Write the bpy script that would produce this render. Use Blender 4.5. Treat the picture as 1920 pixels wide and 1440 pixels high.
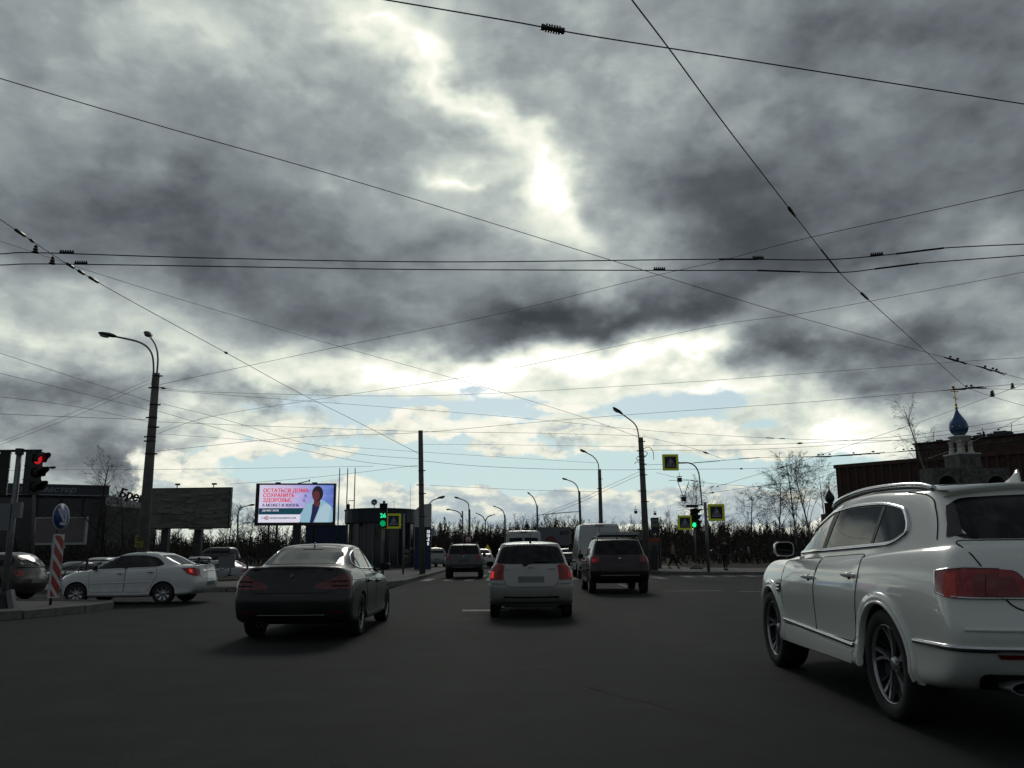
import bpy, bmesh, math, random
from mathutils import Vector, Matrix
from mathutils.bvhtree import BVHTree
import numpy as np

for _o in list(bpy.data.objects):
    bpy.data.objects.remove(_o)
S = bpy.context.scene
COL = S.collection
R = math.radians
# ------------------------------------------------------------------ camera
EYE, FPX, HOR = 1.29, 1560.0, 1033.0
PITCH = math.atan((HOR - 720.0) / FPX)
cam_data = bpy.data.cameras.new('camera')
cam = bpy.data.objects.new('camera', cam_data)
COL.objects.link(cam)
cam.location = (0, 0, EYE)
ROLL = R(-0.5)                      # the phone was held a touch askew
cam.rotation_euler = (Matrix.Rotation(math.pi / 2 + PITCH, 3, 'X') @ Matrix.Rotation(ROLL, 3, 'Z')).to_euler()
cam_data.sensor_width = 36.0
cam_data.lens = FPX / 1920.0 * 36.0
cam_data.clip_end = 3000.0
S.camera = cam
CP, SP = math.cos(PITCH), math.sin(PITCH)


def ray(u, v):
    a, b = (u - 960.0) / FPX, (720.0 - v) / FPX
    x, y = a * math.cos(ROLL) - b * math.sin(ROLL), a * math.sin(ROLL) + b * math.cos(ROLL)
    return Vector((x, CP - y * SP, SP + y * CP))


def at(u, v, t):                     # a surveyed point: image bearing and distance along the lens axis
    return Vector((0, 0, EYE)) + ray(u, v) * t


def on_ground(u, v, z=0.0):
    d = ray(u, v)
    return Vector((0, 0, EYE)) + d * ((z - EYE) / d.z)


def at_height(u, v, h):
    d = ray(u, v)
    return Vector((0, 0, EYE)) + d * ((h - EYE) / d.z)


# ------------------------------------------------------------------ node helper
class NT:
    def __init__(self, tree):
        self.t = tree

    def node(self, typ, **kw):
        n = self.t.nodes.new(typ)
        for k, v in kw.items():
            setattr(n, k, v)
        return n

    def put(self, sock, v):
        if isinstance(v, bpy.types.NodeSocket):
            self.t.links.new(v, sock)
        elif v is not None:
            sock.default_value = v

    def m(self, op, a, b=None, c=None, clamp=False):
        n = self.node('ShaderNodeMath', operation=op, use_clamp=clamp)
        for i, v in enumerate((a, b, c)):
            if v is not None:
                self.put(n.inputs[i], v)
        return n.outputs[0]

    def vm(self, op, a, b=None, scale=None):
        n = self.node('ShaderNodeVectorMath', operation=op)
        self.put(n.inputs[0], a)
        if b is not None:
            self.put(n.inputs[1], b)
        if scale is not None:
            self.put(n.inputs['Scale'], scale)
        return n.outputs['Value'] if op in ('LENGTH', 'DOT_PRODUCT', 'DISTANCE') else n.outputs[0]

    def xyz(self, x, y, z=0.0):
        n = self.node('ShaderNodeCombineXYZ')
        for i, v in enumerate((x, y, z)):
            self.put(n.inputs[i], v)
        return n.outputs[0]

    def noise(self, vec, scale, detail=4.0, rough=0.55, dist=0.0, dim='3D', out='Fac'):
        n = self.node('ShaderNodeTexNoise', noise_dimensions=dim)
        if vec is not None:
            self.put(n.inputs['Vector'], vec)
        n.inputs['Scale'].default_value = scale
        n.inputs['Detail'].default_value = detail
        n.inputs['Roughness'].default_value = rough
        n.inputs['Distortion'].default_value = dist
        return n.outputs[out]

    def ramp(self, fac, stops, interp='LINEAR'):
        n = self.node('ShaderNodeValToRGB')
        cr = n.color_ramp
        cr.interpolation = interp
        while len(cr.elements) > 1:
            cr.elements.remove(cr.elements[-1])
        for i, (p, c) in enumerate(stops):
            e = cr.elements[0] if i == 0 else cr.elements.new(p)
            e.position = p
            c = tuple(c) if hasattr(c, '__len__') else (c, c, c)
            e.color = c[:3] + (1,)
        self.put(n.inputs[0], fac)
        return n.outputs[0]

    def step(self, v, a, b):           # smooth step from a to b
        n = self.node('ShaderNodeMapRange', interpolation_type='SMOOTHSTEP')
        self.put(n.inputs[0], v)
        n.inputs[1].default_value = a
        n.inputs[2].default_value = b
        return n.outputs[0]

    def mix(self, f, a, b):
        n = self.node('ShaderNodeMix', data_type='RGBA')
        self.put(n.inputs[0], f)
        self.put(n.inputs[6], a if isinstance(a, bpy.types.NodeSocket) else tuple(a) + (1,))
        self.put(n.inputs[7], b if isinstance(b, bpy.types.NodeSocket) else tuple(b) + (1,))
        return n.outputs[2]


def lin(r, g=None, b=None):            # 0..255 display value -> scene linear
    if g is None:
        g = b = r
    return tuple((x / 255.0 / 12.92) if x < 10.3 else ((x / 255.0 + 0.055) / 1.055) ** 2.4 for x in (r, g, b))


# ------------------------------------------------------------------ sky and sun
SUN_AZ, SUN_EL = -1.5, 33.0           # the sun stands ahead, behind the bright rift in the clouds
world = bpy.data.worlds.new('World')
S.world = world
world.use_nodes = True
wt = world.node_tree
wt.nodes.clear()
W = NT(wt)
SKY_STRENGTH = 0.1


def build_sky():
    d = W.node('ShaderNodeTexCoord').outputs['Generated']
    sep = W.node('ShaderNodeSeparateXYZ')
    W.put(sep.inputs[0], d)
    x, y, z = sep.outputs
    az = W.m('MULTIPLY', W.m('ARCTAN2', x, y), 180 / math.pi)
    el = W.m('MULTIPLY', W.m('ARCSINE', z), 180 / math.pi)
    P = W.vm('MULTIPLY', d, (1.0, 1.0, 1.45))                # lumps a little wider than tall
    el_pos = W.m('MAXIMUM', el, 0.0)
    # irregular edges: bend the layout of the cloud masses with turbulence
    amp = W.m('MULTIPLY_ADD', el_pos, 0.09, 1.6)
    n1 = W.vm('SUBTRACT', W.noise(P, 6.0, 4.0, 0.55, out='Color'), (0.5, 0.5, 0.5))
    n2v = W.xyz(W.m('MULTIPLY', az, 0.19), W.m('MULTIPLY', el, 0.31), 3.0)
    n2 = W.vm('SUBTRACT', W.noise(n2v, 1.0, 4.0, 0.52, out='Color'), (0.5, 0.5, 0.5))
    warp = W.vm('ADD', W.vm('SCALE', n1, scale=W.m('MULTIPLY', amp, 2.0)), W.vm('SCALE', n2, scale=3.4))
    warp = W.vm('MULTIPLY', warp, (1.5, 1.0, 0.0))
    c = W.vm('ADD', W.xyz(az, el, 0.0), warp)
    cs = W.vm('ADD', W.xyz(az, el, 0.0), W.vm('SCALE', W.vm('MULTIPLY', n2, (2.2, 1.4, 0)), scale=1.5))
    DEG = 180 / math.pi / FPX

    def blob(coord, u, v, ru, rv, rot=0.0):
        r = ray(u, v).normalized()
        a, e = math.degrees(math.atan2(r.x, r.y)), math.degrees(math.asin(r.z))
        mp = W.node('ShaderNodeMapping', vector_type='TEXTURE')
        W.put(mp.inputs[0], coord)
        mp.inputs[1].default_value = (a, e, 0)
        mp.inputs[2].default_value = (0, 0, R(-rot))
        mp.inputs[3].default_value = (ru * DEG / math.cos(R(e)) * 1.75, rv * DEG * 1.75, 1)
        g = W.node('ShaderNodeTexGradient', gradient_type='QUADRATIC_SPHERE')
        W.put(g.inputs[0], mp.outputs[0])
        return g.outputs[1]

    def field(coord, base, blobs):
        f = base
        for bl in blobs:
            f = W.m('MULTIPLY_ADD', blob(coord, *bl[:-1]), bl[-1], f)
        return f

    fwd = W.step(W.m('ABSOLUTE', az), 75.0, 36.0)            # brighter round the sun's side
    low = W.step(el, 17.5, 8.5)                               # the deck ends over the far horizon
    base = W.m('MULTIPLY_ADD', low, W.m('MULTIPLY_ADD', fwd, 0.32, 0.0), W.m('MULTIPLY_ADD', W.m('MULTIPLY', W.step(W.m('ABSOLUTE', az), 80.0, 40.0), W.step(el, 52.0, 36.0)), 0.125, 0.375))  # deck darkened overhead, sideways and behind, out of view, to dim ground and cars
    clouds = [
        # light parts of the upper deck
        (630, 10, 150, 70, 0, .10), (300, 60, 380, 170, -10, .15), (60, 130, 150, 160, 0, .10), (560, 170, 260, 150, 10, .10), (1150, 60, 260, 160, 10, .10), (1120, 250, 200, 120, 20, .12),
        (660, 10, 110, 40, 30, .17), (745, 75, 100, 40, 45, .16), (825, 155, 110, 36, 48, .18), (905, 215, 115, 42, 42, .24), (985, 285, 110, 42, 50, .22), (860, 310, 50, 16, 0, .16),
        (1035, 350, 76, 50, 60, .24), (870, 180, 300, 130, 45, .24), (600, 210, 250, 150, 20, .10),
        (860, 310, 70, 30, 0, .16), (1110, 430, 220, 100, 10, .22), (1060, 500, 220, 60, 0, .14), (960, 400, 200, 110, 0, .10),
        (1180, 120, 220, 110, 20, .06), (1390, 240, 60, 60, 0, .14), (200, 250, 170, 90, 20, .08),
        (150, 540, 200, 60, 8, .24), (60, 640, 200, 50, 0, .16), (330, 655, 220, 45, 0, .20), (1860, 480, 120, 70, 0, .10),
        (1640, 150, 160, 60, 0, .05), (1460, 560, 110, 36, -10, .12), (1680, 590, 260, 60, -6, .13),
        # dark masses
        (330, 360, 300, 150, 10, -.16), (560, 420, 300, 110, 8, -.12), (480, 560, 300, 70, 6, -.12), (760, 600, 200, 80, 0, -.15),
        (1310, 330, 170, 90, -10, -.16), (1400, 430, 210, 90, 0, -.20), (1620, 330, 320, 160, 0, -.14), (1700, 100, 300, 150, 20, -.10),
        (1880, 260, 160, 220, 0, -.10), (1160, 603, 260, 46, -4, -.36), (990, 625, 140, 40, 6, -.26), (1290, 590, 120, 40, 0, -.14), (1560, 500, 240, 60, 0, -.13),
        (560, 735, 90, 42, -6, -.40), (140, 720, 260, 90, 0, -.27), (60, 800, 260, 70, 0, -.30), (250, 660, 180, 40, 0, -.12), (640, 640, 200, 40, 0, -.16),
        (1640, 725, 150, 64, 0, -.30), (1830, 700, 210, 120, 0, -.28), (1500, 665, 280, 50, -4, -.32), (1420, 640, 160, 40, 0, -.14), (1830, 800, 120, 50, 0, -.16),
        (1010, 710, 70, 26, 0, -.22), (360, 722, 70, 28, 0, -.28), (170, 870, 170, 50, 0, -.26), (40, 920, 160, 60, 0, -.22), (1860, 870, 200, 60, 0, -.14), (1350, 690, 160, 30, 0, -.12),
        # the glowing gap over the horizon
        (1100, 668, 250, 44, -3, .40), (900, 660, 120, 40, 4, .36), (1290, 655, 140, 36, 0, .34), (740, 700, 180, 30, 0, .22), (1250, 725, 300, 40, 0, .22), (800, 690, 300, 40, 0, .14),
        (1520, 800, 220, 80, 0, .14), (800, 760, 420, 60, 0, .10), (330, 790, 120, 60, -30, .12),
    ]
    b = field(c, base, clouds)
    det = W.noise(P, 7.5, 5.0, 0.5)
    vor = W.node('ShaderNodeTexVoronoi', feature='SMOOTH_F1')
    W.put(vor.inputs['Vector'], W.vm('ADD', P, W.vm('SCALE', n1, scale=0.30)))
    vor.inputs['Scale'].default_value = 5.2
    vor.inputs['Smoothness'].default_value = 0.7
    vor.inputs['Detail'].default_value = 1.0
    pv = W.vm('ADD', W.vm('MULTIPLY', d, (1.0, 1.0, 1.7)), W.vm('SCALE', n1, scale=0.10))
    puffs = W.noise(pv, 9.5, 6.0, 0.5)
    edge = W.m('MULTIPLY', W.m('SUBTRACT', W.step(puffs, 0.43, 0.61), 0.47), W.m('MULTIPLY_ADD', low, 0.06, 0.06))
    b = W.m('SUBTRACT', b, edge)
    lump = W.m('SUBTRACT', vor.outputs['Distance'], 0.60)
    b = W.m('ADD', b, W.m('MULTIPLY', lump, 0.24))
    det2 = W.noise(n2v, 2.3, 5.0, 0.6)
    b = W.m('ADD', b, W.m('MULTIPLY', W.m('SUBTRACT', det, 0.5), 0.20))
    b = W.m('ADD', b, W.m('MULTIPLY', W.m('SUBTRACT', det2, 0.5), W.m('MULTIPLY_ADD', low, 0.24, 0.16)))
    stops = [(0.0, lin(50, 54, 58)), (.20, lin(65, 70, 74)), (.34, lin(86, 92, 97)), (.47, lin(116, 123, 128)), (.62, lin(152, 160, 162)),
             (.74, lin(189, 198, 193)), (.86, lin(228, 234, 220)), (.96, lin(252, 252, 238)), (1.0, (1.06, 1.06, .98))]
    deck = W.ramp(b, stops)
    glow = W.m('MULTIPLY_ADD', W.m('MAXIMUM', W.m('SUBTRACT', b, 0.97), 0.0), 1.2, 1.0)
    deck = W.vm('SCALE', deck, scale=glow)
    # rifts of open sky
    holes = [(690, 765, 260, 34, 2, .95), (920, 765, 200, 34, 0, .9), (895, 722, 60, 14, 0, .7), (1290, 762, 170, 42, -3, 1.1), (1180, 770, 120, 24, 0, .5),
             (640, 800, 90, 20, 0, .5), (1400, 800, 90, 14, 0, .5), (1460, 790, 60, 12, 0, .4),
             (560, 880, 330, 58, 2, 1.1), (900, 880, 330, 60, 2, 1.2), (1230, 885, 330, 52, -2, 1.2), (1500, 895, 190, 44, 0, 1.0), (720, 850, 150, 34, 0, .4), (960, 830, 160, 22, 0, .5),
             (430, 880, 60, 50, 0, .4)]
    hl = field(cs, 0.0, holes)
    hl = W.m('ADD', hl, W.m('MULTIPLY', W.m('MULTIPLY', W.m('SUBTRACT', det2, 0.5), 1.3), W.m('MULTIPLY', hl, 4.0, clamp=True)))
    open_sky = W.step(hl, 0.30, 0.62)
    sk = W.node('ShaderNodeTexSky', sky_type='NISHITA', sun_disc=False)
    sk.sun_elevation = R(SUN_EL)
    sk.sun_rotation = R(SUN_AZ)
    sk.air_density, sk.dust_density, sk.ozone_density = 1.0, 0.6, 1.4
    blue = W.vm('MULTIPLY', sk.outputs[0], (0.066, 0.066, 0.066))
    veil = W.step(el, 12.5, 5.0)
    blue = W.mix(W.m('MULTIPLY_ADD', veil, 0.45, 0.42), blue, lin(196, 222, 224))
    col = W.mix(open_sky, deck, blue)
    # heaped clouds standing on the horizon
    heaps = [(380, 930, 110, 42, 0, 1.2), (300, 880, 80, 60, 0, .6), (560, 945, 120, 26, 0, .7), (700, 935, 95, 46, 0, 1.25), (640, 915, 50, 30, 0, .8), (840, 945, 95, 38, 0, 1.15),
             (960, 955, 160, 30, 0, 1.2), (910, 935, 30, 26, 0, .9), (1080, 950, 90, 34, 0, 1.1), (1240, 948, 150, 28, 0, 1.15), (1400, 945, 150, 30, 0, 1.1), (1330, 935, 60, 22, 0, .7), (1560, 940, 140, 34, 0, .9), (540, 812, 110, 26, 0, .75), (740, 806, 80, 26, 0, .8), (905, 812, 120, 26, 0, .8), (1100, 812, 130, 22, 0, .75), (1290, 806, 110, 24, 0, .85), (620, 850, 80, 16, 0, .7), (980, 846, 130, 16, 0, .75), (1200, 842, 110, 16, 0, .8), (1420, 842, 120, 22, 0, .9), (450, 850, 90, 26, 0, .8), (800, 772, 60, 14, 0, .8), (1060, 770, 90, 16, 0, .8), (760, 965, 500, 18, 0, .7), (1300, 968, 500, 16, 0, .7)]
    vv = W.xyz(W.m('MULTIPLY', az, 0.85), W.m('MULTIPLY', el, 1.0), 7.0)
    puff = W.noise(vv, 0.62, 6.0, 0.58)
    cw = W.vm('ADD', W.xyz(az, el, 0.0), W.vm('SCALE', n2, scale=1.6))
    hf = field(cw, 0.0, heaps)
    hp = W.m('ADD', hf, W.m('MULTIPLY', W.m('MULTIPLY', W.m('SUBTRACT', puff, 0.5), 1.35), W.m('MULTIPLY', hf, 4.0, clamp=True)))
    hm = W.step(hp, 0.22, 0.42)
    shade_v = W.xyz(W.m('MULTIPLY', az, 0.5), W.m('MULTIPLY', el, 1.1), 9.0)
    sh = W.noise(shade_v, 0.8, 5.0, 0.6)
    hcol = W.ramp(W.m('ADD', sh, W.m('MINIMUM', W.m('MULTIPLY', W.m('SUBTRACT', el, 4.5), 0.075), 0.05)),
                  [(0.30, lin(172, 186, 192)), (0.42, lin(196, 206, 205)), (0.50, lin(234, 235, 218)), (0.66, lin(252, 250, 236))])
    front = W.step(W.m('ABSOLUTE', az), 60.0, 38.0)
    col = W.mix(W.m('MULTIPLY', hm, front), col, hcol)
    bg = W.node('ShaderNodeBackground')
    W.put(bg.inputs[0], W.vm('SCALE', col, scale=1.0 / SKY_STRENGTH))
    bg.inputs[1].default_value = SKY_STRENGTH
    W.put(W.node('ShaderNodeOutputWorld').inputs[0], bg.outputs[0])


build_sky()
sun_data = bpy.data.lights.new('sun', 'SUN')
sun_data.energy = 0.5
sun_data.angle = R(14)
sun_data.color = (1.0, 0.96, 0.88)
sun = bpy.data.objects.new('sun', sun_data)
COL.objects.link(sun)
sd = Vector((math.sin(R(SUN_AZ)) * math.cos(R(SUN_EL)), math.cos(R(SUN_AZ)) * math.cos(R(SUN_EL)), math.sin(R(SUN_EL))))
sun.rotation_euler = sd.to_track_quat('Z', 'Y').to_euler()
vs = S.view_settings
S.display_settings.display_device = 'sRGB'
vs.view_transform = 'Standard'
vs.look = 'None'
vs.exposure = 0.0
vs.gamma = 1.0
vs.use_curve_mapping = False
# ------------------------------------------------------------------ materials
MATS = {}


def principled(name, color, rough=0.6, metal=0.0, coat=0.0, spec=0.5, emit=None, estr=0.0, vary=0.0, vscale=3.0, bump=0.0, bscale=40.0, ior=1.5):
    if name in MATS:
        return MATS[name]
    m = bpy.data.materials.new(name)
    m.use_nodes = True
    t = NT(m.node_tree)
    b = m.node_tree.nodes['Principled BSDF']
    b.inputs['Base Color'].default_value = tuple(color) + (1,)
    b.inputs['Roughness'].default_value = rough
    b.inputs['Metallic'].default_value = metal
    b.inputs['Coat Weight'].default_value = coat
    b.inputs['Coat Roughness'].default_value = 0.03
    b.inputs['Specular IOR Level'].default_value = spec
    b.inputs['IOR'].default_value = ior
    if emit:
        b.inputs['Emission Color'].default_value = tuple(emit) + (1,)
        b.inputs['Emission Strength'].default_value = estr
    obc = t.node('ShaderNodeTexCoord').outputs['Object']
    if vary:
        n = t.noise(obc, vscale, 6.0, 0.62)
        lo = tuple(c * (1 - vary) for c in color)
        hi = tuple(min(1, c * (1 + vary)) for c in color)
        t.put(b.inputs['Base Color'], t.ramp(n, [(0.3, lo), (0.7, hi)]))
        t.put(b.inputs['Roughness'], t.m('MULTIPLY_ADD', n, 0.16, rough - 0.08, clamp=True))
    if bump:
        bn = t.node('ShaderNodeBump')
        bn.inputs['Strength'].default_value = bump
        bn.inputs['Distance'].default_value = 0.02
        t.put(bn.inputs['Height'], t.noise(obc, bscale, 5.0, 0.6))
        t.put(b.inputs['Normal'], bn.outputs[0])
    MATS[name] = m
    return m


def paint(name, color, metal=0.0, rough=0.32, dirt=0.5, coat=1.0):
    """clear-coated car paint with a film of road dust low on the body"""
    if name in MATS:
        return MATS[name]
    m = bpy.data.materials.new(name)
    m.use_nodes = True
    t = NT(m.node_tree)
    b = m.node_tree.nodes['Principled BSDF']
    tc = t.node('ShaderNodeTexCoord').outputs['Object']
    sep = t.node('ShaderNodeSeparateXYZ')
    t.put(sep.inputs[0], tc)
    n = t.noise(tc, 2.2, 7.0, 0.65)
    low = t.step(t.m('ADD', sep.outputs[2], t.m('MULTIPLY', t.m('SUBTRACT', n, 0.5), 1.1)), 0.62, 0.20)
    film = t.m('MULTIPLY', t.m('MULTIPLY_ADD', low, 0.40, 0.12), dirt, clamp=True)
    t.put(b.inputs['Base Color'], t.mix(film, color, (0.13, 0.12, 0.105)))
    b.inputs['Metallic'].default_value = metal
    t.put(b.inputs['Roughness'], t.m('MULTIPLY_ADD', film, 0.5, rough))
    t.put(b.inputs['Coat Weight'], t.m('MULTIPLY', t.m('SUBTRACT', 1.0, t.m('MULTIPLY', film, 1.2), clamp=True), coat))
    b.inputs['Coat Roughness'].default_value = 0.04
    b.inputs['Coat IOR'].default_value = 1.5
    MATS[name] = m
    return m


def build_ground_mats():
    # asphalt: aggregate, worn lanes, patches and fine cracks
    m = bpy.data.materials.new('asphalt')
    m.use_nodes = True
    t = NT(m.node_tree)
    b = m.node_tree.nodes['Principled BSDF']
    tc = t.node('ShaderNodeTexCoord').outputs['Object']
    fine = t.noise(tc, 60.0, 3.0, 0.7)
    mid = t.noise(tc, 1.1, 6.0, 0.6)
    big = t.noise(t.vm('MULTIPLY', tc, (1.0, 0.22, 1.0)), 0.45, 4.0, 0.55)
    f = t.m('ADD', t.m('MULTIPLY', fine, 0.35), t.m('ADD', t.m('MULTIPLY', mid, 0.35), t.m('MULTIPLY', big, 0.5)))
    col = t.ramp(f, [(0.42, (0.008, 0.0103, 0.0092)), (0.55, (0.0175, 0.0212, 0.0190)), (0.66, (0.0250, 0.0290, 0.0265)), (0.78, (0.043, 0.0475, 0.044))])
    vo = t.node('ShaderNodeTexVoronoi', feature='DISTANCE_TO_EDGE')
    t.put(vo.inputs['Vector'], t.vm('ADD', tc, t.vm('SCALE', t.noise(tc, 1.4, 4.0, 0.6, out='Color'), scale=1.3)))
    vo.inputs['Scale'].default_value = 0.33
    crack = t.m('MULTIPLY', t.step(vo.outputs['Distance'], 0.007, 0.001), t.step(mid, 0.52, 0.66))
    t.put(b.inputs['Base Color'], t.mix(crack, col, (0.012, 0.012, 0.012)))
    t.put(b.inputs['Roughness'], t.m('MULTIPLY_ADD', big, 0.2, 0.74))
    b.inputs['Specular IOR Level'].default_value = 0.12
    bn = t.node('ShaderNodeBump')
    bn.inputs['Strength'].default_value = 0.5
    bn.inputs['Distance'].default_value = 0.012
    t.put(bn.inputs['Height'], t.m('SUBTRACT', fine, crack))
    t.put(b.inputs['Normal'], bn.outputs[0])
    MATS['asphalt'] = m
    # road paint worn through to the asphalt
    m = bpy.data.materials.new('road_paint')
    m.use_nodes = True
    t = NT(m.node_tree)
    b = m.node_tree.nodes['Principled BSDF']
    tc = t.node('ShaderNodeTexCoord').outputs['Object']
    w = t.step(t.m('ADD', t.noise(tc, 7.0, 6.0, 0.7), t.m('MULTIPLY', t.noise(tc, 0.8, 3.0), 0.5)), 0.50, 0.74)
    t.put(b.inputs['Base Color'], t.mix(w, (0.42, 0.42, 0.40), (0.05, 0.05, 0.048)))
    b.inputs['Roughness'].default_value = 0.7
    MATS['road_paint'] = m
    # bare spring soil with dead grass
    m = bpy.data.materials.new('verge')
    m.use_nodes = True
    t = NT(m.node_tree)
    b = m.node_tree.nodes['Principled BSDF']
    tc = t.node('ShaderNodeTexCoord').outputs['Object']
    n = t.m('ADD', t.m('MULTIPLY', t.noise(tc, 0.25, 5.0), 0.6), t.m('MULTIPLY', t.noise(tc, 5.0, 5.0, 0.7), 0.4))
    t.put(b.inputs['Base Color'], t.ramp(n, [(0.35, (0.018, 0.016, 0.011)), (0.5, (0.034, 0.031, 0.017)), (0.68, (0.055, 0.049, 0.028))]))
    b.inputs['Roughness'].default_value = 0.95
    b.inputs['Specular IOR Level'].default_value = 0.1
    bn = t.node('ShaderNodeBump')
    bn.inputs['Strength'].default_value = 0.8
    t.put(bn.inputs['Height'], n)
    t.put(b.inputs['Normal'], bn.outputs[0])
    MATS['verge'] = m


build_ground_mats()
P = principled
P('paving', (0.095, 0.093, 0.083), 0.85, vary=0.35, vscale=0.9, bump=0.3)
P('kerb_stone', (0.17, 0.165, 0.155), 0.85, vary=0.3, vscale=6, bump=0.4)
P('concrete', (0.15, 0.145, 0.135), 0.85, vary=0.3, vscale=2.5, bump=0.3)
P('dark_steel', (0.05, 0.052, 0.055), 0.5, 0.6, vary=0.3)
P('grey_steel', (0.22, 0.225, 0.23), 0.45, 0.7, vary=0.25)
P('wire_metal', (0.03, 0.03, 0.032), 0.5, 0.5)
P('insulator', (0.045, 0.03, 0.025), 0.3)
P('black_plastic', (0.016, 0.016, 0.017), 0.5)
P('rubber', (0.018, 0.018, 0.018), 0.8, vary=0.3, vscale=9)
P('wheel_well', (0.008, 0.008, 0.008), 0.95)
P('gap', (0.004, 0.004, 0.004), 0.9)
P('chrome', (0.62, 0.63, 0.64), 0.14, 1.0)
P('alloy', (0.46, 0.465, 0.47), 0.3, 0.85, vary=0.1)
P('dark_alloy', (0.03, 0.03, 0.032), 0.35, 0.5)
P('glass', (0.006, 0.0075, 0.0075), 0.03, 0.0, spec=0.26, ior=1.5)
P('black_glass', (0.004, 0.004, 0.0045), 0.05, 0.0, spec=0.5)
P('red_lamp', (0.33, 0.010, 0.009), 0.12, coat=0.6)
P('dim_red_lamp', (0.13, 0.008, 0.008), 0.12, coat=0.6)
P('dark_red_lamp', (0.19, 0.008, 0.008), 0.12, coat=0.6)
P('red_lamp_lit', (0.30, 0.01, 0.008), 0.15, emit=(1.0, 0.03, 0.015), estr=0.10)
P('clear_lamp', (0.45, 0.46, 0.47), 0.08, 0.3, coat=0.5)
P('plate', (0.16, 0.16, 0.155), 0.5, vary=0.2)
P('plate_dark', (0.05, 0.05, 0.05), 0.5, vary=0.2)


# ------------------------------------------------------------------ mesh helpers
class MB:
    def __init__(self):
        self.v, self.f, self.mi, self.sm = [], [], [], []
        self.cur, self.smooth = 0, False
        self.mats = []

    def use(self, mat, smooth=False):
        if mat not in self.mats:
            self.mats.append(mat)
        self.cur, self.smooth = self.mats.index(mat), smooth
        return self

    def face(self, *idx):
        self.f.append(idx)
        self.mi.append(self.cur)
        self.sm.append(self.smooth)

    def add(self, vs, fs):
        o = len(self.v)
        self.v += [tuple(p) for p in vs]
        for f in fs:
            self.face(*[i + o for i in f])
        return self

    def box(self, c, s, rz=0.0, rot=None):
        hx, hy, hz = s[0] / 2, s[1] / 2, s[2] / 2
        M = rot if rot is not None else Matrix.Rotation(rz, 3, 'Z')
        vs = [Vector(c) + M @ Vector((x * hx, y * hy, z * hz)) for x in (-1, 1) for y in (-1, 1) for z in (-1, 1)]
        return self.add(vs, [(0, 1, 3, 2), (4, 6, 7, 5), (0, 4, 5, 1), (2, 3, 7, 6), (0, 2, 6, 4), (1, 5, 7, 3)])

    def tube(self, pts, r, n=6, caps=True):
        pts = [Vector(p) for p in pts]
        rs = r if hasattr(r, '__len__') else [r] * len(pts)
        o = len(self.v)
        prev = None
        for i, p in enumerate(pts):
            d = (pts[min(i + 1, len(pts) - 1)] - pts[max(i - 1, 0)])
            d = d.normalized() if d.length > 1e-9 else Vector((0, 0, 1))
            if prev is None:
                a = d.orthogonal().normalized()
            else:
                a = (prev - d * prev.dot(d))
                a = a.normalized() if a.length > 1e-6 else d.orthogonal().normalized()
            prev = a
            b = d.cross(a)
            for k in range(n):
                th = 2 * math.pi * k / n
                self.v.append(tuple(p + (a * math.cos(th) + b * math.sin(th)) * rs[i]))
        for i in range(len(pts) - 1):
            for k in range(n):
                k2 = (k + 1) % n
                self.face(o + i * n + k, o + i * n + k2, o + (i + 1) * n + k2, o + (i + 1) * n + k)
        if caps and n > 2:
            self.face(*[o + k for k in reversed(range(n))])
            self.face(*[o + (len(pts) - 1) * n + k for k in range(n)])
        return self

    def lathe(self, prof, n=24, M=None, closed=False, caps=True):
        """prof: (radius, height) pairs spun round local z"""
        M = M or Matrix.Identity(4)
        o = len(self.v)
        for r, z in prof:
            for k in range(n):
                th = 2 * math.pi * k / n
                self.v.append(tuple(M @ Vector((r * math.cos(th), r * math.sin(th), z))))
        m = len(prof)
        for i in range(m if closed else m - 1):
            i2 = (i + 1) % m
            for k in range(n):
                k2 = (k + 1) % n
                self.face(o + i * n + k, o + i * n + k2, o + i2 * n + k2, o + i2 * n + k)
        if not closed and caps:
            if prof[0][0] > 1e-6:
                self.face(*[o + k for k in reversed(range(n))])
            if prof[-1][0] > 1e-6:
                self.face(*[o + (m - 1) * n + k for k in range(n)])
        return self

    def prism(self, poly, z0, z1, M=None):
        M = M or Matrix.Identity(4)
        n = len(poly)
        vs = [M @ Vector((p[0], p[1], z)) for z in (z0, z1) for p in poly]
        fs = [tuple(reversed(range(n))), tuple(range(n, 2 * n))] + [(i, (i + 1) % n, (i + 1) % n + n, i + n) for i in range(n)]
        return self.add(vs, fs)

    def build(self, name, parent=None, mat=None, recalc=True):
        me = bpy.data.meshes.new(name)
        me.from_pydata(self.v, [], self.f)
        for m in ([mat] if mat else self.mats):
            me.materials.append(MATS[m] if isinstance(m, str) else m)
        if not mat and self.mats:
            me.polygons.foreach_set('material_index', self.mi)
        me.polygons.foreach_set('use_smooth', self.sm)
        if recalc:
            bm = bmesh.new()
            bm.from_mesh(me)
            bmesh.ops.recalc_face_normals(bm, faces=bm.faces)
            bm.to_mesh(me)
            bm.free()
        me.update()
        return link(name, me, parent)


def link(name, me, parent=None):
    o = bpy.data.objects.new(name, me)
    COL.objects.link(o)
    if parent is not None:
        o.parent = parent
    return o


def tag(o, label=None, cat=None, group=None, kind=None):
    for k, v in (('label', label), ('category', cat), ('group', group), ('kind', kind)):
        if v:
            o[k] = v
    return o


def thing(name, label, cat, loc=(0, 0, 0), rz=0.0, group=None):
    o = bpy.data.objects.new(name, None)
    COL.objects.link(o)
    o.empty_display_size = 0.2
    o.location = loc
    o.rotation_euler = (0, 0, rz)
    return tag(o, label, cat, group)


def copy_tree(o, parent=None):
    c = o.copy()
    COL.objects.link(c)
    if parent is not None:
        c.parent = parent
    for ch in o.children:
        copy_tree(ch, c)
    return c


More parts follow.
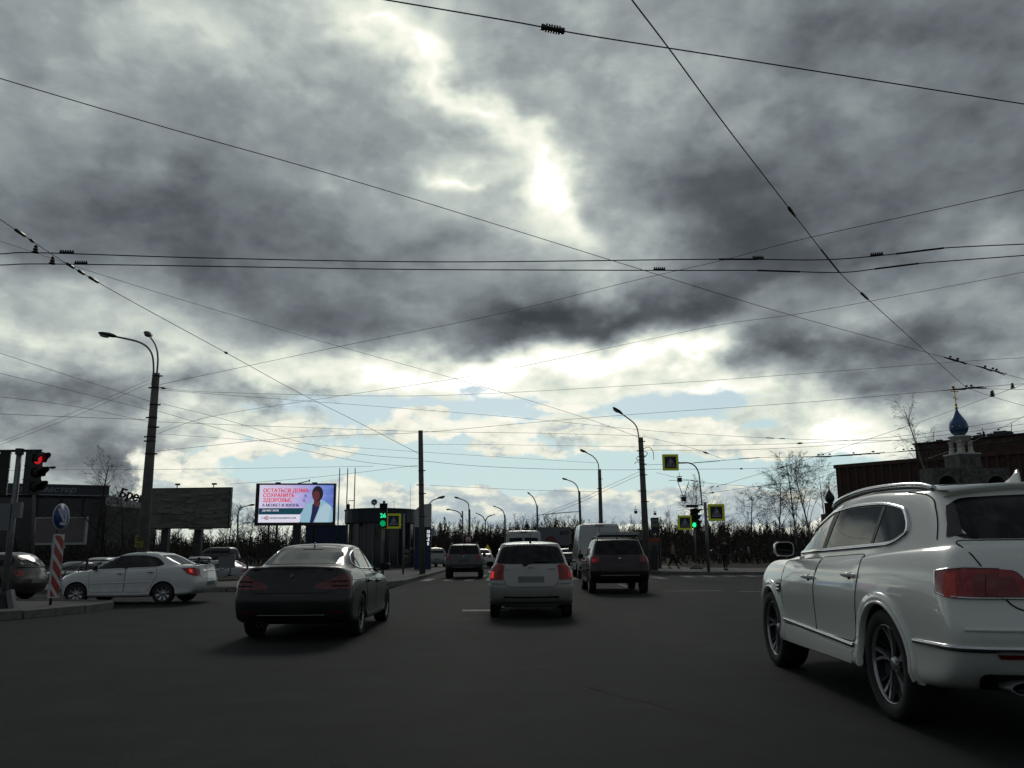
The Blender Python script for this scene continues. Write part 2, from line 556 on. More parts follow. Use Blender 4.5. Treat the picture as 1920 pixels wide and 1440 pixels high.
def lettering(name, text, size, mat, parent, M, bold=0.0, align='LEFT', shear=0.0, depth=0.004, sx=1.0, spacing=1.0, line=1.0, dup=0.0):
    c = bpy.data.curves.new(name, 'FONT')
    c.body, c.size, c.offset, c.align_x, c.shear, c.extrude = text, size, bold * size, align, shear, depth
    c.space_character, c.space_line = spacing, line
    c.resolution_u = 3
    tmp = bpy.data.objects.new(name, c)
    COL.objects.link(tmp)
    bpy.context.view_layer.update()
    me = bpy.data.meshes.new_from_object(tmp.evaluated_get(bpy.context.evaluated_depsgraph_get()))
    bpy.data.objects.remove(tmp)
    if dup:                                              # heavier strokes: a second set a hair to the side
        bm = bmesh.new()
        bm.from_mesh(me)
        for q in range(1, 3):
            m2 = me.copy()
            m2.transform(Matrix.Translation((dup * size * q, 0, -.0007 * q)))
            bm.from_mesh(m2)
            bpy.data.meshes.remove(m2)
        bm.to_mesh(me)
        bm.free()
    me.name = name
    me.transform(M @ Matrix.Diagonal((sx, 1, 1, 1)))
    me.materials.clear()
    me.materials.append(MATS[mat])
    return link(name, me, parent)


FACE_CAM = Matrix(((1, 0, 0, 0), (0, 0, -1, 0), (0, 1, 0, 0), (0, 0, 0, 1)))     # text plane x-y -> world x-z, facing -y


def rounded(poly, r, n=4):
    out = []
    N = len(poly)
    rr = r if hasattr(r, '__len__') else [r] * N
    for i in range(N):
        p, a, b = Vector(poly[i]), Vector(poly[i - 1]), Vector(poly[(i + 1) % N])
        da, db = a - p, b - p
        k = min(rr[i], da.length * 0.48, db.length * 0.48)
        if k < 1e-5:
            out.append(tuple(p))
            continue
        A, B = p + da.normalized() * k, p + db.normalized() * k
        for j in range(n + 1):
            t = j / n
            out.append(tuple(A * (1 - t) ** 2 + p * 2 * t * (1 - t) + B * t * t))
    return out


def smooth_line(pts, n=8):
    pts = [Vector(p) for p in pts]
    if len(pts) < 3:
        return [pts[0].lerp(pts[-1], i / n) for i in range(n + 1)]
    out = []
    for i in range(len(pts) - 1):
        p0, p1, p2, p3 = pts[max(i - 1, 0)], pts[i], pts[i + 1], pts[min(i + 2, len(pts) - 1)]
        for j in range(n):
            t = j / n
            out.append(0.5 * ((2 * p1) + (p2 - p0) * t + (2 * p0 - 5 * p1 + 4 * p2 - p3) * t * t + (3 * p1 - p0 - 3 * p2 + p3) * t ** 3))
    out.append(pts[-1])
    return out
# ------------------------------------------------------------------ vehicles
Z = Vector((0, 0, 1))
REAR, FRONT, TOP = Vector((0, 1, 0)), Vector((0, -1, 0)), Vector((0, 0, -1))


class Car:
    """body shell lofted from level outlines (rear centre -> corner -> flank -> front centre), y forward, z up"""

    def __init__(self, name, label, group=None):
        self.root = thing(name, label, 'car', group=group)

    def shell(self, levels, mat, arches=(), arch_r=0.36, sub=3, arch_in=0.5, pull=.55):
        net = []
        for lv in levels:
            yr, yf, br, bf, (wr, wm, wf), z = lv['yr'], lv['yf'], lv.get('br', .12), lv.get('bf', .25), lv['w'], lv['z']
            if not hasattr(z, '__len__'):
                z = (z,) * 5
            ya, yb = yr + br, yf - bf
            fr = lv.get('fr', (0.07, 0.24, 0.42, 0.60, 0.78, 0.93))
            ys = [yr, yr + .12 * br, yr + .5 * br, ya] + [ya + (yb - ya) * f for f in fr] + [yb, yf - .25 * bf, yf]
            ws = [0, .5 * wr, .86 * wr, wr, wr + (wm - wr) * .55, wm, wm, wm, wm, wf + (wm - wf) * .6, wf, .56 * wf, 0]
            zs = [z[0]] * 3 + [.5 * (z[0] + z[1]), z[1], z[1] * .6 + z[2] * .4, z[2], z[2], z[2] * .4 + z[3] * .6, z[3], .5 * (z[3] + z[4]), z[4], z[4]]
            net.append([Vector((x, y, q)) for x, y, q in zip(ws, ys, zs)])
        # closing rows along the centre line, below and above
        net.insert(0, [Vector((0, p.y, p.z)) for p in net[0]])
        net.append([Vector((0, p.y, p.z + .008)) for p in net[-1]])
        bm = bmesh.new()
        grid = []
        for row in net:
            g = []
            for p in row:
                a = bm.verts.new(p)
                b = a if abs(p.x) < 1e-6 else bm.verts.new((-p.x, p.y, p.z))
                g.append((a, b))
            grid.append(g)
        for i in range(len(grid) - 1):
            for j in range(len(grid[0]) - 1):
                for s in (0, 1):
                    q = [grid[i][j][s], grid[i][j + 1][s], grid[i + 1][j + 1][s], grid[i + 1][j][s]]
                    u = []
                    for v in q:
                        if v not in u:
                            u.append(v)
                    if len(u) > 2:
                        try:
                            bm.faces.new(u)
                        except ValueError:
                            pass
        bmesh.ops.remove_doubles(bm, verts=bm.verts, dist=1e-4)
        bmesh.ops.recalc_face_normals(bm, faces=bm.faces)
        me = bpy.data.meshes.new('body')
        bm.to_mesh(me)
        bm.free()
        me.materials.append(MATS[mat])
        me.materials.append(MATS['wheel_well'])
        tmp = link('body', me)
        md = tmp.modifiers.new('s', 'SUBSURF')
        md.levels = md.render_levels = sub
        goal = [v.co.copy() for v in me.vertices]
        dg = bpy.context.evaluated_depsgraph_get()
        for it in range(4):                              # draw the shell back out to the measured outlines
            dg.update()
            ev = tmp.evaluated_get(dg).to_mesh()
            lim = [ev.vertices[i].co.copy() for i in range(len(goal))]
            tmp.evaluated_get(dg).to_mesh_clear()
            if it == 3:
                break
            for v, g, l in zip(me.vertices, goal, lim):
                v.co += (g - l) * pull
            me.update()
            tmp.update_tag()
        me2 = bpy.data.meshes.new_from_object(tmp.evaluated_get(dg))
        tmp.modifiers.clear()
        tmp.data = me2
        bm = bmesh.new()
        bm.from_mesh(me2)
        bmesh.ops.triangulate(bm, faces=bm.faces)
        self.bvh = BVHTree.FromBMesh(bm)
        bm.free()
        if arches:
            cb = MB().use(mat).use('wheel_well')
            cb.mats = [mat, 'wheel_well']
            cb.cur = 1
            for (ay, az, ar) in arches:
                for sx in (1, -1):
                    M = Matrix.Translation((sx * (arch_in + .5), ay, az)) @ Matrix.Rotation(R(90), 4, 'Y')
                    cb.lathe([(ar, -.5), (ar, .5)], 40, M)
            cut = cb.build('cutter')
            bo = tmp.modifiers.new('b', 'BOOLEAN')
            bo.operation, bo.solver, bo.object = 'DIFFERENCE', 'EXACT', cut
            dg = bpy.context.evaluated_depsgraph_get()
            dg.update()
            me3 = bpy.data.meshes.new_from_object(tmp.evaluated_get(dg))
            tmp.modifiers.clear()
            tmp.data = me3
            bpy.data.objects.remove(cut)
            me2 = me3
        me2.polygons.foreach_set('use_smooth', [True] * len(me2.polygons))
        me2.set_sharp_from_angle(angle=R(38))
        tmp.parent = self.root
        self.body = tmp
        return tmp

    # -- projecting outlines on to the shell
    def hit(self, p, d, off):
        o = Vector(p) - d * 8
        h = self.bvh.ray_cast(o, d)
        if h[0] is None:
            h = self.bvh.find_nearest(Vector(p))
        n = h[1] if h[1].dot(d) < 0 else -h[1]
        return h[0] + n * off, n

    @staticmethod
    def frame(d):
        r = d.cross(Z)
        r = Vector((1, 0, 0)) if r.length < 1e-4 else r.normalized()
        return r, r.cross(d).normalized()

    def patch(self, name, poly, d, mat, off=.004, parent=None, res=.07, lip=.012, label=None):
        r, u = self.frame(d)
        bm = bmesh.new()
        pts = [Vector(p) for p in poly]
        bm.faces.new([bm.verts.new((p.dot(r), p.dot(u), 0)) for p in pts])
        for ax in (0, 1):
            c = [v.co[ax] for v in bm.verts]
            lo, hi = min(c), max(c)
            k = max(1, int((hi - lo) / res))
            for i in range(1, k):
                pl = Vector((0, 0, 0))
                pl[ax] = lo + (hi - lo) * i / k
                no = Vector((0, 0, 0))
                no[ax] = 1
                bmesh.ops.bisect_plane(bm, geom=bm.verts[:] + bm.edges[:] + bm.faces[:], plane_co=pl, plane_no=no)
        mid = sum(pts, Vector()) / len(pts)
        md = mid.dot(d)
        for v in bm.verts:
            q = r * v.co.x + u * v.co.y + d * md
            v.co, v_n = self.hit(q, d, off)
        bm.normal_update()
        if sum((f.normal.dot(d) for f in bm.faces)) > 0:
            bmesh.ops.reverse_faces(bm, faces=bm.faces)
        for f in bm.faces:
            f.smooth = True
        if lip:
            be = [e for e in bm.edges if e.is_boundary]
            ex = bmesh.ops.extrude_edge_only(bm, edges=be)
            for v in [g for g in ex['geom'] if isinstance(g, bmesh.types.BMVert)]:
                v.co += d * lip
            for e in be:
                e.smooth = False
        me = bpy.data.meshes.new(name)
        bm.to_mesh(me)
        bm.free()
        me.materials.append(MATS[mat])
        o = link(name, me, parent or self.root)
        return tag(o, label)

    def both(self, name, poly, mat, yaw=0.0, **kw):
        """a flank patch on either side; poly holds (y, z) or (x, y, z) points of the left (-x) flank"""
        out = []
        for s in (-1, 1):
            d = Vector((-s * math.cos(yaw), math.sin(yaw), 0))
            pp = [Vector((s * 1.0, p[0], p[1])) if len(p) == 2 else Vector((s * abs(p[0]), p[1], p[2])) for p in poly]
            out.append(self.patch(name, pp, d, mat, **kw))
        return out

    def rearp(self, name, poly, mat, **kw):
        return self.patch(name, [Vector((p[0], -2, p[1])) for p in poly], REAR, mat, **kw)

    def rear_pair(self, name, poly, mat, yaw=0.0, **kw):
        out = []
        for s in (-1, 1):
            d = Vector((-s * math.sin(yaw), math.cos(yaw), 0))
            pp = [Vector((s * p[0], p[1] if len(p) == 3 else -2, p[-1])) for p in poly]
            out.append(self.patch(name, pp, d, mat, **kw))
        return out

    def frontp(self, name, poly, mat, **kw):
        return self.patch(name, [Vector((p[0], 2, p[1])) for p in poly], FRONT, mat, **kw)

    def ribbon(self, name, line, d, width, mat, off=.005, thick=.01, closed=False, parent=None, step=.05):
        pts = [Vector(p) for p in line]
        if closed:
            pts.append(pts[0])
        dense = []
        for a, b in zip(pts, pts[1:]):
            k = max(1, int((b - a).length / step))
            dense += [a.lerp(b, i / k) for i in range(k)]
        if not closed:
            dense.append(pts[-1])
        H = [self.hit(p, d, off) for p in dense]
        n = len(H)
        mb = MB().use(mat, True)
        for i, (p, nn) in enumerate(H):
            a = H[i - 1][0] if (i or closed) else p
            b = H[(i + 1) % n][0] if (i < n - 1 or closed) else p
            t = (b - a).normalized()
            s = t.cross(nn).normalized() * width / 2
            mb.v += [tuple(p - s - nn * thick), tuple(p - s), tuple(p + s), tuple(p + s - nn * thick)]
        for i in range(n if closed else n - 1):
            j = (i + 1) % n
            for k in range(3):
                mb.face(4 * i + k, 4 * i + k + 1, 4 * j + k + 1, 4 * j + k)
        return mb.build(name, parent or self.root)

    def both_ribbon(self, name, line, width, mat, **kw):
        return [self.ribbon(name, [Vector((s * 1.0, p[0], p[1])) for p in line], Vector((-s, 0, 0)), width, mat, **kw) for s in (-1, 1)]

    def seam(self, line, d, width=.007, closed=False):
        self.ribbon('panel_gap', smooth_line(line, 6), d, width, 'gap', off=.004, thick=.006, closed=closed, step=.03)

    # -- bolt-on pieces
    def wheels(self, y_r, y_f, x, r, width, rim_r, spokes=5, style='five', rim_mat='alloy'):
        src = None
        for (wy, s) in ((y_r, -1), (y_r, 1), (y_f, -1), (y_f, 1)):
            if src is None:
                src = make_wheel(r, width, rim_r, spokes, style, rim_mat)
                w = src
            else:
                w = copy_tree(src)
            w.parent = self.root
            w.location = (s * x, wy, r)
            w.rotation_euler = (0, 0, math.pi if s < 0 else 0)

    def mirrors(self, x, y, z, mat, w=.22, h=.15, dep=.1):
        for s in (-1, 1):
            mb = MB().use(mat, True)
            prof = []
            for k in range(9):                                    # rounded housing, tapering forward
                a = k / 8
                prof.append((a, math.sin(math.pi * (0.12 + 0.88 * a) / 2)))
            rings = []
            for i, f in enumerate((0, .3, .6, .85, 1.0)):
                yy = -dep * .5 + dep * f
                sc = (1.0, 1.0, .93, .72, .35)[i]
                rings.append([(s * (x + w / 2) + s * math.copysign(abs(math.cos(th)) ** .55, math.cos(th)) * w / 2 * sc, y + yy,
                               z + math.copysign(abs(math.sin(th)) ** .6, math.sin(th)) * h / 2 * sc) for th in [2 * math.pi * q / 20 for q in range(20)]])
            o = len(mb.v)
            for rg in rings:
                mb.v += rg
            for i in range(len(rings) - 1):
                for q in range(20):
                    q2 = (q + 1) % 20
                    mb.face(o + i * 20 + q, o + i * 20 + q2, o + (i + 1) * 20 + q2, o + (i + 1) * 20 + q)
            mb.face(*[o + 80 + q for q in range(20)])
            mb.use('black_plastic').box((s * (x - .02), y + .01, z - h * .42), (.12, dep * .55, h * .22), 0)
            m = mb.build('mirror', self.root)
            g = MB().use(mat, False)
            ring = [(p[0] * .89 + s * (x + w / 2) * .11, y - dep * .5 - .004, z + (p[2] - z) * .87) for p in rings[0]]
            g.add(rings[0], [tuple(range(20))])
            g.mats = [mat]
            g.use('black_glass')
            g.add(ring, [tuple(range(20))])
            g.build('mirror_glass', m)

    def handle(self, y, z, mat, parents=(None, None), ln=.2, proud=.035):
        for s, par in zip((-1, 1), parents):
            d = Vector((-s, 0, 0))
            p, n = self.hit(Vector((s, y, z)), d, .004)
            mb = MB().use('gap', True).lathe([(.0, .002), (.036, .0015), (.04, 0)], 14, Matrix.Translation(p) @ n.to_track_quat('Z', 'Y').to_matrix().to_4x4() @ Matrix.Diagonal((1.2, .8, 1, 1)))
            mb.use(mat, True)
            line = [p + Vector((0, -ln / 2, 0)), p + n * proud + Vector((0, -ln * .38, 0)), p + n * (proud + .006), p + n * proud + Vector((0, ln * .38, 0)), p + Vector((0, ln / 2, 0))]
            mb.tube(smooth_line(line, 4), .017, 8)
            mb.build('handle', par or self.root)

    def fin(self, y, z, mat, ln=.2, h=.07, w=.05):
        mb = MB().use(mat, True)
        st = [(-.5, .62, .15), (-.42, 1.0, .25), (-.25, .92, .55), (0, .5, .85), (.3, .2, 1.0), (.5, .05, .5)]
        o = len(mb.v)
        for f, hh, ww in st:
            yy = y + f * ln
            mb.v += [(-w / 2 * ww, yy, z - .02), (-w / 2 * ww * .5, yy, z + h * hh * .6), (0, yy, z + h * hh), (w / 2 * ww * .5, yy, z + h * hh * .6), (w / 2 * ww, yy, z - .02)]
        for i in range(len(st) - 1):
            for k in range(4):
                mb.face(o + 5 * i + k, o + 5 * i + k + 1, o + 5 * i + k + 6, o + 5 * i + k + 5)
        mb.face(o, o + 1, o + 2, o + 3, o + 4)
        mb.build('antenna', self.root)

    def whip(self, y, z, h=.3, lean=-.35):
        MB().use('black_plastic', True).tube([(0, y, z - .01), (0, y, z + .03)], .025, 10).tube([(0, y, z + .02), (0, y + lean * h, z + h)], [.007, .004], 6).build('antenna', self.root)

    def place(self, loc, rz=0.0, sc=1.0):
        self.root.location = loc
        self.root.rotation_euler = (0, 0, rz)
        self.root.scale = (sc, sc, sc)
        return self.root


def make_wheel(r, width, rim_r, spokes, style, rim_mat):
    M = Matrix.Rotation(R(90), 4, 'Y')                    # spin axis along x, outer face at +x
    h = width / 2
    hub = MB().use('dark_alloy', True)
    hub.lathe([(.03, -h * .6), (rim_r * .97, -h * .8), (rim_r * .97, h * .3), (rim_r * .93, h * .3), (rim_r * .9, -h * .1), (.02, -h * .02)], 32, M, caps=False)
    w = hub.build('wheel')
    ty = MB().use('rubber', True)
    ty.lathe([(rim_r * .98, -h * .82), (rim_r * 1.05, -h * .97), (r * .94, -h), (r * .985, -h * .86), (r, -h * .6), (r, h * .6), (r * .985, h * .86), (r * .94, h), (rim_r * 1.05, h * .97), (rim_r * .98, h * .82)], 48, M, closed=True)
    for q in (-.5, -.17, .17, .5):                        # tread grooves
        ty.lathe([(r * 1.003, h * (q - .06)), (r * 1.006, h * q), (r * 1.003, h * (q + .06))], 48, M, caps=False)
    ty.build('tyre', w)
    rm = MB().use(rim_mat, True)
    rm.lathe([(rim_r * .955, h * .70), (rim_r * .965, h * .82), (rim_r * .99, h * .88), (rim_r * 1.0, h * .82), (rim_r * 1.0, h * .5)], 48, M, caps=False)
    rm.lathe([(0, h * .62), (.035, h * .62), (.06, h * .52), (.065, h * .2)], 20, M)

    def spoke(a, skew, w0, w1, mat=rim_mat, x0=.5, x1=.72, th=.03):
        rm.use(mat, False)
        n = 5
        o = len(rm.v)
        for i in range(n):
            f = i / (n - 1)
            rr = .05 + (rim_r * .955 - .05) * f
            an = a + skew * f
            ww = (w0 + (w1 - w0) * f) / 2
            xx = h * (x0 + (x1 - x0) * f - .10 * math.sin(math.pi * f))
            c, s = math.cos(an), math.sin(an)
            for (q, xo) in ((-1, -th), (-.75, 0), (.75, 0), (1, -th)):
                rm.v.append((xx + xo, rr * c - q * ww * s, rr * s + q * ww * c))
        for i in range(n - 1):
            for k in range(3):
                rm.face(o + 4 * i + k, o + 4 * i + k + 1, o + 4 * i + k + 5, o + 4 * i + k + 4)
        rm.face(o + 16, o + 17, o + 18, o + 19)
    for k in range(spokes):
        a = 2 * math.pi * k / spokes + .3
        if style == 'five':
            spoke(a, 0, .075, .06)
        elif style == 'cover':
            spoke(a, 0, .05, .11)
        elif style == 'vee':
            spoke(a - .02, -.19, .022, .02)
            spoke(a + .02, .19, .022, .02)
        elif style == 'turbine':
            spoke(a, .34, .020, .034, x0=.60)
            spoke(a, .02, .020, .034, x0=.60)
            spoke(a - .30, -.02, .014, .022, 'dark_alloy', .5, .66)
    rm.build('rim', w)
    return w
P('bright_red_lamp', (0.60, 0.04, 0.02), 0.12, coat=0.6)


def build_luxury_suv():
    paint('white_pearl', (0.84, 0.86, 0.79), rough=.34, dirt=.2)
    c = Car('luxury_suv', 'large white luxury estate car close by, with chrome roof rails and wide red lamps')
    yr, yf = -1.4975, 1.4975
    L = [
        dict(yr=-2.50, yf=2.30, br=.18, bf=.35, w=(.82, .93, .80), z=(.40, .30, .27, .27, .27)),
        dict(yr=-2.64, yf=2.41, br=.20, bf=.40, w=(.95, .990, .90), z=(.52, .46, .44, .46, .48)),
        dict(yr=-2.735, yf=2.47, br=.20, bf=.42, w=(.975, 1.00, .92), z=(.70, .68, .66, .68, .68)),
        dict(yr=-2.70, yf=2.46, br=.20, bf=.42, w=(.965, 1.01, .92), z=(.86, .88, .86, .84, .82)),
        dict(yr=-2.665, yf=2.42, br=.20, bf=.40, w=(.935, .985, .90), z=(1.06, 1.06, 1.02, .97, .94)),
        dict(yr=-2.61, yf=2.30, br=.22, bf=.34, w=(.865, .935, .84), z=(1.22, 1.20, 1.125, 1.09, 1.05)),
        dict(yr=-2.55, yf=1.95, br=.22, bf=.3, w=(.83, .905, .80), z=(1.275, 1.245, 1.16, 1.14, 1.13)),
        dict(yr=-2.50, yf=1.22, br=.2, bf=.22, w=(.80, .885, .77), z=(1.315, 1.28, 1.185, 1.175, 1.18)),
        dict(yr=-2.28, yf=.84, br=.2, bf=.17, w=(.745, .80, .69), z=(1.50, 1.48, 1.44, 1.42, 1.44)),
        dict(yr=-2.06, yf=.44, br=.2, bf=.16, w=(.67, .715, .61), z=(1.655, 1.655, 1.67, 1.64, 1.61)),
        dict(yr=-2.02, yf=.28, br=.22, bf=.17, w=(.60, .62, .54), z=(1.685, 1.70, 1.735, 1.705, 1.665)),
        dict(yr=-1.85, yf=.08, br=.2, bf=.15, w=(.32, .34, .30), z=(1.715, 1.735, 1.772, 1.745, 1.70)),
    ]
    c.shell(L, 'white_pearl', [(yr, .40, .445), (yf, .40, .445)])
    # doors stand a hair proud of the flank, gaps round them
    fd = [(1.02, .50), (1.03, 1.13), (-.02, 1.175), (.02, .50)]
    rd = [(.01, .50), (-.03, 1.175), (-1.02, 1.21), (-1.08, 1.02), (-1.02, .78), (-.98, .62), (-.93, .50)]
    dF = c.both('front_door', rounded(fd, .06), 'white_pearl', off=.003, res=.09, lip=.004)
    dR = c.both('rear_door', rounded(rd, .06), 'white_pearl', off=.003, res=.09, lip=.004)
    for s in (-1, 1):
        d = Vector((-s, 0, 0))
        for poly in (rounded(fd, .06), rounded(rd, .06)):
            c.ribbon('panel_gap', [Vector((s, p[0], p[1])) for p in poly], d, .008, 'gap', off=.0042, thick=.007, closed=True)
    c.handle(.14, .985, 'white_pearl', dF)
    c.handle(-.90, 1.03, 'white_pearl', dR)
    # side glass in one bright frame
    glass = rounded([(1.06, 1.205), (0.8, 1.345), (0.46, 1.49), (0.05, 1.593), (-0.55, 1.627), (-1.18, 1.615), (-1.58, 1.55), (-1.7, 1.435), (-1.72, 1.37), (-1.52, 1.285), (-0.6, 1.255)],
                    [.02, .1, .1, .1, .2, .2, .16, .08, .05, .14, .3])
    c.both('side_window', glass, 'glass', off=.006, res=.1, lip=.006)
    c.both_ribbon('window_trim', glass, .035, 'chrome', off=.014, thick=.016, closed=True)
    c.both('window_pillar', [(-.02, 1.23), (.06, 1.23), (-.02, 1.60), (-.16, 1.605)], 'black_plastic', off=.010, lip=.006)
    c.both('window_pillar', [(-1.14, 1.265), (-1.08, 1.265), (-1.16, 1.615), (-1.22, 1.615)], 'black_plastic', off=.010, lip=.006)
    c.both('window_pillar', [(.86, 1.21), (.90, 1.21), (.79, 1.33), (.755, 1.33)], 'black_plastic', off=.010, lip=.006)
    # crease along the flank and the bright strip low on the doors
    c.both_ribbon('lower_strip', [(1.0, .535), (0, .50), (-.92, .47)], .035, 'chrome', off=.022, thick=.03)
    c.both('sill_panel', [(1.0, .50), (-.90, .43), (-.86, .33), (.96, .33)], 'white_pearl', off=.012, lip=.01)
    c.both('front_vent', rounded([(1.20, .90), (1.06, .90), (1.05, .85), (1.10, .80), (1.19, .80)], .01), 'black_plastic', off=.006)
    c.both_ribbon('vent_blade', [(1.19, .868), (1.06, .872)], .014, 'chrome', off=.016, thick=.012)
    c.both_ribbon('vent_blade', [(1.19, .835), (1.07, .835)], .014, 'chrome', off=.016, thick=.012)
    for ay in (yr, yf):
        arc = [(ay + .485 * math.cos(a), .40 + .485 * math.sin(a)) for a in [R(-8 + 196 * k / 30) for k in range(31)]]
        c.both_ribbon('wheel_arch', arc, .085, 'white_pearl', off=.016, thick=.03)
        arc2 = [(ay + .452 * math.cos(a), .40 + .452 * math.sin(a)) for a in [R(-6 + 192 * k / 30) for k in range(31)]]
        c.both_ribbon('wheel_arch_edge', arc2, .022, 'white_pearl', off=.026, thick=.05)
    # tail
    tg = rounded([(-.80, 1.30), (.80, 1.30), (.71, 1.02), (.62, .86), (-.62, .86), (-.71, 1.02)], [.04, .04, .2, .2, .2, .2])
    c.rearp('tailgate', tg, 'white_pearl', off=.003, res=.08, lip=.004)
    c.ribbon('panel_gap', [Vector((p[0], -2.6, p[1])) for p in tg], REAR, .009, 'gap', off=.0042, thick=.007, closed=True)
    w = rounded([(-.80, 1.31), (.80, 1.31), (.705, 1.53), (.60, 1.60), (.0, 1.625), (-.60, 1.60), (-.705, 1.53)], [.10, .10, .06, .1, .3, .1, .06])
    c.rearp('rear_window', w, 'glass', off=.006, res=.08, lip=.008)
    for s in (-1, 1):
        c.rearp('rear_quarter_panel', [(s * .80, 1.32), (s * .735, 1.335), (s * .635, 1.57), (s * .695, 1.54)], 'black_plastic', off=.010, lip=.006)
        c.seam([Vector((s * .825, -2.4, 1.31)), Vector((s * .74, -2.2, 1.52)), Vector((s * .705, -2.0, 1.60)), Vector((s * .69, -1.9, 1.68))], REAR, .009)
    spo = [Vector((x, -2.06 - .05 * (1 - (x / .68) ** 2), 1.655 + .05 * (1 - (x / .68) ** 2))) for x in [-.66 + 1.32 * k / 16 for k in range(17)]]
    sp = MB().use('white_pearl', True)
    for k in range(16):
        a, b = spo[k], spo[k + 1]
        sp.add([a + Vector((0, .22, .02)), b + Vector((0, .22, .02)), b, a, a - Vector((0, -.012, .022)), b - Vector((0, -.012, .022)), b + Vector((0, .12, -.05)), a + Vector((0, .12, -.05))],
               [(0, 1, 2, 3), (3, 2, 5, 4), (4, 5, 6, 7)])
    sp.build('roof_spoiler', c.root)
    lampS = rounded([(-.99, -2.34, 1.04), (-.99, -2.40, .805), (-.97, -2.66, .80), (-.9, -2.70, .80), (-.70, -2.72, .80), (-.72, -2.70, 1.045), (-.92, -2.66, 1.055)], [0, 0, 0, 0, 0, 0, 0])
    for s in (-1, 1):
        d = Vector((-s * math.sin(R(48)), math.cos(R(48)), 0))
        outer = [(.985, -2.38, 1.10), (1.0, -2.42, .965), (.985, -2.50, .945), (.935, -2.64, .935), (.75, -2.72, .935), (.765, -2.68, 1.12), (.93, -2.60, 1.125)]
        po = [Vector((s * p[0], p[1], p[2])) for p in outer]
        tl = c.patch('tail_light', po, d, 'red_lamp', off=.012, res=.03, lip=.02)
        c.ribbon('lamp_trim', po[5:] + po[:5], d, .012, 'chrome', off=.016, thick=.02, parent=tl, step=.02)
        for (a, b, mt) in ((.92, .86, 'dark_red_lamp'), (.83, .77, 'dark_red_lamp')):
            q = [Vector((s * a, -2.66, 1.08)), Vector((s * a, -2.66, .95)), Vector((s * b, -2.68, .94)), Vector((s * b, -2.68, 1.09))]
            c.patch('lamp_segment', q, d, mt, off=.017, res=.03, lip=.006, parent=tl)
        q = [Vector((s * .975, -2.48, 1.085)), Vector((s * .98, -2.50, .94)), Vector((s * .955, -2.58, .93)), Vector((s * .95, -2.56, 1.09))]
        c.patch('lamp_segment', q, d, 'bright_red_lamp', off=.017, res=.03, lip=.006, parent=tl)
        inner = rounded([(s * .735, .935), (s * .50, .935), (s * .485, .955), (s * .54, 1.075), (s * .57, 1.105), (s * .75, 1.125)], .03)
        pi = [Vector((p[0], -2.7, p[1])) for p in inner]
        tl2 = c.patch('tail_light', pi, REAR, 'red_lamp', off=.012, res=.04, lip=.02)
        c.ribbon('lamp_trim', [p for p in pi if abs(p.x) < .72], REAR, .012, 'chrome', off=.016, thick=.02, parent=tl2, step=.03)
        q = [Vector((s * .70, -2.7, 1.065)), Vector((s * .70, -2.7, .945)), Vector((s * .56, -2.7, .945)), Vector((s * .59, -2.7, 1.065))]
        c.patch('lamp_segment', q, REAR, 'dark_red_lamp', off=.017, res=.04, lip=.006, parent=tl2)
    c.ribbon('bumper_strip', [Vector((x, -2.7, .63)) for x in [-.90 + 1.8 * k / 20 for k in range(21)]], REAR, .034, 'chrome', off=.02, thick=.03)
    c.ribbon('bumper_crease', [Vector((x, -2.7, .745)) for x in [-.92 + 1.84 * k / 20 for k in range(21)]], REAR, .02, 'white_pearl', off=.01, thick=.03)
    c.both_ribbon('bumper_strip', [(-2.02, .622), (-2.3, .626), (-2.56, .63)], .034, 'chrome', off=.018, thick=.03)
    for s in (-1, 1):
        c.ribbon('bumper_strip', [Vector((s * .99, -2.50, .63)), Vector((s * .965, -2.60, .63)), Vector((s * .92, -2.66, .63)), Vector((s * .84, -2.71, .63))], Vector((-s * .7071, .7071, 0)), .034, 'chrome', off=.019, thick=.03, step=.02)
    for s in (-1, 1):
        c.rearp('reflector', [(s * .74, .60), (s * .36, .60), (s * .36, .572), (s * .72, .572)], 'dark_red_lamp', off=.012)
        ex = MB().use('grey_steel', True)
        oval = [(s * .55 + .13 * math.cos(a), .385 + .045 * math.sin(a)) for a in [2 * math.pi * k / 20 for k in range(20)]]
        o = len(ex.v)
        for yy, sc in ((-2.45, 1), (-2.60, 1), (-2.60, .88), (-2.44, .86)):
            ex.v += [(s * .55 + (p[0] - s * .55) * sc, yy, .385 + (p[1] - .385) * sc) for p in oval]
        for i in range(3):
            for k in range(20):
                k2 = (k + 1) % 20
                ex.face(o + 20 * i + k, o + 20 * i + k2, o + 20 * i + 20 + k2, o + 20 * i + 20 + k)
        ex.build('exhaust_pipe', c.root)
    c.rearp('rear_diffuser', rounded([(-.80, .47), (.80, .47), (.74, .35), (-.74, .35)], .05), 'black_plastic', off=.012)
    c.rearp('number_plate', rounded([(-.26, 1.02), (.26, 1.02), (.26, .905), (-.26, .905)], .01), 'plate', off=.012)
    c.frontp('windscreen', rounded([(-.72, 1.19), (.72, 1.19), (.58, 1.60), (-.58, 1.60)], .05), 'glass', off=.005, res=.08)
    c.frontp('grille', rounded([(-.38, .98), (.38, .98), (.42, .62), (-.42, .62)], .06), 'black_plastic', off=.01)
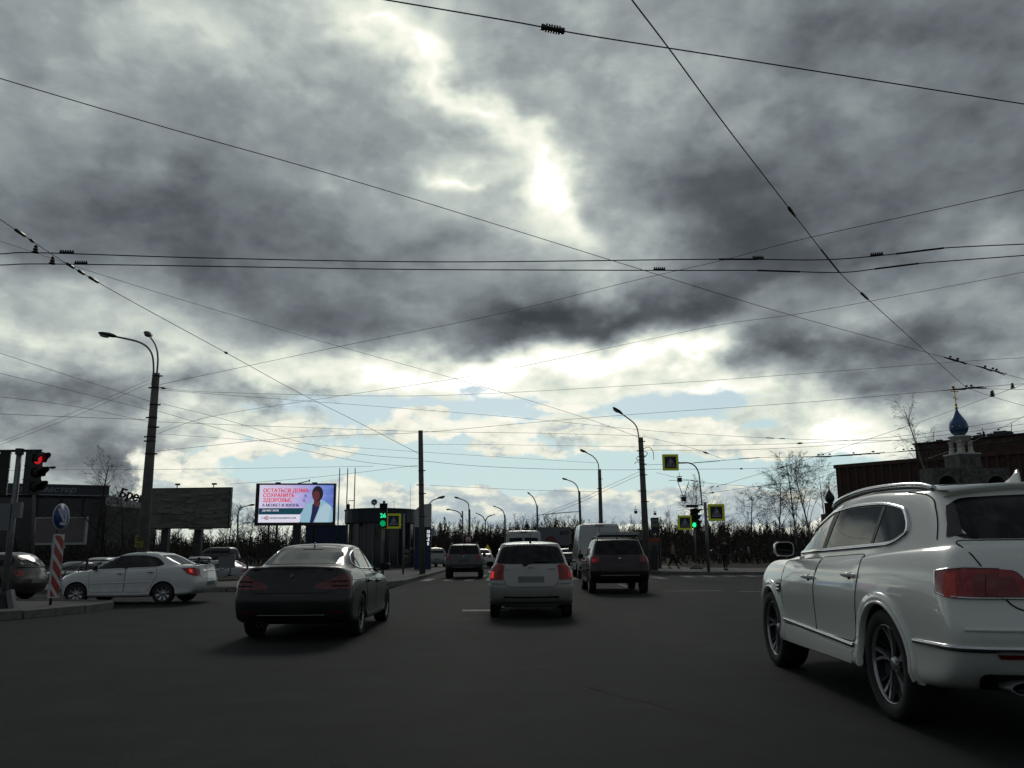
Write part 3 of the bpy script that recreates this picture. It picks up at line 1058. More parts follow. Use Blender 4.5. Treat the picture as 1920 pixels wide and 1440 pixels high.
    for s in (-1, 1):
        for (hx, hr) in ((.56, .10), (.78, .075)):
            c.frontp('headlight', [(s * hx + hr * math.cos(a), .84 + hr * math.sin(a)) for a in [2 * math.pi * k / 20 for k in range(20)]], 'clear_lamp', off=.015, res=.05)
        # roof rails
        ra = [(s * .645, .28, 1.655), (s * .65, .16, 1.700), (s * .66, -.15, 1.740), (s * .668, -.65, 1.764), (s * .668, -1.2, 1.757), (s * .66, -1.62, 1.732), (s * .655, -1.84, 1.690)]
        MB().use('chrome', True).tube(smooth_line(ra, 6), .021, 8).build('roof_rail', c.root)
        MB().use('black_plastic', True).tube([Vector(p) - Vector((0, 0, .024)) for p in smooth_line(ra, 6)], .014, 6).build('rail_base', c.root)
    c.mirrors(.93, .80, 1.255, 'white_pearl', .20, .15, .14)
    c.fin(-1.72, 1.745, 'white_pearl', .19, .085, .06)
    c.wheels(yr, yf, .855, .40, .285, .288, 5, 'turbine')
    return c
def seams(c, polys):
    for poly in polys:
        c.both_ribbon('panel_gap', poly, .008, 'gap', off=.0042, thick=.007, closed=True)


def build_dark_saloon():
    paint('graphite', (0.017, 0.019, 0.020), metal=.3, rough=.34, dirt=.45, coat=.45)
    pm = 'graphite'
    c = Car('saloon_car', 'dark grey saloon seen from behind, with red lamps and a shark fin on its roof')
    yr, yf = -1.405, 1.405
    L = [
        dict(yr=-2.28, yf=1.98, br=.16, bf=.35, w=(.74, .84, .70), z=(.30, .22, .19, .2, .2)),
        dict(yr=-2.40, yf=2.12, br=.18, bf=.42, w=(.855, .895, .80), z=(.40, .36, .34, .36, .36)),
        dict(yr=-2.45, yf=2.17, br=.20, bf=.45, w=(.875, .908, .82), z=(.58, .56, .54, .54, .52)),
        dict(yr=-2.425, yf=2.16, br=.20, bf=.45, w=(.87, .908, .82), z=(.72, .72, .70, .68, .64)),
        dict(yr=-2.405, yf=2.12, br=.22, bf=.45, w=(.845, .895, .80), z=(.89, .88, .84, .79, .72)),
        dict(yr=-2.375, yf=2.00, br=.26, bf=.42, w=(.77, .86, .74), z=(1.045, .985, .925, .865, .79)),
        dict(yr=-2.34, yf=1.70, br=.28, bf=.4, w=(.71, .825, .70), z=(1.085, 1.03, .955, .915, .865)),
        dict(yr=-1.80, yf=1.02, br=.08, bf=.22, w=(.66, .79, .68), z=(1.105, 1.05, .975, .96, .975)),
        dict(yr=-1.42, yf=.62, br=.07, bf=.2, w=(.60, .69, .60), z=(1.245, 1.21, 1.19, 1.19, 1.19)),
        dict(yr=-1.08, yf=.22, br=.07, bf=.18, w=(.53, .60, .52), z=(1.345, 1.345, 1.355, 1.345, 1.34)),
        dict(yr=-.98, yf=.08, br=.08, bf=.2, w=(.47, .52, .46), z=(1.378, 1.39, 1.41, 1.40, 1.375)),
        dict(yr=-.80, yf=-.08, br=.1, bf=.16, w=(.26, .28, .26), z=(1.40, 1.42, 1.435, 1.425, 1.40)),
    ]
    c.shell(L, pm, [(yr, .325, .365), (yf, .325, .365)])
    fd = rounded([(.86, .34), (.92, .93), (-.10, .955), (-.06, .34)], .06)
    rd = rounded([(-.07, .34), (-.11, .955), (-1.02, 1.0), (-1.08, .86), (-1.0, .62), (-.90, .34)], .06)
    a, b = c.both('front_door', fd, pm, off=.003, lip=.004), c.both('rear_door', rd, pm, off=.003, lip=.004)
    seams(c, (fd, rd))
    c.handle(.06, .80, pm, a)
    c.handle(-.86, .83, pm, b)
    win = rounded([(.98, .985), (.60, 1.215), (.20, 1.325), (-.30, 1.358), (-.80, 1.335), (-1.15, 1.255), (-1.36, 1.15), (-1.33, 1.075), (-1.05, 1.035)], [.03, .1, .1, .2, .2, .1, .05, .05, .1])
    c.both('side_window', win, 'glass', off=.005, lip=.006)
    c.both_ribbon('window_trim', win, .022, 'chrome', off=.01, thick=.012, closed=True)
    c.both('window_pillar', [(-.10, .98), (-.04, .98), (-.14, 1.36), (-.22, 1.36)], 'black_plastic', off=.009)
    c.both('window_pillar', [(-1.04, 1.02), (-.99, 1.02), (-1.06, 1.29), (-1.10, 1.28)], 'black_plastic', off=.009)
    c.both_ribbon('crease', [(1.3, .80), (0, .845), (-1.2, .875), (-2.0, .88)], .012, pm, off=.006, thick=.02)
    rw = rounded([(-.63, 1.115), (.63, 1.115), (.505, 1.345), (.2, 1.365), (-.2, 1.365), (-.505, 1.345)], [.05, .05, .04, .1, .1, .04])
    c.rearp('rear_window', rw, 'glass', off=.005, lip=.008)
    c.rearp('brake_light', rounded([(-.16, 1.352), (.16, 1.352), (.16, 1.336), (-.16, 1.336)], .004), 'black_plastic', off=.012)
    tg = rounded([(-.66, 1.06), (.66, 1.06), (.61, .86), (.57, .70), (-.57, .70), (-.61, .86)], [.03, .03, .1, .1, .1, .1])
    c.rearp('boot_lid', tg, pm, off=.003, lip=.004)
    c.ribbon('panel_gap', [Vector((p[0], -2.4, p[1])) for p in tg], REAR, .008, 'gap', off=.0042, thick=.007, closed=True)
    lip_ = MB().use(pm, True)
    ln = [Vector((x, -2.385 + .05 * (x / .7) ** 2, 1.092 - .03 * (x / .7) ** 2)) for x in [-.60 + 1.2 * k / 14 for k in range(15)]]
    for p, q in zip(ln, ln[1:]):
        lip_.add([p + Vector((0, .16, -.012)), q + Vector((0, .16, -.012)), q, p, p + Vector((0, .04, -.05)), q + Vector((0, .04, -.05))], [(0, 1, 2, 3), (3, 2, 5, 4)])
    lip_.build('boot_spoiler', c.root)
    for s in (-1, 1):
        d = Vector((-s * math.sin(R(42)), math.cos(R(42)), 0))
        po = [Vector((s * x, y, z)) for x, y, z in ((.90, -2.08, .93), (.90, -2.12, .84), (.87, -2.32, .75), (.63, -2.44, .745), (.645, -2.43, .90), (.80, -2.36, .965))]
        tl = c.patch('tail_light', po, d, 'dim_red_lamp', off=.009, res=.03, lip=.016)
        for zz in (.80, .865):
            c.ribbon('lamp_segment', [Vector((s * .86, -2.3, zz)), Vector((s * .76, -2.4, zz)), Vector((s * .66, -2.43, zz))], d, .018, 'gap', off=.013, thick=.01, parent=tl, step=.03)
        pi = rounded([(s * .615, .90), (s * .605, .745), (s * .36, .76), (s * .34, .80), (s * .42, .855)], .02)
        c.rearp('tail_light', pi, 'dim_red_lamp', off=.009, res=.04, lip=.014)
        c.rearp('reflector', [(s * .80, .44), (s * .52, .43), (s * .52, .41), (s * .79, .415)], 'dim_red_lamp', off=.009)
    c.rearp('number_plate', rounded([(-.26, .86), (.26, .86), (.26, .75), (-.26, .75)], .01), 'plate_dark', off=.01)
    em = c.rearp('emblem', [(.041 * math.cos(t), .955 + .041 * math.sin(t)) for t in [2 * math.pi * k / 20 for k in range(20)]], 'dark_steel', off=.012, res=.03)
    for k in range(4):
        q = [(0, .955)] + [(.029 * math.cos(t), .955 + .029 * math.sin(t)) for t in [math.pi / 2 * (k + j / 5) for j in range(6)]]
        c.rearp('emblem_quarter', q, 'emblem_blue' if k % 2 else 'grey_steel', off=.015, res=.03, parent=em, lip=.002)
    c.rearp('rear_apron', rounded([(-.56, .37), (.56, .37), (.50, .29), (-.50, .29)], .03), 'black_plastic', off=.012)
    c.ribbon('bumper_strip', [Vector((x, -2.4, .385)) for x in (-.5, -.25, 0, .25, .5)], REAR, .014, 'grey_steel', off=.016, thick=.01)
    for x in (-.48, -.40):
        MB().use('dark_steel', True).lathe([(.038, 0), (.04, .03), (.034, .03), (.03, -.12)], 14, Matrix.Translation((x, -2.30, .245)) @ Matrix.Rotation(R(90), 4, 'X'), caps=False).build('exhaust_pipe', c.root)
    c.frontp('windscreen', rounded([(-.65, .99), (.65, .99), (.49, 1.34), (-.49, 1.34)], .05), 'glass', off=.005)
    for s in (-1, 1):
        c.frontp('headlight', rounded([(s * .36, .66), (s * .78, .70), (s * .76, .60), (s * .40, .56)], .03), 'clear_lamp', off=.01)
        c.frontp('grille', rounded([(s * .03, .66), (s * .30, .67), (s * .28, .55), (s * .05, .55)], .03), 'black_plastic', off=.012)
    c.mirrors(.855, .66, 1.03, pm, .19, .13, .12)
    c.fin(-.92, 1.402, pm, .16, .065, .05)
    c.wheels(yr, yf, .785, .325, .225, .225, 5, 'vee')
    return c


def build_hatchback():
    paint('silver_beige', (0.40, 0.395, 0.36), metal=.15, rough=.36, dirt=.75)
    pm = 'silver_beige'
    c = Car('hatchback', 'silver beige hatchback with brake lights on, in the middle of the junction')
    yr, yf = -1.3, 1.3
    L = [
        dict(yr=-1.92, yf=1.98, br=.14, bf=.3, w=(.74, .80, .68), z=(.30, .22, .2, .2, .2)),
        dict(yr=-2.02, yf=2.10, br=.16, bf=.38, w=(.825, .845, .76), z=(.38, .36, .36, .36, .36)),
        dict(yr=-2.07, yf=2.14, br=.18, bf=.42, w=(.845, .855, .78), z=(.56, .55, .55, .54, .52)),
        dict(yr=-2.055, yf=2.12, br=.20, bf=.42, w=(.845, .856, .78), z=(.70, .72, .70, .68, .64)),
        dict(yr=-2.00, yf=2.06, br=.22, bf=.40, w=(.825, .85, .76), z=(.86, .86, .84, .80, .72)),
        dict(yr=-1.965, yf=1.88, br=.24, bf=.36, w=(.79, .83, .72), z=(.98, .96, .92, .88, .82)),
        dict(yr=-1.945, yf=1.60, br=.24, bf=.3, w=(.765, .81, .70), z=(1.01, .99, .95, .93, .90)),
        dict(yr=-1.925, yf=1.16, br=.22, bf=.22, w=(.745, .79, .66), z=(1.035, 1.01, .975, .965, .98)),
        dict(yr=-1.78, yf=.72, br=.2, bf=.18, w=(.675, .71, .60), z=(1.23, 1.22, 1.20, 1.20, 1.21)),
        dict(yr=-1.64, yf=.34, br=.18, bf=.16, w=(.60, .625, .53), z=(1.385, 1.39, 1.39, 1.38, 1.365)),
        dict(yr=-1.60, yf=.20, br=.2, bf=.18, w=(.54, .56, .48), z=(1.43, 1.44, 1.45, 1.43, 1.41)),
        dict(yr=-1.45, yf=.02, br=.2, bf=.15, w=(.28, .30, .28), z=(1.45, 1.46, 1.475, 1.46, 1.435)),
    ]
    c.shell(L, pm, [(yr, .30, .34), (yf, .30, .34)])
    fd = rounded([(.85, .33), (.90, .93), (-.12, .955), (-.10, .33)], .06)
    rd = rounded([(-.11, .33), (-.13, .955), (-.98, .985), (-1.02, .80), (-.88, .33)], .06)
    a, b = c.both('front_door', fd, pm, off=.003, lip=.004), c.both('rear_door', rd, pm, off=.003, lip=.004)
    seams(c, (fd, rd))
    c.handle(.0, .83, pm, a)
    c.handle(-.85, .85, pm, b)
    win = rounded([(1.0, .985), (.62, 1.22), (.25, 1.355), (-.4, 1.39), (-1.1, 1.37), (-1.42, 1.28), (-1.50, 1.10), (-1.35, 1.04)], [.03, .1, .1, .2, .2, .1, .05, .1])
    c.both('side_window', win, 'glass', off=.005, lip=.006)
    c.both('window_pillar', [(-.13, .97), (-.07, .97), (-.13, 1.38), (-.20, 1.38)], 'black_plastic', off=.009)
    c.both('window_pillar', [(-.98, 1.02), (-.93, 1.02), (-1.02, 1.38), (-1.08, 1.37)], 'black_plastic', off=.009)
    rw = rounded([(-.70, 1.045), (.70, 1.045), (.585, 1.36), (.25, 1.395), (-.25, 1.395), (-.585, 1.36)], [.05, .05, .07, .2, .2, .07])
    c.rearp('rear_window', rw, 'glass', off=.005, lip=.008)
    tg = rounded([(-.575, 1.035), (.575, 1.035), (.565, .78), (.50, .605), (-.50, .605), (-.565, .78)], [.02, .02, .08, .1, .1, .08])
    c.rearp('tailgate', tg, pm, off=.003, lip=.004)
    c.ribbon('panel_gap', [Vector((p[0], -2, p[1])) for p in tg], REAR, .008, 'gap', off=.0042, thick=.007, closed=True)
    for s in (-1, 1):
        d = Vector((-s * math.sin(R(30)), math.cos(R(30)), 0))
        po = [Vector((s * x, y, z)) for x, y, z in ((.865, -1.80, .74), (.84, -1.96, .735), (.60, -2.04, .735), (.60, -2.0, 1.0), (.70, -1.95, 1.045), (.79, -1.85, 1.02), (.845, -1.78, .90))]
        tl = c.patch('tail_light', po, d, 'red_lamp', off=.010, res=.03, lip=.016)
        q = [Vector((s * x, y, z)) for x, y, z in ((.835, -1.92, .765), (.785, -1.96, .765), (.79, -1.94, .89), (.83, -1.88, .89))]
        c.patch('lamp_segment', q, d, 'brake_lamp_lit' if s < 0 else 'red_lamp_lit', off=.014, res=.04, lip=.006, parent=tl)
        q = [Vector((s * x, y, z)) for x, y, z in ((.70, -2.0, .76), (.62, -2.0, .76), (.62, -1.98, 1.0), (.70, -1.95, 1.01))]
        c.patch('lamp_segment', q, d, 'dark_red_lamp', off=.014, res=.04, lip=.006, parent=tl)
        c.rearp('bumper_corner', rounded([(s * .83, .72), (s * .60, .72), (s * .56, .66), (s * .83, .67)], .02), pm, off=.03, lip=.03)
    c.rearp('number_plate', rounded([(-.26, .80), (.26, .80), (.26, .69), (-.26, .69)], .01), 'plate', off=.01)
    em = MB().use('chrome', True)
    p, n = c.hit(Vector((0, -2, .945)), REAR, .008)
    for rx, rz, oz in ((.062, .043, 0), (.024, .040, 0), (.052, .018, .018)):
        em.tube([(p.x + rx * math.cos(t), p.y + .004, p.z + oz + rz * math.sin(t)) for t in [2 * math.pi * k / 22 for k in range(23)]], .006, 6)
    em.build('emblem', c.root)
    wp = MB().use('black_plastic', True)
    p, n = c.hit(Vector((-.12, -2, 1.02)), REAR, .012)
    wp.box(p + Vector((0, .0, 0)), (.09, .04, .05)).tube([p, p + Vector((.22, .035, .06)), p + Vector((.50, .04, .055))], .011, 6)
    wp.build('wiper', c.root)
    c.ribbon('bumper_groove', [Vector((x, -2.05, .405 + .01 * abs(x))) for x in [-.56 + 1.12 * k / 10 for k in range(11)]], REAR, .035, 'gap', off=.004, thick=.004)
    c.rearp('badge', [(-.52, .93), (-.43, .93), (-.43, .918), (-.52, .918)], 'grey_steel', off=.008)
    c.rearp('badge', [(.34, .945), (.50, .945), (.50, .925), (.34, .925)], 'grey_steel', off=.008)
    c.frontp('windscreen', rounded([(-.64, .99), (.64, .99), (.50, 1.36), (-.50, 1.36)], .05), 'glass', off=.005)
    for s in (-1, 1):
        c.frontp('headlight', rounded([(s * .34, .68), (s * .74, .78), (s * .74, .62), (s * .40, .58)], .03), 'clear_lamp', off=.01)
    c.frontp('grille', rounded([(-.28, .68), (.28, .68), (.24, .59), (-.24, .59)], .02), 'black_plastic', off=.01)
    MB().use('black_plastic', True).box((0, -1.98, .25), (1.1, .06, .05)).tube([(.42, -1.8, .23), (.42, -2.05, .23)], .028, 8).build('underbody_bar', c.root)
    c.mirrors(.82, .76, 1.0, pm, .17, .13, .1)
    c.whip(-1.46, 1.455, .22, -.25)
    c.wheels(yr, yf, .745, .30, .195, .19, 7, 'cover')
    return c


def build_crossover(name, label, pm, glossy_rack=True, board=False, lamp='red_lamp'):
    c = Car(name, label)
    yr, yf = -1.335, 1.335
    L = [
        dict(yr=-2.00, yf=2.0, br=.14, bf=.3, w=(.76, .84, .70), z=(.42, .30, .27, .28, .28)),
        dict(yr=-2.11, yf=2.12, br=.16, bf=.36, w=(.865, .895, .80), z=(.50, .44, .42, .44, .44)),
        dict(yr=-2.16, yf=2.16, br=.18, bf=.40, w=(.89, .905, .82), z=(.66, .64, .62, .62, .60)),
        dict(yr=-2.14, yf=2.15, br=.20, bf=.40, w=(.895, .912, .82), z=(.80, .82, .80, .76, .72)),
        dict(yr=-2.09, yf=2.10, br=.22, bf=.38, w=(.875, .905, .80), z=(.98, .98, .95, .90, .84)),
        dict(yr=-2.045, yf=1.96, br=.24, bf=.34, w=(.835, .88, .76), z=(1.10, 1.09, 1.04, 1.0, .94)),
        dict(yr=-2.02, yf=1.66, br=.24, bf=.3, w=(.81, .86, .74), z=(1.13, 1.12, 1.07, 1.05, 1.02)),
        dict(yr=-2.00, yf=1.12, br=.22, bf=.22, w=(.79, .84, .70), z=(1.155, 1.14, 1.095, 1.09, 1.10)),
        dict(yr=-1.88, yf=.72, br=.2, bf=.18, w=(.725, .765, .65), z=(1.38, 1.37, 1.35, 1.35, 1.36)),
        dict(yr=-1.76, yf=.36, br=.18, bf=.16, w=(.665, .69, .58), z=(1.55, 1.56, 1.57, 1.55, 1.53)),
        dict(yr=-1.72, yf=.22, br=.2, bf=.18, w=(.60, .62, .52), z=(1.60, 1.61, 1.625, 1.61, 1.58)),
        dict(yr=-1.55, yf=.05, br=.2, bf=.15, w=(.32, .34, .30), z=(1.62, 1.635, 1.65, 1.64, 1.61)),
    ]
    c.shell(L, pm, [(yr, .345, .40), (yf, .345, .40)])
    fd = rounded([(.85, .44), (.90, 1.03), (-.12, 1.065), (-.10, .44)], .06)
    rd = rounded([(-.11, .44), (-.13, 1.065), (-.98, 1.10), (-1.04, .88), (-.86, .44)], .06)
    a, b = c.both('front_door', fd, pm, off=.003, lip=.004), c.both('rear_door', rd, pm, off=.003, lip=.004)
    seams(c, (fd, rd))
    c.handle(.0, .94, pm, a)
    c.handle(-.85, .96, pm, b)
    win = rounded([(1.0, 1.095), (.64, 1.36), (.30, 1.52), (-.4, 1.565), (-1.1, 1.555), (-1.56, 1.49), (-1.66, 1.24), (-1.5, 1.17)], [.03, .1, .1, .2, .2, .1, .06, .1])
    c.both('side_window', win, 'glass', off=.005, lip=.006)
    c.both('window_pillar', [(-.13, 1.09), (-.06, 1.09), (-.13, 1.56), (-.20, 1.56)], 'black_plastic', off=.009)
    c.both('window_pillar', [(-.98, 1.13), (-.91, 1.13), (-1.02, 1.55), (-1.09, 1.55)], pm, off=.009)
    rw = rounded([(-.74, 1.165), (.74, 1.165), (.66, 1.50), (.60, 1.555), (-.60, 1.555), (-.66, 1.50)], [.06, .06, .06, .06, .06, .06])
    c.rearp('rear_window', rw, 'glass', off=.005, lip=.008)
    tg = rounded([(-.62, 1.15), (.62, 1.15), (.64, .92), (.60, .62), (-.60, .62), (-.64, .92)], [.03, .03, .1, .06, .06, .1])
    c.rearp('tailgate', tg, pm, off=.003, lip=.004)
    c.ribbon('panel_gap', [Vector((p[0], -2, p[1])) for p in tg], REAR, .008, 'gap', off=.0042, thick=.007, closed=True)
    for s in (-1, 1):
        d = Vector((-s * math.sin(R(32)), math.cos(R(32)), 0))
        po = [Vector((s * x, y, z)) for x, y, z in ((.90, -1.86, .92), (.88, -2.02, .90), (.66, -2.12, .92), (.66, -2.06, 1.10), (.80, -1.98, 1.13), (.86, -1.85, 1.10))]
        tl = c.patch('tail_light', po, d, lamp, off=.010, res=.03, lip=.016)
        q = [Vector((s * x, y, z)) for x, y, z in ((.85, -2.0, .94), (.76, -2.08, .94), (.76, -2.04, 1.03), (.85, -1.97, 1.03))]
        c.patch('lamp_segment', q, d, 'red_lamp_lit' if (s < 0 and board) else 'dark_red_lamp', off=.014, res=.04, lip=.006, parent=tl)
        if glossy_rack:
            ra = [(s * .60, .1, 1.60), (s * .615, 0, 1.655), (s * .62, -.7, 1.695), (s * .615, -1.45, 1.665), (s * .60, -1.56, 1.60)]
            MB().use('black_plastic', True).tube(smooth_line(ra, 5), .017, 7).build('roof_rail', c.root)
        c.frontp('headlight', rounded([(s * .36, .84), (s * .76, .90), (s * .76, .76), (s * .42, .74)], .03), 'clear_lamp', off=.01)
    c.rearp('number_plate', rounded([(-.26, .90), (.26, .90), (.26, .79), (-.26, .79)], .01), 'plate_dark', off=.01)
    p, n = c.hit(Vector((0, -2, 1.03)), REAR, .006)
    MB().use('chrome', True).prism([(.045, 0), (0, .055), (-.045, 0), (0, -.055)], -.004, .01, Matrix.Translation(p) @ Matrix.Rotation(R(90), 4, 'X')).build('emblem', c.root)
    c.rearp('bumper_insert', rounded([(-.72, .56), (.72, .56), (.60, .42), (-.60, .42)], .05), 'black_plastic', off=.012)
    c.ribbon('skid_plate', [Vector((x, -2.1, .545)) for x in [-.58 + 1.16 * k / 8 for k in range(9)]], REAR, .035, 'grey_steel', off=.022, thick=.02)
    c.frontp('windscreen', rounded([(-.68, 1.11), (.68, 1.11), (.55, 1.52), (-.55, 1.52)], .05), 'glass', off=.005)
    c.frontp('grille', rounded([(-.34, .86), (.34, .86), (.30, .72), (-.30, .72)], .03), 'black_plastic', off=.01)
    if board:
        MB().use('letter_white').box((.12, -.72, 1.80), (1.25, .9, .085), 0).use('black_plastic').box((.12, -.35, 1.73), (1.2, .04, .06)).box((.12, -1.1, 1.73), (1.2, .04, .06)).build('roof_rack', c.root)
    c.mirrors(.87, .74, 1.10, 'black_plastic', .18, .16, .11)
    c.whip(-1.5, 1.63, .24, -.2)
    c.wheels(yr, yf, .79, .345, .215, .215, 5, 'five')
    return c


def build_red_crossover():
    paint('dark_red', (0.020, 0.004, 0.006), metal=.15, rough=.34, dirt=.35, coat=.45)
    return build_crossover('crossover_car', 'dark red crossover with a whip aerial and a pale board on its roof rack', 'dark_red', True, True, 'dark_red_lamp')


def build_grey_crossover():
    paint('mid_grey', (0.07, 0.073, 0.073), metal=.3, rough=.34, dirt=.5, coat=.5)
    return build_crossover('crossover_car', 'small looking grey crossover driving off along the road ahead of the hatchback', 'mid_grey', True, False, 'dark_red_lamp')


def build_white_saloon():
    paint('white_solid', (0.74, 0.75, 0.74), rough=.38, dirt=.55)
    pm = 'white_solid'
    c = Car('saloon_car', 'white saloon crossing from the right, side on, behind the kerbed island')
    yr, yf = -1.238, 1.238
    L = [
        dict(yr=-2.12, yf=1.92, br=.14, bf=.3, w=(.72, .80, .68), z=(.32, .24, .2, .2, .22)),
        dict(yr=-2.22, yf=2.02, br=.16, bf=.38, w=(.82, .845, .76), z=(.42, .38, .36, .36, .36)),
        dict(yr=-2.27, yf=2.06, br=.18, bf=.42, w=(.84, .85, .78), z=(.58, .56, .54, .54, .52)),
        dict(yr=-2.25, yf=2.05, br=.20, bf=.42, w=(.84, .85, .78), z=(.74, .74, .72, .70, .66)),
        dict(yr=-2.22, yf=1.98, br=.22, bf=.42, w=(.815, .845, .76), z=(.92, .91, .86, .82, .76)),
        dict(yr=-2.19, yf=1.82, br=.24, bf=.36, w=(.76, .82, .72), z=(1.065, 1.03, .96, .91, .86)),
        dict(yr=-2.15, yf=1.50, br=.26, bf=.3, w=(.72, .80, .70), z=(1.10, 1.07, .99, .96, .94)),
        dict(yr=-1.62, yf=1.08, br=.10, bf=.20, w=(.66, .775, .66), z=(1.12, 1.10, 1.015, 1.0, 1.01)),
        dict(yr=-1.34, yf=.70, br=.10, bf=.18, w=(.605, .69, .60), z=(1.28, 1.26, 1.23, 1.23, 1.24)),
        dict(yr=-1.04, yf=.34, br=.10, bf=.16, w=(.545, .605, .52), z=(1.41, 1.41, 1.415, 1.40, 1.385)),
        dict(yr=-.96, yf=.20, br=.12, bf=.18, w=(.49, .53, .46), z=(1.45, 1.46, 1.475, 1.46, 1.43)),
        dict(yr=-.78, yf=.0, br=.12, bf=.15, w=(.26, .28, .26), z=(1.47, 1.485, 1.50, 1.485, 1.455)),
    ]
    c.shell(L, pm, [(yr, .305, .355), (yf, .305, .355)])
    fd = rounded([(.84, .35), (.90, .97), (-.14, 1.0), (-.12, .35)], .06)
    rd = rounded([(-.13, .35), (-.15, 1.0), (-1.0, 1.05), (-1.06, .84), (-.80, .35)], .06)
    a, b = c.both('front_door', fd, pm, off=.003, lip=.004), c.both('rear_door', rd, pm, off=.003, lip=.004)
    seams(c, (fd, rd))
    c.handle(.0, .88, pm, a, .17)
    c.handle(-.86, .92, pm, b, .17)
    win = rounded([(1.0, 1.0), (.66, 1.235), (.32, 1.365), (-.1, 1.405), (-.62, 1.40), (-.96, 1.33), (-1.20, 1.14), (-1.05, 1.075)], [.03, .1, .1, .2, .2, .1, .06, .08])
    c.both('side_window', win, 'black_glass', off=.005, lip=.006)
    c.both('window_pillar', [(-.15, 1.01), (-.08, 1.01), (-.14, 1.40), (-.20, 1.40)], 'black_plastic', off=.009)
    c.both_ribbon('side_moulding', [(.82, .60), (0, .615), (-.84, .635)], .03, pm, off=.010, thick=.02)
    rw = rounded([(-.62, 1.13), (.62, 1.13), (.52, 1.40), (-.52, 1.40)], .06)
    c.rearp('rear_window', rw, 'glass', off=.005, lip=.008)
    tg = rounded([(-.60, 1.09), (.60, 1.09), (.56, .70), (-.56, .70)], .06)
    c.rearp('boot_lid', tg, pm, off=.003, lip=.004)
    c.ribbon('panel_gap', [Vector((p[0], -2.2, p[1])) for p in tg], REAR, .008, 'gap', off=.0042, thick=.007, closed=True)
    for s in (-1, 1):
        d = Vector((-s * math.sin(R(55)), math.cos(R(55)), 0))
        po = [Vector((s * x, y, z)) for x, y, z in ((.855, -1.76, 1.02), (.85, -1.92, .86), (.82, -2.14, .79), (.64, -2.23, .80), (.66, -2.21, .98), (.80, -2.1, 1.03))]
        tl = c.patch('tail_light', po, d, 'red_lamp', off=.010, res=.03, lip=.016)
        q = [Vector((s * x, y, z)) for x, y, z in ((.845, -1.98, .90), (.82, -2.06, .88), (.82, -2.05, .98), (.845, -1.97, 1.0))]
        c.patch('lamp_segment', q, d, 'brake_lamp_lit', off=.014, res=.04, lip=.006, parent=tl)
        d = Vector((-s * math.sin(R(50)), -math.cos(R(50)), 0))
        po = [Vector((s * x, y, z)) for x, y, z in ((.83, 1.62, .80), (.80, 1.80, .70), (.55, 1.99, .66), (.50, 1.98, .74), (.70, 1.80, .83))]
        c.patch('headlight', po, d, 'clear_lamp', off=.010, res=.04, lip=.016)
        c.frontp('fog_lamp', rounded([(s * .50, .46), (s * .70, .46), (s * .68, .36), (s * .52, .36)], .03), 'black_plastic', off=.01)
    c.ribbon('boot_trim', [Vector((x, -2.2, .935)) for x in (-.4, -.2, 0, .2, .4)], REAR, .03, 'chrome', off=.012)
    c.rearp('number_plate', rounded([(-.26, .62), (.26, .62), (.26, .51), (-.26, .51)], .01), 'plate', off=.01)
    c.frontp('windscreen', rounded([(-.64, 1.02), (.64, 1.02), (.50, 1.385), (-.50, 1.385)], .05), 'glass', off=.005)
    c.frontp('grille', rounded([(-.40, .68), (.40, .68), (.32, .50), (-.32, .50)], .03), 'black_plastic', off=.01)
    c.mirrors(.82, .72, 1.04, 'black_plastic', .16, .13, .1)
    c.wheels(yr, yf, .745, .305, .19, .205, 8, 'cover')
    return c


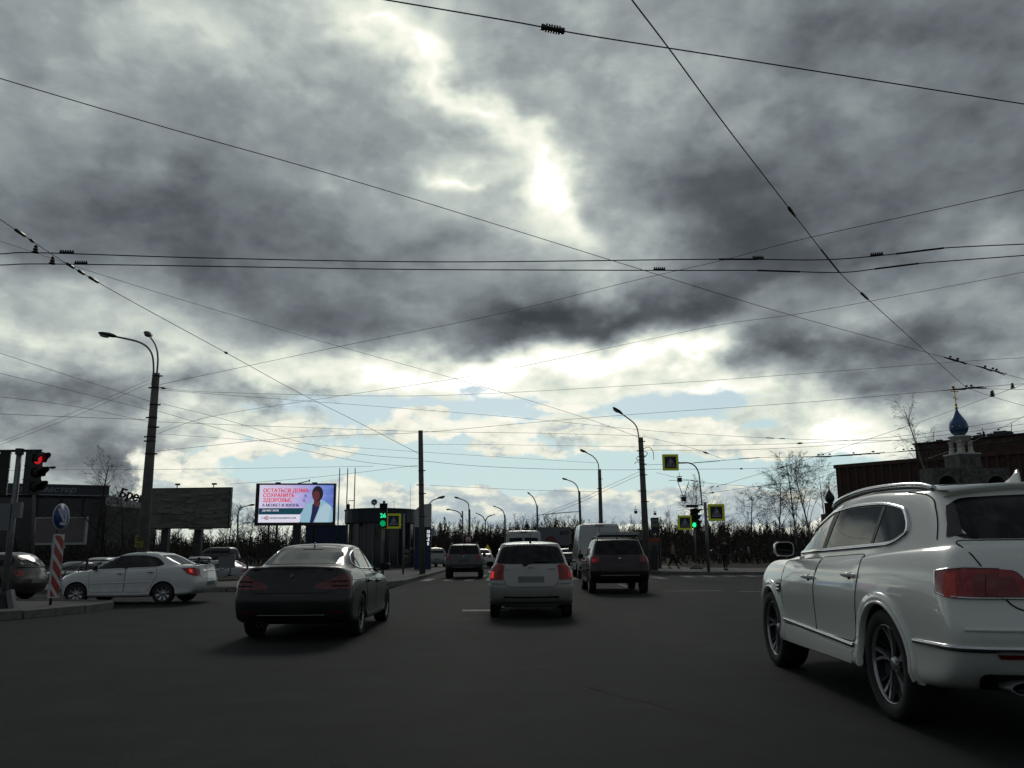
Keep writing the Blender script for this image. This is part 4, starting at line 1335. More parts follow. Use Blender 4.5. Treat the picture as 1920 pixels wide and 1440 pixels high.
def build_van(name, label, pm, high=True):
    c = Car(name, label)
    c.root['category'] = 'van'
    yr, yf = -1.55, 1.75
    H = 2.5 if high else 2.38
    L = [
        dict(yr=-2.50, yf=2.5, br=.06, bf=.3, w=(.90, .93, .80), z=.36),
        dict(yr=-2.62, yf=2.66, br=.07, bf=.4, w=(.985, 1.0, .88), z=.48),
        dict(yr=-2.66, yf=2.70, br=.07, bf=.42, w=(1.0, 1.015, .90), z=.70),
        dict(yr=-2.64, yf=2.66, br=.07, bf=.42, w=(1.0, 1.015, .90), z=(1.0, 1.0, 1.0, .98, .92)),
        dict(yr=-2.62, yf=2.52, br=.07, bf=.38, w=(.99, 1.01, .88), z=(1.2, 1.2, 1.2, 1.15, 1.06)),
        dict(yr=-2.60, yf=2.15, br=.07, bf=.3, w=(.985, 1.0, .84), z=(1.36, 1.36, 1.36, 1.33, 1.27)),
        dict(yr=-2.575, yf=1.75, br=.07, bf=.25, w=(.955, .97, .80), z=(1.70, 1.70, 1.70, 1.68, 1.62)),
        dict(yr=-2.55, yf=1.36, br=.07, bf=.22, w=(.92, .93, .76), z=(2.06, 2.06, 2.06, 2.02, 1.96)),
        dict(yr=-2.53, yf=1.05, br=.07, bf=.25, w=(.885, .895, .72), z=(H - .16, H - .16, H - .16, H - .22, H - .28)),
        dict(yr=-2.48, yf=.85, br=.10, bf=.25, w=(.80, .81, .66), z=(H - .04, H - .03, H - .03, H - .08, H - .14)),
        dict(yr=-2.30, yf=.6, br=.1, bf=.2, w=(.40, .42, .36), z=(H, H, H, H - .03, H - .08)),
    ]
    c.shell(L, pm, [(yr, .34, .40), (yf, .34, .40)], sub=2)
    for s in (-1, 1):
        door = rounded([(s * .015, .62), (s * .90, .62), (s * .86, H - .30), (s * .80, H - .20), (s * .015, H - .17)], .03)
        dd = c.rearp('rear_door', door, pm, off=.004, lip=.005, res=.15)
        c.ribbon('panel_gap', [Vector((p[0], -2.6, p[1])) for p in door], REAR, .016, 'gap', off=.0015, thick=.004, closed=True)
        if not high:
            c.rearp('rear_window', rounded([(s * .06, 1.30), (s * .80, 1.30), (s * .77, 1.98), (s * .06, 2.0)], .06), 'glass', off=.010, parent=dd)
        c.rearp('tail_light', rounded([(s * .985, .82), (s * .90, .82), (s * .90, 1.30), (s * .965, 1.30)], .02), 'red_lamp', off=.01)
        c.frontp('headlight', rounded([(s * .50, .98), (s * .84, 1.08), (s * .84, .88), (s * .52, .84)], .03), 'clear_lamp', off=.01)
    c.rearp('brake_light', rounded([(-.20, H - .10), (.20, H - .10), (.20, H - .14), (-.20, H - .14)], .01), 'gap', off=.01)
    c.rearp('rear_bumper', rounded([(-.96, .60), (.96, .60), (.94, .42), (-.94, .42)], .04), 'black_plastic', off=.03, lip=.03)
    c.both('side_window', rounded([(2.0, 1.38), (1.42, 1.98), (.75, 2.0), (.72, 1.36)], .06), 'glass', off=.005)
    fd = rounded([(1.95, .48), (2.0, 1.34), (.70, 1.32), (.70, .48)], .06)
    c.both('front_door', fd, pm, off=.003, lip=.004)
    seams(c, (fd,))
    c.both_ribbon('side_moulding', [(1.3, .78), (0, .78), (-1.1, .78)], .09, 'black_plastic', off=.014, thick=.02)
    c.frontp('windscreen', rounded([(-.80, 1.30), (.80, 1.30), (.70, 1.98), (-.70, 1.98)], .06), 'glass', off=.005, res=.1)
    c.frontp('grille', rounded([(-.50, .94), (.50, .94), (.46, .72), (-.46, .72)], .03), 'black_plastic', off=.01)
    c.mirrors(.98, 1.55, 1.45, 'black_plastic', .2, .34, .1)
    c.wheels(yr, yf, .87, .34, .22, .21, 6, 'cover')
    return c


def build_simple_car(name, label, pm, color, kind='saloon', metal=.2, group=None):
    """cars parked far off: whole shape, glass, lamps and wheels, fewer trimmings"""
    paint(pm, color, metal=metal, rough=.36, dirt=.6, coat=.6)
    c = Car(name, label, group)
    yr, yf = -1.3, 1.3
    tall = {'saloon': 0, 'hatch': .0, 'suv': .2}[kind]
    rx = {'saloon': (-2.2, -1.62, -1.34, -1.02), 'hatch': (-2.0, -1.94, -1.8, -1.64), 'suv': (-2.05, -1.99, -1.86, -1.74)}[kind]
    dk = {'saloon': 1.06, 'hatch': 1.0, 'suv': 1.0}[kind] + tall * .7
    L = [
        dict(yr=rx[0] + .12, yf=1.95, br=.14, bf=.3, w=(.74, .82, .7), z=.22 + tall * .5),
        dict(yr=rx[0], yf=2.08, br=.16, bf=.4, w=(.84, .86, .78), z=.40 + tall * .6),
        dict(yr=rx[0] - .02, yf=2.1, br=.18, bf=.42, w=(.85, .87, .78), z=.62 + tall * .6),
        dict(yr=rx[0] + .02, yf=2.05, br=.2, bf=.4, w=(.84, .87, .78), z=(.86 + tall * .6,) * 3 + (.82 + tall * .6, .74 + tall * .6)),
        dict(yr=rx[0] + .06, yf=1.8, br=.24, bf=.3, w=(.78, .83, .72), z=(dk, dk - .03, .96 + tall * .7, .92 + tall * .7, .87 + tall * .7)),
        dict(yr=rx[1], yf=1.12, br=.12, bf=.2, w=(.72, .79, .67), z=(dk + .04, dk, 1.0 + tall * .7, .99 + tall * .7, 1.0 + tall * .7)),
        dict(yr=rx[2], yf=.72, br=.12, bf=.18, w=(.64, .70, .6), z=1.24 + tall * .85),
        dict(yr=rx[3], yf=.34, br=.12, bf=.16, w=(.57, .61, .52), z=1.40 + tall),
        dict(yr=rx[3] + .2, yf=.1, br=.12, bf=.16, w=(.3, .32, .3), z=1.47 + tall),
    ]
    c.shell(L, pm, [(yr, .31, .36), (yf, .31, .36)], sub=2)
    zb, zt = 1.01 + tall * .7, 1.385 + tall
    c.both('side_window', rounded([(1.0, zb), (.66, 1.22 + tall * .85), (.32, zt - .03), (-.3, zt), (rx[3] + .1, zt - .02), (rx[2] + .12, 1.24 + tall * .85), (rx[1] + .28, zb + .06)], .06), 'glass', off=.005, res=.15)
    c.both('window_pillar', [(-.15, zb), (-.07, zb), (-.14, zt + .02), (-.22, zt + .02)], pm, off=.009, res=.2)
    c.rearp('rear_window', rounded([(-.62, dk + .06), (.62, dk + .06), (.52, zt), (-.52, zt)], .06), 'glass', off=.005, res=.15)
    c.frontp('windscreen', rounded([(-.64, zb + .01), (.64, zb + .01), (.50, zt - .02), (-.50, zt - .02)], .05), 'glass', off=.005, res=.15)
    for s in (-1, 1):
        c.rearp('tail_light', rounded([(s * .80, dk - .08), (s * .56, dk - .08), (s * .58, dk - .24), (s * .82, dk - .26)], .02), 'red_lamp', off=.009, res=.1)
        c.frontp('headlight', rounded([(s * .40, .70 + tall * .6), (s * .74, .78 + tall * .6), (s * .74, .64 + tall * .6), (s * .44, .60 + tall * .6)], .02), 'clear_lamp', off=.01, res=.1)
    c.frontp('grille', rounded([(-.32, .68 + tall * .6), (.32, .68 + tall * .6), (.28, .54 + tall * .6), (-.28, .54 + tall * .6)], .02), 'black_plastic', off=.01, res=.1)
    c.rearp('number_plate', [(-.26, .64 + tall * .5), (.26, .64 + tall * .5), (.26, .53 + tall * .5), (-.26, .53 + tall * .5)], 'plate', off=.009, res=.2)
    c.mirrors(.82, .74, zb + .04, 'black_plastic', .16, .12, .1)
    c.wheels(yr, yf, .75, .31, .19, .2, 5, 'five')
    return c


P('brake_lamp_lit', (0.35, 0.01, 0.008), 0.15, emit=(1.0, 0.05, 0.03), estr=0.42)
P('emblem_blue', (0.01, 0.03, 0.09), 0.3)
# ------------------------------------------------------------------ ground, carriageway, pavements
def flat(name, poly, z, mat, kind='structure', holes=None):
    mb = MB().use(mat)
    mb.add([(p[0], p[1], z) for p in poly], [tuple(range(len(poly)))])
    return tag(mb.build(name), kind=kind)


def slab(name, poly, z0, z1, mat):
    mb = MB().use(mat)
    mb.prism(poly, z0, z1)
    return tag(mb.build(name), kind='structure')


def grid_plane(name, x0, x1, y0, y1, z, mat):
    mb = MB().use(mat)
    mb.add([(x0, y0, z), (x1, y0, z), (x1, y1, z), (x0, y1, z)], [(0, 1, 2, 3)])
    return tag(mb.build(name), kind='structure')


grid_plane('ground', -1500, 1500, -400, 2200, -.75, 'verge')
flat('road', [(-160, -60), (160, -60), (160, 43.2), (7.4, 43.2), (7.4, 420), (-4.4, 420), (-4.4, 29), (-160, 29)], 0, 'asphalt')


def arc(cx, cy, r, a0, a1, n=8):
    return [(cx + r * math.cos(R(a0 + (a1 - a0) * k / n)), cy + r * math.sin(R(a0 + (a1 - a0) * k / n))) for k in range(n + 1)]


def kerb(name, line, h=.14, w=.16, length=1.0, inward=1, limit=90):
    """kerb laid stone by stone along the line; the stones share one mesh"""
    root = thing(name, None, None)
    root['kind'] = 'structure'
    st = MB().use('kerb_stone')
    st.prism([(-.49, -w / 2), (.49, -w / 2), (.49, w / 2 - .0), (-.49, w / 2)], -.1, h - .012)
    st.prism([(-.485, -w / 2 + .015), (.485, -w / 2 + .015), (.485, w / 2 - .015), (-.485, w / 2 - .015)], h - .012, h)
    rng = random.Random(5)
    proto = None
    pts = [Vector((p[0], p[1], 0)) for p in line]
    run, seg = [], 0.0
    for a, b in zip(pts, pts[1:]):
        d = b - a
        L = d.length
        n = max(1, round(L / length))
        for k in range(n):
            run.append((a.lerp(b, (k + .5) / n), math.atan2(d.y, d.x), L / n))
    for k, (p, an, ln) in enumerate(run[:limit]):
        if proto is None:
            proto = st.build('stone', root)
            o = proto
        else:
            o = link('stone', proto.data, root)
        o.location = p + Vector((0, 0, rng.uniform(-.008, .006)))
        o.rotation_euler = (0, 0, an + rng.uniform(-.006, .006))
        o.scale = (ln * .995, 1, 1)
    return root


def shift(line, d):
    out = []
    for i, p in enumerate(line):
        a, b = Vector(line[max(i - 1, 0)]), Vector(line[min(i + 1, len(line) - 1)])
        t = (b - a).normalized()
        out.append((p[0] - t.y * d, p[1] + t.x * d))
    return out


left_line = [(-60, 27.6), (-30, 28.6), (-14, 29.3)] + arc(-10.9, 36.2, 6.3, -92, -4, 9) + [(-4.55, 46), (-4.4, 110)]
right_line = [(7.35, 120), (7.35, 52)] + arc(13.6, 49.6, 6.3, 180, 272, 8) + [(30, 43.0), (46, 42.6)]
lk, rk = kerb('kerb', left_line, limit=110), kerb('kerb', right_line, limit=110)
slab('pavement', shift(left_line, .085) + [(-8.6, 110), (-9.2, 44), (-12.5, 35.5), (-60, 33.0)], -.8, .122, 'paving')
slab('pavement', shift(right_line, .085) + [(46, 50.5), (16, 52.5), (11.5, 56), (10.8, 120)], -.8, .122, 'paving')
slab('verge', [(-8.605, 110), (-9.205, 44), (-12.5, 35.505), (-15, 35.37), (-15, 54), (-62, 54), (-62, 33), (-170, 30), (-170, 175), (-10, 175), (-8.6, 150)], -.8, .115, 'verge')
slab('verge', [(10.805, 120), (11.505, 56), (16, 52.505), (46, 50.505), (170, 46), (170, 175), (11, 175)], -.8, .115, 'verge')
slab('car_park', [(-61.9, 33.2), (-15.1, 35.6), (-15.1, 53.9), (-61.9, 53.9)], -.9, -.55, 'asphalt')
isl = [(-60, 15.4), (-14, 15.9), (-11.2, 16.6), (-10.2, 17.8), (-9.75, 19.4), (-9.75, 20.6), (-10.1, 21.5), (-11, 21.9), (-14, 22.0), (-60, 21.6)]
kerb('kerb', isl[0:], h=.17, limit=130)
slab('traffic_island', shift(isl, .085), -.05, .15, 'paving')


# worn markings
def marking(name, rects, label=None):
    mb = MB().use('road_paint')
    for (x0, y0, x1, y1) in rects:
        mb.add([(x0, y0, .004), (x1, y0, .004), (x1, y1, .004), (x0, y1, .004)], [(0, 1, 2, 3)])
    return tag(mb.build(name), kind='structure')


for rc in [(-1.15, 18.85, -.10, 19.35), (4.8, 27.0, 6.6, 27.25), (6.9, 26.2, 8.2, 26.45), (4.0, 30.5, 4.12, 33), (-1.6, 44, -1.48, 47), (-1.6, 52, -1.48, 55), (2.1, 44, 2.22, 47), (2.1, 52, 2.22, 55)]:
    marking('lane_line', [rc])
for k in range(12):
    x = -4.2 + k * .98
    marking('crossing_stripe', [(x, 38.2, x + .42, 41.4)])
for k in range(4):
    marking('crossing_stripe', [(8.2 + k * 1.0, 40.2, 8.62 + k * 1.0, 42.2)])

# cracks that have opened in the old asphalt
P('crack_dark', (0.006, 0.006, 0.006), 0.95)


def road_crack(pts, w, seed):
    rng = random.Random(seed)
    ln = smooth_line([Vector((x, y, .004)) for x, y in pts], 9)
    mb = MB().use('crack_dark')
    for i, p in enumerate(ln):
        t = (ln[min(i + 1, len(ln) - 1)] - ln[max(i - 1, 0)]).normalized()
        n = Vector((-t.y, t.x, 0))
        j = n * rng.uniform(-.05, .05)
        q = w * .6 * rng.uniform(.25, 1.0) * (.3 if i in (0, len(ln) - 1) else 1)
        mb.v += [tuple(p + j - n * q), tuple(p + j + n * q)]
    for i in range(len(ln) - 1):
        if rng.random() < .86:
            mb.face(2 * i, 2 * i + 1, 2 * i + 3, 2 * i + 2)
    return tag(mb.build('road_crack'), kind='structure')


for k, (pts, w) in enumerate([
    ([(-.35, 11.6), (.1, 10.2), (.5, 9.0), (.95, 7.9), (1.35, 7.1)], .014), ([(1.35, 7.1), (1.7, 6.4), (1.75, 5.6)], .010),
    ([(-3.4, 7.4), (-2.3, 7.7), (-1.4, 7.3), (-.4, 7.6)], .010), ([(-5.6, 10.8), (-4.6, 10.1), (-4.2, 9.0), (-3.5, 8.0)], .012),
    ([(1.6, 13.5), (2.0, 16.0), (1.8, 19.0), (2.1, 22.5)], .018), ([(-6.5, 14.2), (-5.0, 13.0), (-4.4, 12.0)], .014),
    ([(-1.2, 5.6), (-.5, 5.2), (.3, 5.35), (.9, 5.0)], .008), ([(3.2, 20.5), (5.0, 21.2), (7.5, 20.8)], .02)]):
    road_crack(pts, w, k)

# ------------------------------------------------------------------ trees
P('bark', (0.035, 0.029, 0.024), 0.9, vary=0.35, vscale=4)
P('twig', (0.036, 0.028, 0.022), 0.9, vary=0.3, vscale=2)
P('birch_bark', (0.17, 0.165, 0.155), 0.8, vary=0.6, vscale=3)
P('needles', (0.016, 0.021, 0.012), 0.9, vary=0.4, vscale=.6)


def grow(rng, h, spread, droop=0.0, levels=4, split=(3, 5), trunk_r=.16, start=.28, reach=1.0):
    """branch skeletons: list of (points, radii, level)"""
    out = []

    def branch(p, d, ln, r, lv):
        n = 6 if lv == 0 else (4 if lv < 3 else 3)
        pts, q, dd = [p], Vector(p), Vector(d)
        for k in range(n):
            w = Vector((rng.uniform(-1, 1), rng.uniform(-1, 1), rng.uniform(-.5, .8)))
            dd = (dd + w * (.07 if lv == 0 else .20)).normalized()
            if lv >= 2 and droop:
                dd = (dd + Vector((0, 0, -droop * (k + 1) / n * (lv - 1)))).normalized()
            q = q + dd * ln / n
            pts.append(q.copy())
        rs = [max(r * (1 - .75 * k / n), .004) for k in range(n + 1)]
        out.append((pts, rs, lv))
        if lv >= levels:
            return
        if lv == 0:
            m = rng.randint(11, 15)
        else:
            m = rng.randint(*split) + (1 if lv == 1 else 0)
        for k in range(m):
            f = (start + (1 - start) * (k + rng.random() * .8) / m) if lv == 0 else rng.uniform(.25, 1.0)
            i = min(int(f * n), n - 1)
            a = pts[i].lerp(pts[i + 1], f * n - i)
            az = rng.uniform(0, 2 * math.pi)
            side = Vector((math.cos(az), math.sin(az), 0))
            axis = (pts[i + 1] - pts[i]).normalized()
            side = (side - axis * side.dot(axis)).normalized()
            up = rng.uniform(.55, 1.1) if lv == 0 else rng.uniform(.5, 1.3)
            nd = (axis * up + side * spread).normalized()
            l2 = ln * ((.50 * reach * (1.12 - f * .75)) if lv == 0 else rng.uniform(.40, .68))
            branch(a, nd, l2, max(rs[i] * (.42 if lv == 0 else .6), .005), lv + 1)
    branch(Vector((0, 0, 0)), Vector((rng.uniform(-.03, .03), rng.uniform(-.03, .03), 1)), h, trunk_r, 0)
    return out


def bare_tree(name, label, loc, h, seed, spread=.75, droop=0.0, birch=False, trunk_r=.16, group=None, levels=4, stems=1, twig_min=.010, reach=1.0):
    rng = random.Random(seed)
    root = thing(name, label, 'tree', loc, 0, group)
    tr, cr = MB().use('birch_bark' if birch else 'bark', True), MB().use('twig', False)
    for sidx in range(stems):
        off = Vector((0, 0, 0)) if stems == 1 else Vector((rng.uniform(-.5, .5), rng.uniform(-.4, .4), 0))
        for pts, rs, lv in grow(rng, h * (1 if sidx == 0 else rng.uniform(.75, .95)), spread, droop, levels, trunk_r=trunk_r, reach=reach):
            pts = [p + off for p in pts]
            if lv == 0:
                tr.tube(pts, rs, 8)
            else:
                cr.tube(pts, [max(x, twig_min) for x in rs], 4 if lv == 1 else 3, caps=False)
    tr.build('trunk', root, recalc=False)
    o = cr.build('crown', root, recalc=False)
    return root


def build_treeline():
    rng = random.Random(11)
    mb = MB()
    mb.mats = ['twig', 'needles', 'bark']

    def bare(x, y, h):
        mb.use('bark')
        mb.tube([(x, y, 0), (x + rng.uniform(-.3, .3), y, h * .6), (x + rng.uniform(-.5, .5), y, h)], [.10, .07, .02], 3, caps=False)
        mb.use('twig')
        for k in range(40):
            f = rng.uniform(.22, 1.0)
            az = rng.uniform(0, 6.283)
            ln = h * .30 * (1.15 - f * .8) * rng.uniform(.5, 1.1)
            a = Vector((x, y, h * f))
            b = a + Vector((math.cos(az) * ln * .7, math.sin(az) * ln * .7, ln * rng.uniform(.4, 1.0)))
            mb.tube([a, b], [.034, .016], 3, caps=False)
            for j in range(2):
                c = a.lerp(b, rng.uniform(.4, .95))
                d = c + Vector((rng.uniform(-.6, .6), rng.uniform(-.6, .6), rng.uniform(.1, .9))) * ln * .5
                mb.tube([c, d], [.020, .013], 3, caps=False)

    def conifer(x, y, h):
        mb.use('bark')
        mb.tube([(x, y, 0), (x, y, h)], [.15, .03], 3, caps=False)
        mb.use('needles')
        m = int(h * 3.2)
        base = h * rng.uniform(.08, .3)
        for k in range(m):
            f = k / m
            z = base + (h - base) * f
            rr = (1 - f) ** .8 * h * .17 + .15
            for j in range(5):
                az = rng.uniform(0, 6.283)
                r2 = rr * rng.uniform(.7, 1.2)
                c, s = math.cos(az), math.sin(az)
                w = r2 * .34
                mb.add([(x, y, z + .25), (x + c * r2 - s * w, y + s * r2 + c * w, z - r2 * .28), (x + c * r2 * 1.2, y + s * r2 * 1.2, z - r2 * .22), (x + c * r2 + s * w, y + s * r2 - c * w, z - r2 * .34)], [(0, 1, 2), (0, 2, 3)])

    def scrub(x, y, h):
        mb.use('twig')
        for k in range(36):
            az, r0 = rng.uniform(0, 6.283), rng.uniform(.2, 1.6)
            a = Vector((x + rng.uniform(-1.2, 1.2), y + rng.uniform(-1, 1), 0))
            b = a + Vector((math.cos(az) * r0 * .6, math.sin(az) * r0 * .6, h * rng.uniform(.5, 1.0)))
            mb.tube([a, b], [.10, .03], 3, caps=False)

    rows = [(166, 3.6, 1.5), (174, 5.0, 1.5), (184, 6.3, 1.55), (196, 7.2, 1.6), (208, 8.0, 1.7), (222, 8.8, 1.8), (238, 9.6, 2.0)]
    for (y0, h0, step) in rows:
        x = -y0 * .72
        while x < y0 * .80:
            f = .72 if x < -y0 * .17 else 1.0
            wave = 1 + .13 * math.sin(x * .05 + y0) + .09 * math.sin(x * .17)
            h = h0 * f * wave * rng.uniform(.84, 1.12)
            y = y0 + rng.uniform(-4, 4)
            if abs(x - 1.5) < 8 and y0 < 180:
                x += step
                continue
            if rng.random() < (.45 if y0 < 190 else .25 if y0 < 215 else .10):
                conifer(x, y, h)
            else:
                bare(x, y, h * 1.05)
            if y0 < 215:
                scrub(x + rng.uniform(-1, 1), y - 2, h * .92)
            x += step * rng.uniform(.6, 1.25)
    o = mb.build('treeline', recalc=False)
    o.location.z = -.45
    return tag(o, 'dark belt of bare and evergreen woodland along the far end of the road', 'woodland', kind='stuff')


build_treeline()


def build_scrub_belt():
    rng = random.Random(23)
    mb = MB().use('twig')
    for (x0, x1, y, h, n) in ((14, 100, 118, 4.4, 420), (22, 120, 132, 5.2, 420), (30, 60, 100, 3.2, 120), (-75, -20, 118, 4.5, 300), (-60, -14, 100, 3.4, 220), (-40, -9, 135, 5.0, 220), (13, 60, 72, 1.5, 420), (14, 74, 86, 2.4, 420), (-60, -16, 84, 2.0, 260)):
        for k in range(n):
            a = Vector((rng.uniform(x0, x1), y + rng.uniform(-5, 5), .1))
            hh = h * rng.uniform(.45, 1.1)
            b = a + Vector((rng.uniform(-.7, .7), rng.uniform(-.7, .7), hh))
            mb.tube([a, b], [.07, .02], 3, caps=False)
            for j in range(7):
                c = a.lerp(b, rng.uniform(.15, .95))
                d = c + Vector((rng.uniform(-1, 1), rng.uniform(-1, 1), rng.uniform(.2, 1.1))) * hh * .26
                mb.tube([c, d], [.045, .02], 3, caps=False)
    return tag(mb.build('undergrowth', recalc=False), 'tangled leafless bushes growing in front of the dark woodland', 'bushes', kind='stuff')


build_scrub_belt()


def base_at(u, v, t, z=.115):
    p = at(u, v, t)
    return Vector((p.x, p.y, z)), p.z - z


for i, (u, v, t, lab, kw) in enumerate([
    (1482, 866, 100, 'tallest bare birch in the clump left of the brown block', dict(droop=.09, birch=True, trunk_r=.14, spread=.42, reach=.75)),
    (1452, 905, 104, 'leaning bare birch on the left edge of the birch clump', dict(droop=.09, birch=True, trunk_r=.14, spread=.5)),
    (1512, 880, 103, 'slim bare birch just right of the tallest one in the clump', dict(droop=.10, birch=True, trunk_r=.14, spread=.40)),
    (1540, 892, 110, 'thin bare birch standing closest to the brown brick block', dict(droop=.09, birch=True, trunk_r=.12, spread=.42)),
    (1402, 925, 112, 'small crooked bare tree right of the higher crossing sign', dict(trunk_r=.12, spread=.8)),
    (1296, 922, 100, 'bare tree rising behind the green traffic light', dict(trunk_r=.13, spread=.6)),
    (1752, 765, 80, 'tall drooping bare birch beside the blue onion dome', dict(droop=.13, birch=True, trunk_r=.16, spread=.40, reach=.62)),
    (192, 880, 84, 'broad leafless tree standing over the long dark showroom roof', dict(trunk_r=.2, spread=.85)),
    (236, 936, 90, 'little leafless tree by the rooftop letters', dict(trunk_r=.12, spread=.8)),
    (470, 972, 120, 'low bare tree between the two large billboards', dict(trunk_r=.14, spread=.8)),
    (432, 962, 130, 'spindly bare tree behind the grey billboard edge', dict(trunk_r=.14, spread=.7)),
]):
    b, h = base_at(u, v, t)
    bare_tree('bare_tree', lab, b, h, 100 + i, group='bare trees round the junction', twig_min=.00008 * t, **kw)
# ------------------------------------------------------------------ buildings
P('showroom_wall', (0.020, 0.022, 0.024), 0.6, vary=0.3, vscale=.6)
P('showroom_fascia', (0.035, 0.045, 0.060), 0.35, vary=0.2, vscale=.8)
P('panel_dark', (0.022, 0.026, 0.030), 0.25, vary=0.3)
P('letter_white', (0.42, 0.43, 0.43), 0.5)
P('sign_grey', (0.26, 0.27, 0.28), 0.5)
P('roof_sheet', (0.30, 0.31, 0.32), 0.45, vary=0.2)
P('brown_brick', (0.070, 0.040, 0.033), 0.9, vary=0.35, vscale=1.2, bump=.3)
P('brown_rib', (0.088, 0.052, 0.044), 0.9, vary=0.3, vscale=1.5)
P('window_dark', (0.02, 0.022, 0.025), 0.08, spec=.6)
P('window_frame', (0.22, 0.21, 0.20), 0.6)
P('rubble', (0.13, 0.128, 0.12), 0.9, vary=0.45, vscale=2.2, bump=.5, bscale=8)
P('white_plaster', (0.55, 0.55, 0.52), 0.8, vary=0.15)
P('dome_blue', (0.030, 0.095, 0.22), 0.38, .25, coat=.3, vary=.12)
P('dome_dark', (0.010, 0.018, 0.035), 0.5, vary=.15)
P('gilt', (0.62, 0.42, 0.15), 0.28, 1.0)
P('kiosk_green', (0.018, 0.040, 0.036), 0.4, vary=0.25)
P('kiosk_blue', (0.012, 0.024, 0.036), 0.5, vary=0.2)
P('blue_sheet', (0.010, 0.022, 0.070), 0.5, vary=0.2)


def local_frame(origin, ang):
    return Matrix.Translation(origin) @ Matrix.Rotation(ang, 4, 'Z')


def build_showroom():
    """long low showroom on the left: x along the front, y into the plot"""
    a = at(-60, 905, 97)
    b = at(192, 915, 103)
    ang = math.atan2(b.y - a.y, b.x - a.x)
    L = (Vector((b.x, b.y)) - Vector((a.x, a.y))).length + .5
    H = a.z
    root = thing('showroom', 'long dark car showroom with a lettered fascia band on the left', 'building', (a.x, a.y, .11), ang)
    H -= .11
    MB().use('showroom_wall').box((L / 2, 9, H / 2 - .3), (L, 18, H - .6)).build('wall', root)
    fas = MB().use('showroom_fascia').box((L / 2, -.25, H - .62), (L + .6, .5, 1.24)).build('fascia', root)
    MB().use('roof_sheet').box((L / 2, -.3, H - .03), (L + .8, .7, .10)).build('coping', fas)
    MB().use('roof_sheet').box((L / 2, -.52, H - 1.26), (L + .6, .10, .12)).build('fascia_rail', fas)
    lettering('lettering', 'автомастер', .98, 'sign_grey', fas, Matrix.Translation((L - 3.4, -.53, H - .92)) @ FACE_CAM, align='RIGHT', shear=.28, depth=.03, sx=1.12, dup=.02)
    n = int(L / 2.2)
    for k in range(n):
        x = (k + .5) * L / n
        w = MB().use('window_dark').box((x, -.04, (H - 1.4) / 2), (L / n - .22, .06, H - 1.9)).build('window', root)
        MB().use('panel_dark').box((x, -.09, (H - 1.4) * .62), (L / n - .22, .05, .10)).build('glazing_bar', w)
    # lower dark wing stepping away to the right
    c, d = at(200, 948, 104), at(272, 958, 112)
    a2 = math.atan2(d.y - c.y, d.x - c.x)
    L2 = (Vector((d.x, d.y)) - Vector((c.x, c.y))).length + 3
    r2 = thing('workshop', 'low dark workshop beside the showroom with sloping grey roof behind', 'building', (c.x, c.y, .11), a2)
    MB().use('showroom_wall').box((L2 / 2, 7, (c.z - .11) / 2), (L2, 14, c.z - .11)).build('wall', r2)
    for k in range(3):
        x = L2 * (k + .5) / 3
        g = MB().use('panel_dark').box((x, -.05, 1.5), (L2 / 3 - .7, .08, 2.9)).build('roller_door', r2)
    rb = MB().use('roof_sheet')
    rb.prism([(0, c.z - .1), (L2 + 3, c.z - .1), (L2 + 3, c.z + 1.0), (2.2, c.z + 2.0)], 4, 12, Matrix(((1, 0, 0, 0), (0, 0, 1, 0), (0, 1, 0, 0), (0, 0, 0, 1))))
    rb.build('roof', r2)
    p = at(222, 931, 105)
    t = thing('rooftop_sign', 'tilted script letters on posts above the workshop roof', 'sign', p, -.18)
    lettering('lettering', 'Бренд', 1.55, 'panel_dark', t, Matrix.Rotation(R(14), 4, 'Y') @ FACE_CAM, bold=.03, shear=.1, depth=.08)
    f = MB().use('dark_steel')
    for x in (.3, 1.2, 2.1):
        f.tube([(x, .15, -2.4), (x, .15, .5)], .03, 4)
    f.tube([(0, .12, .1), (2.4, .12, -.45)], .03, 4)
    f.build('support_frame', t)


build_showroom()


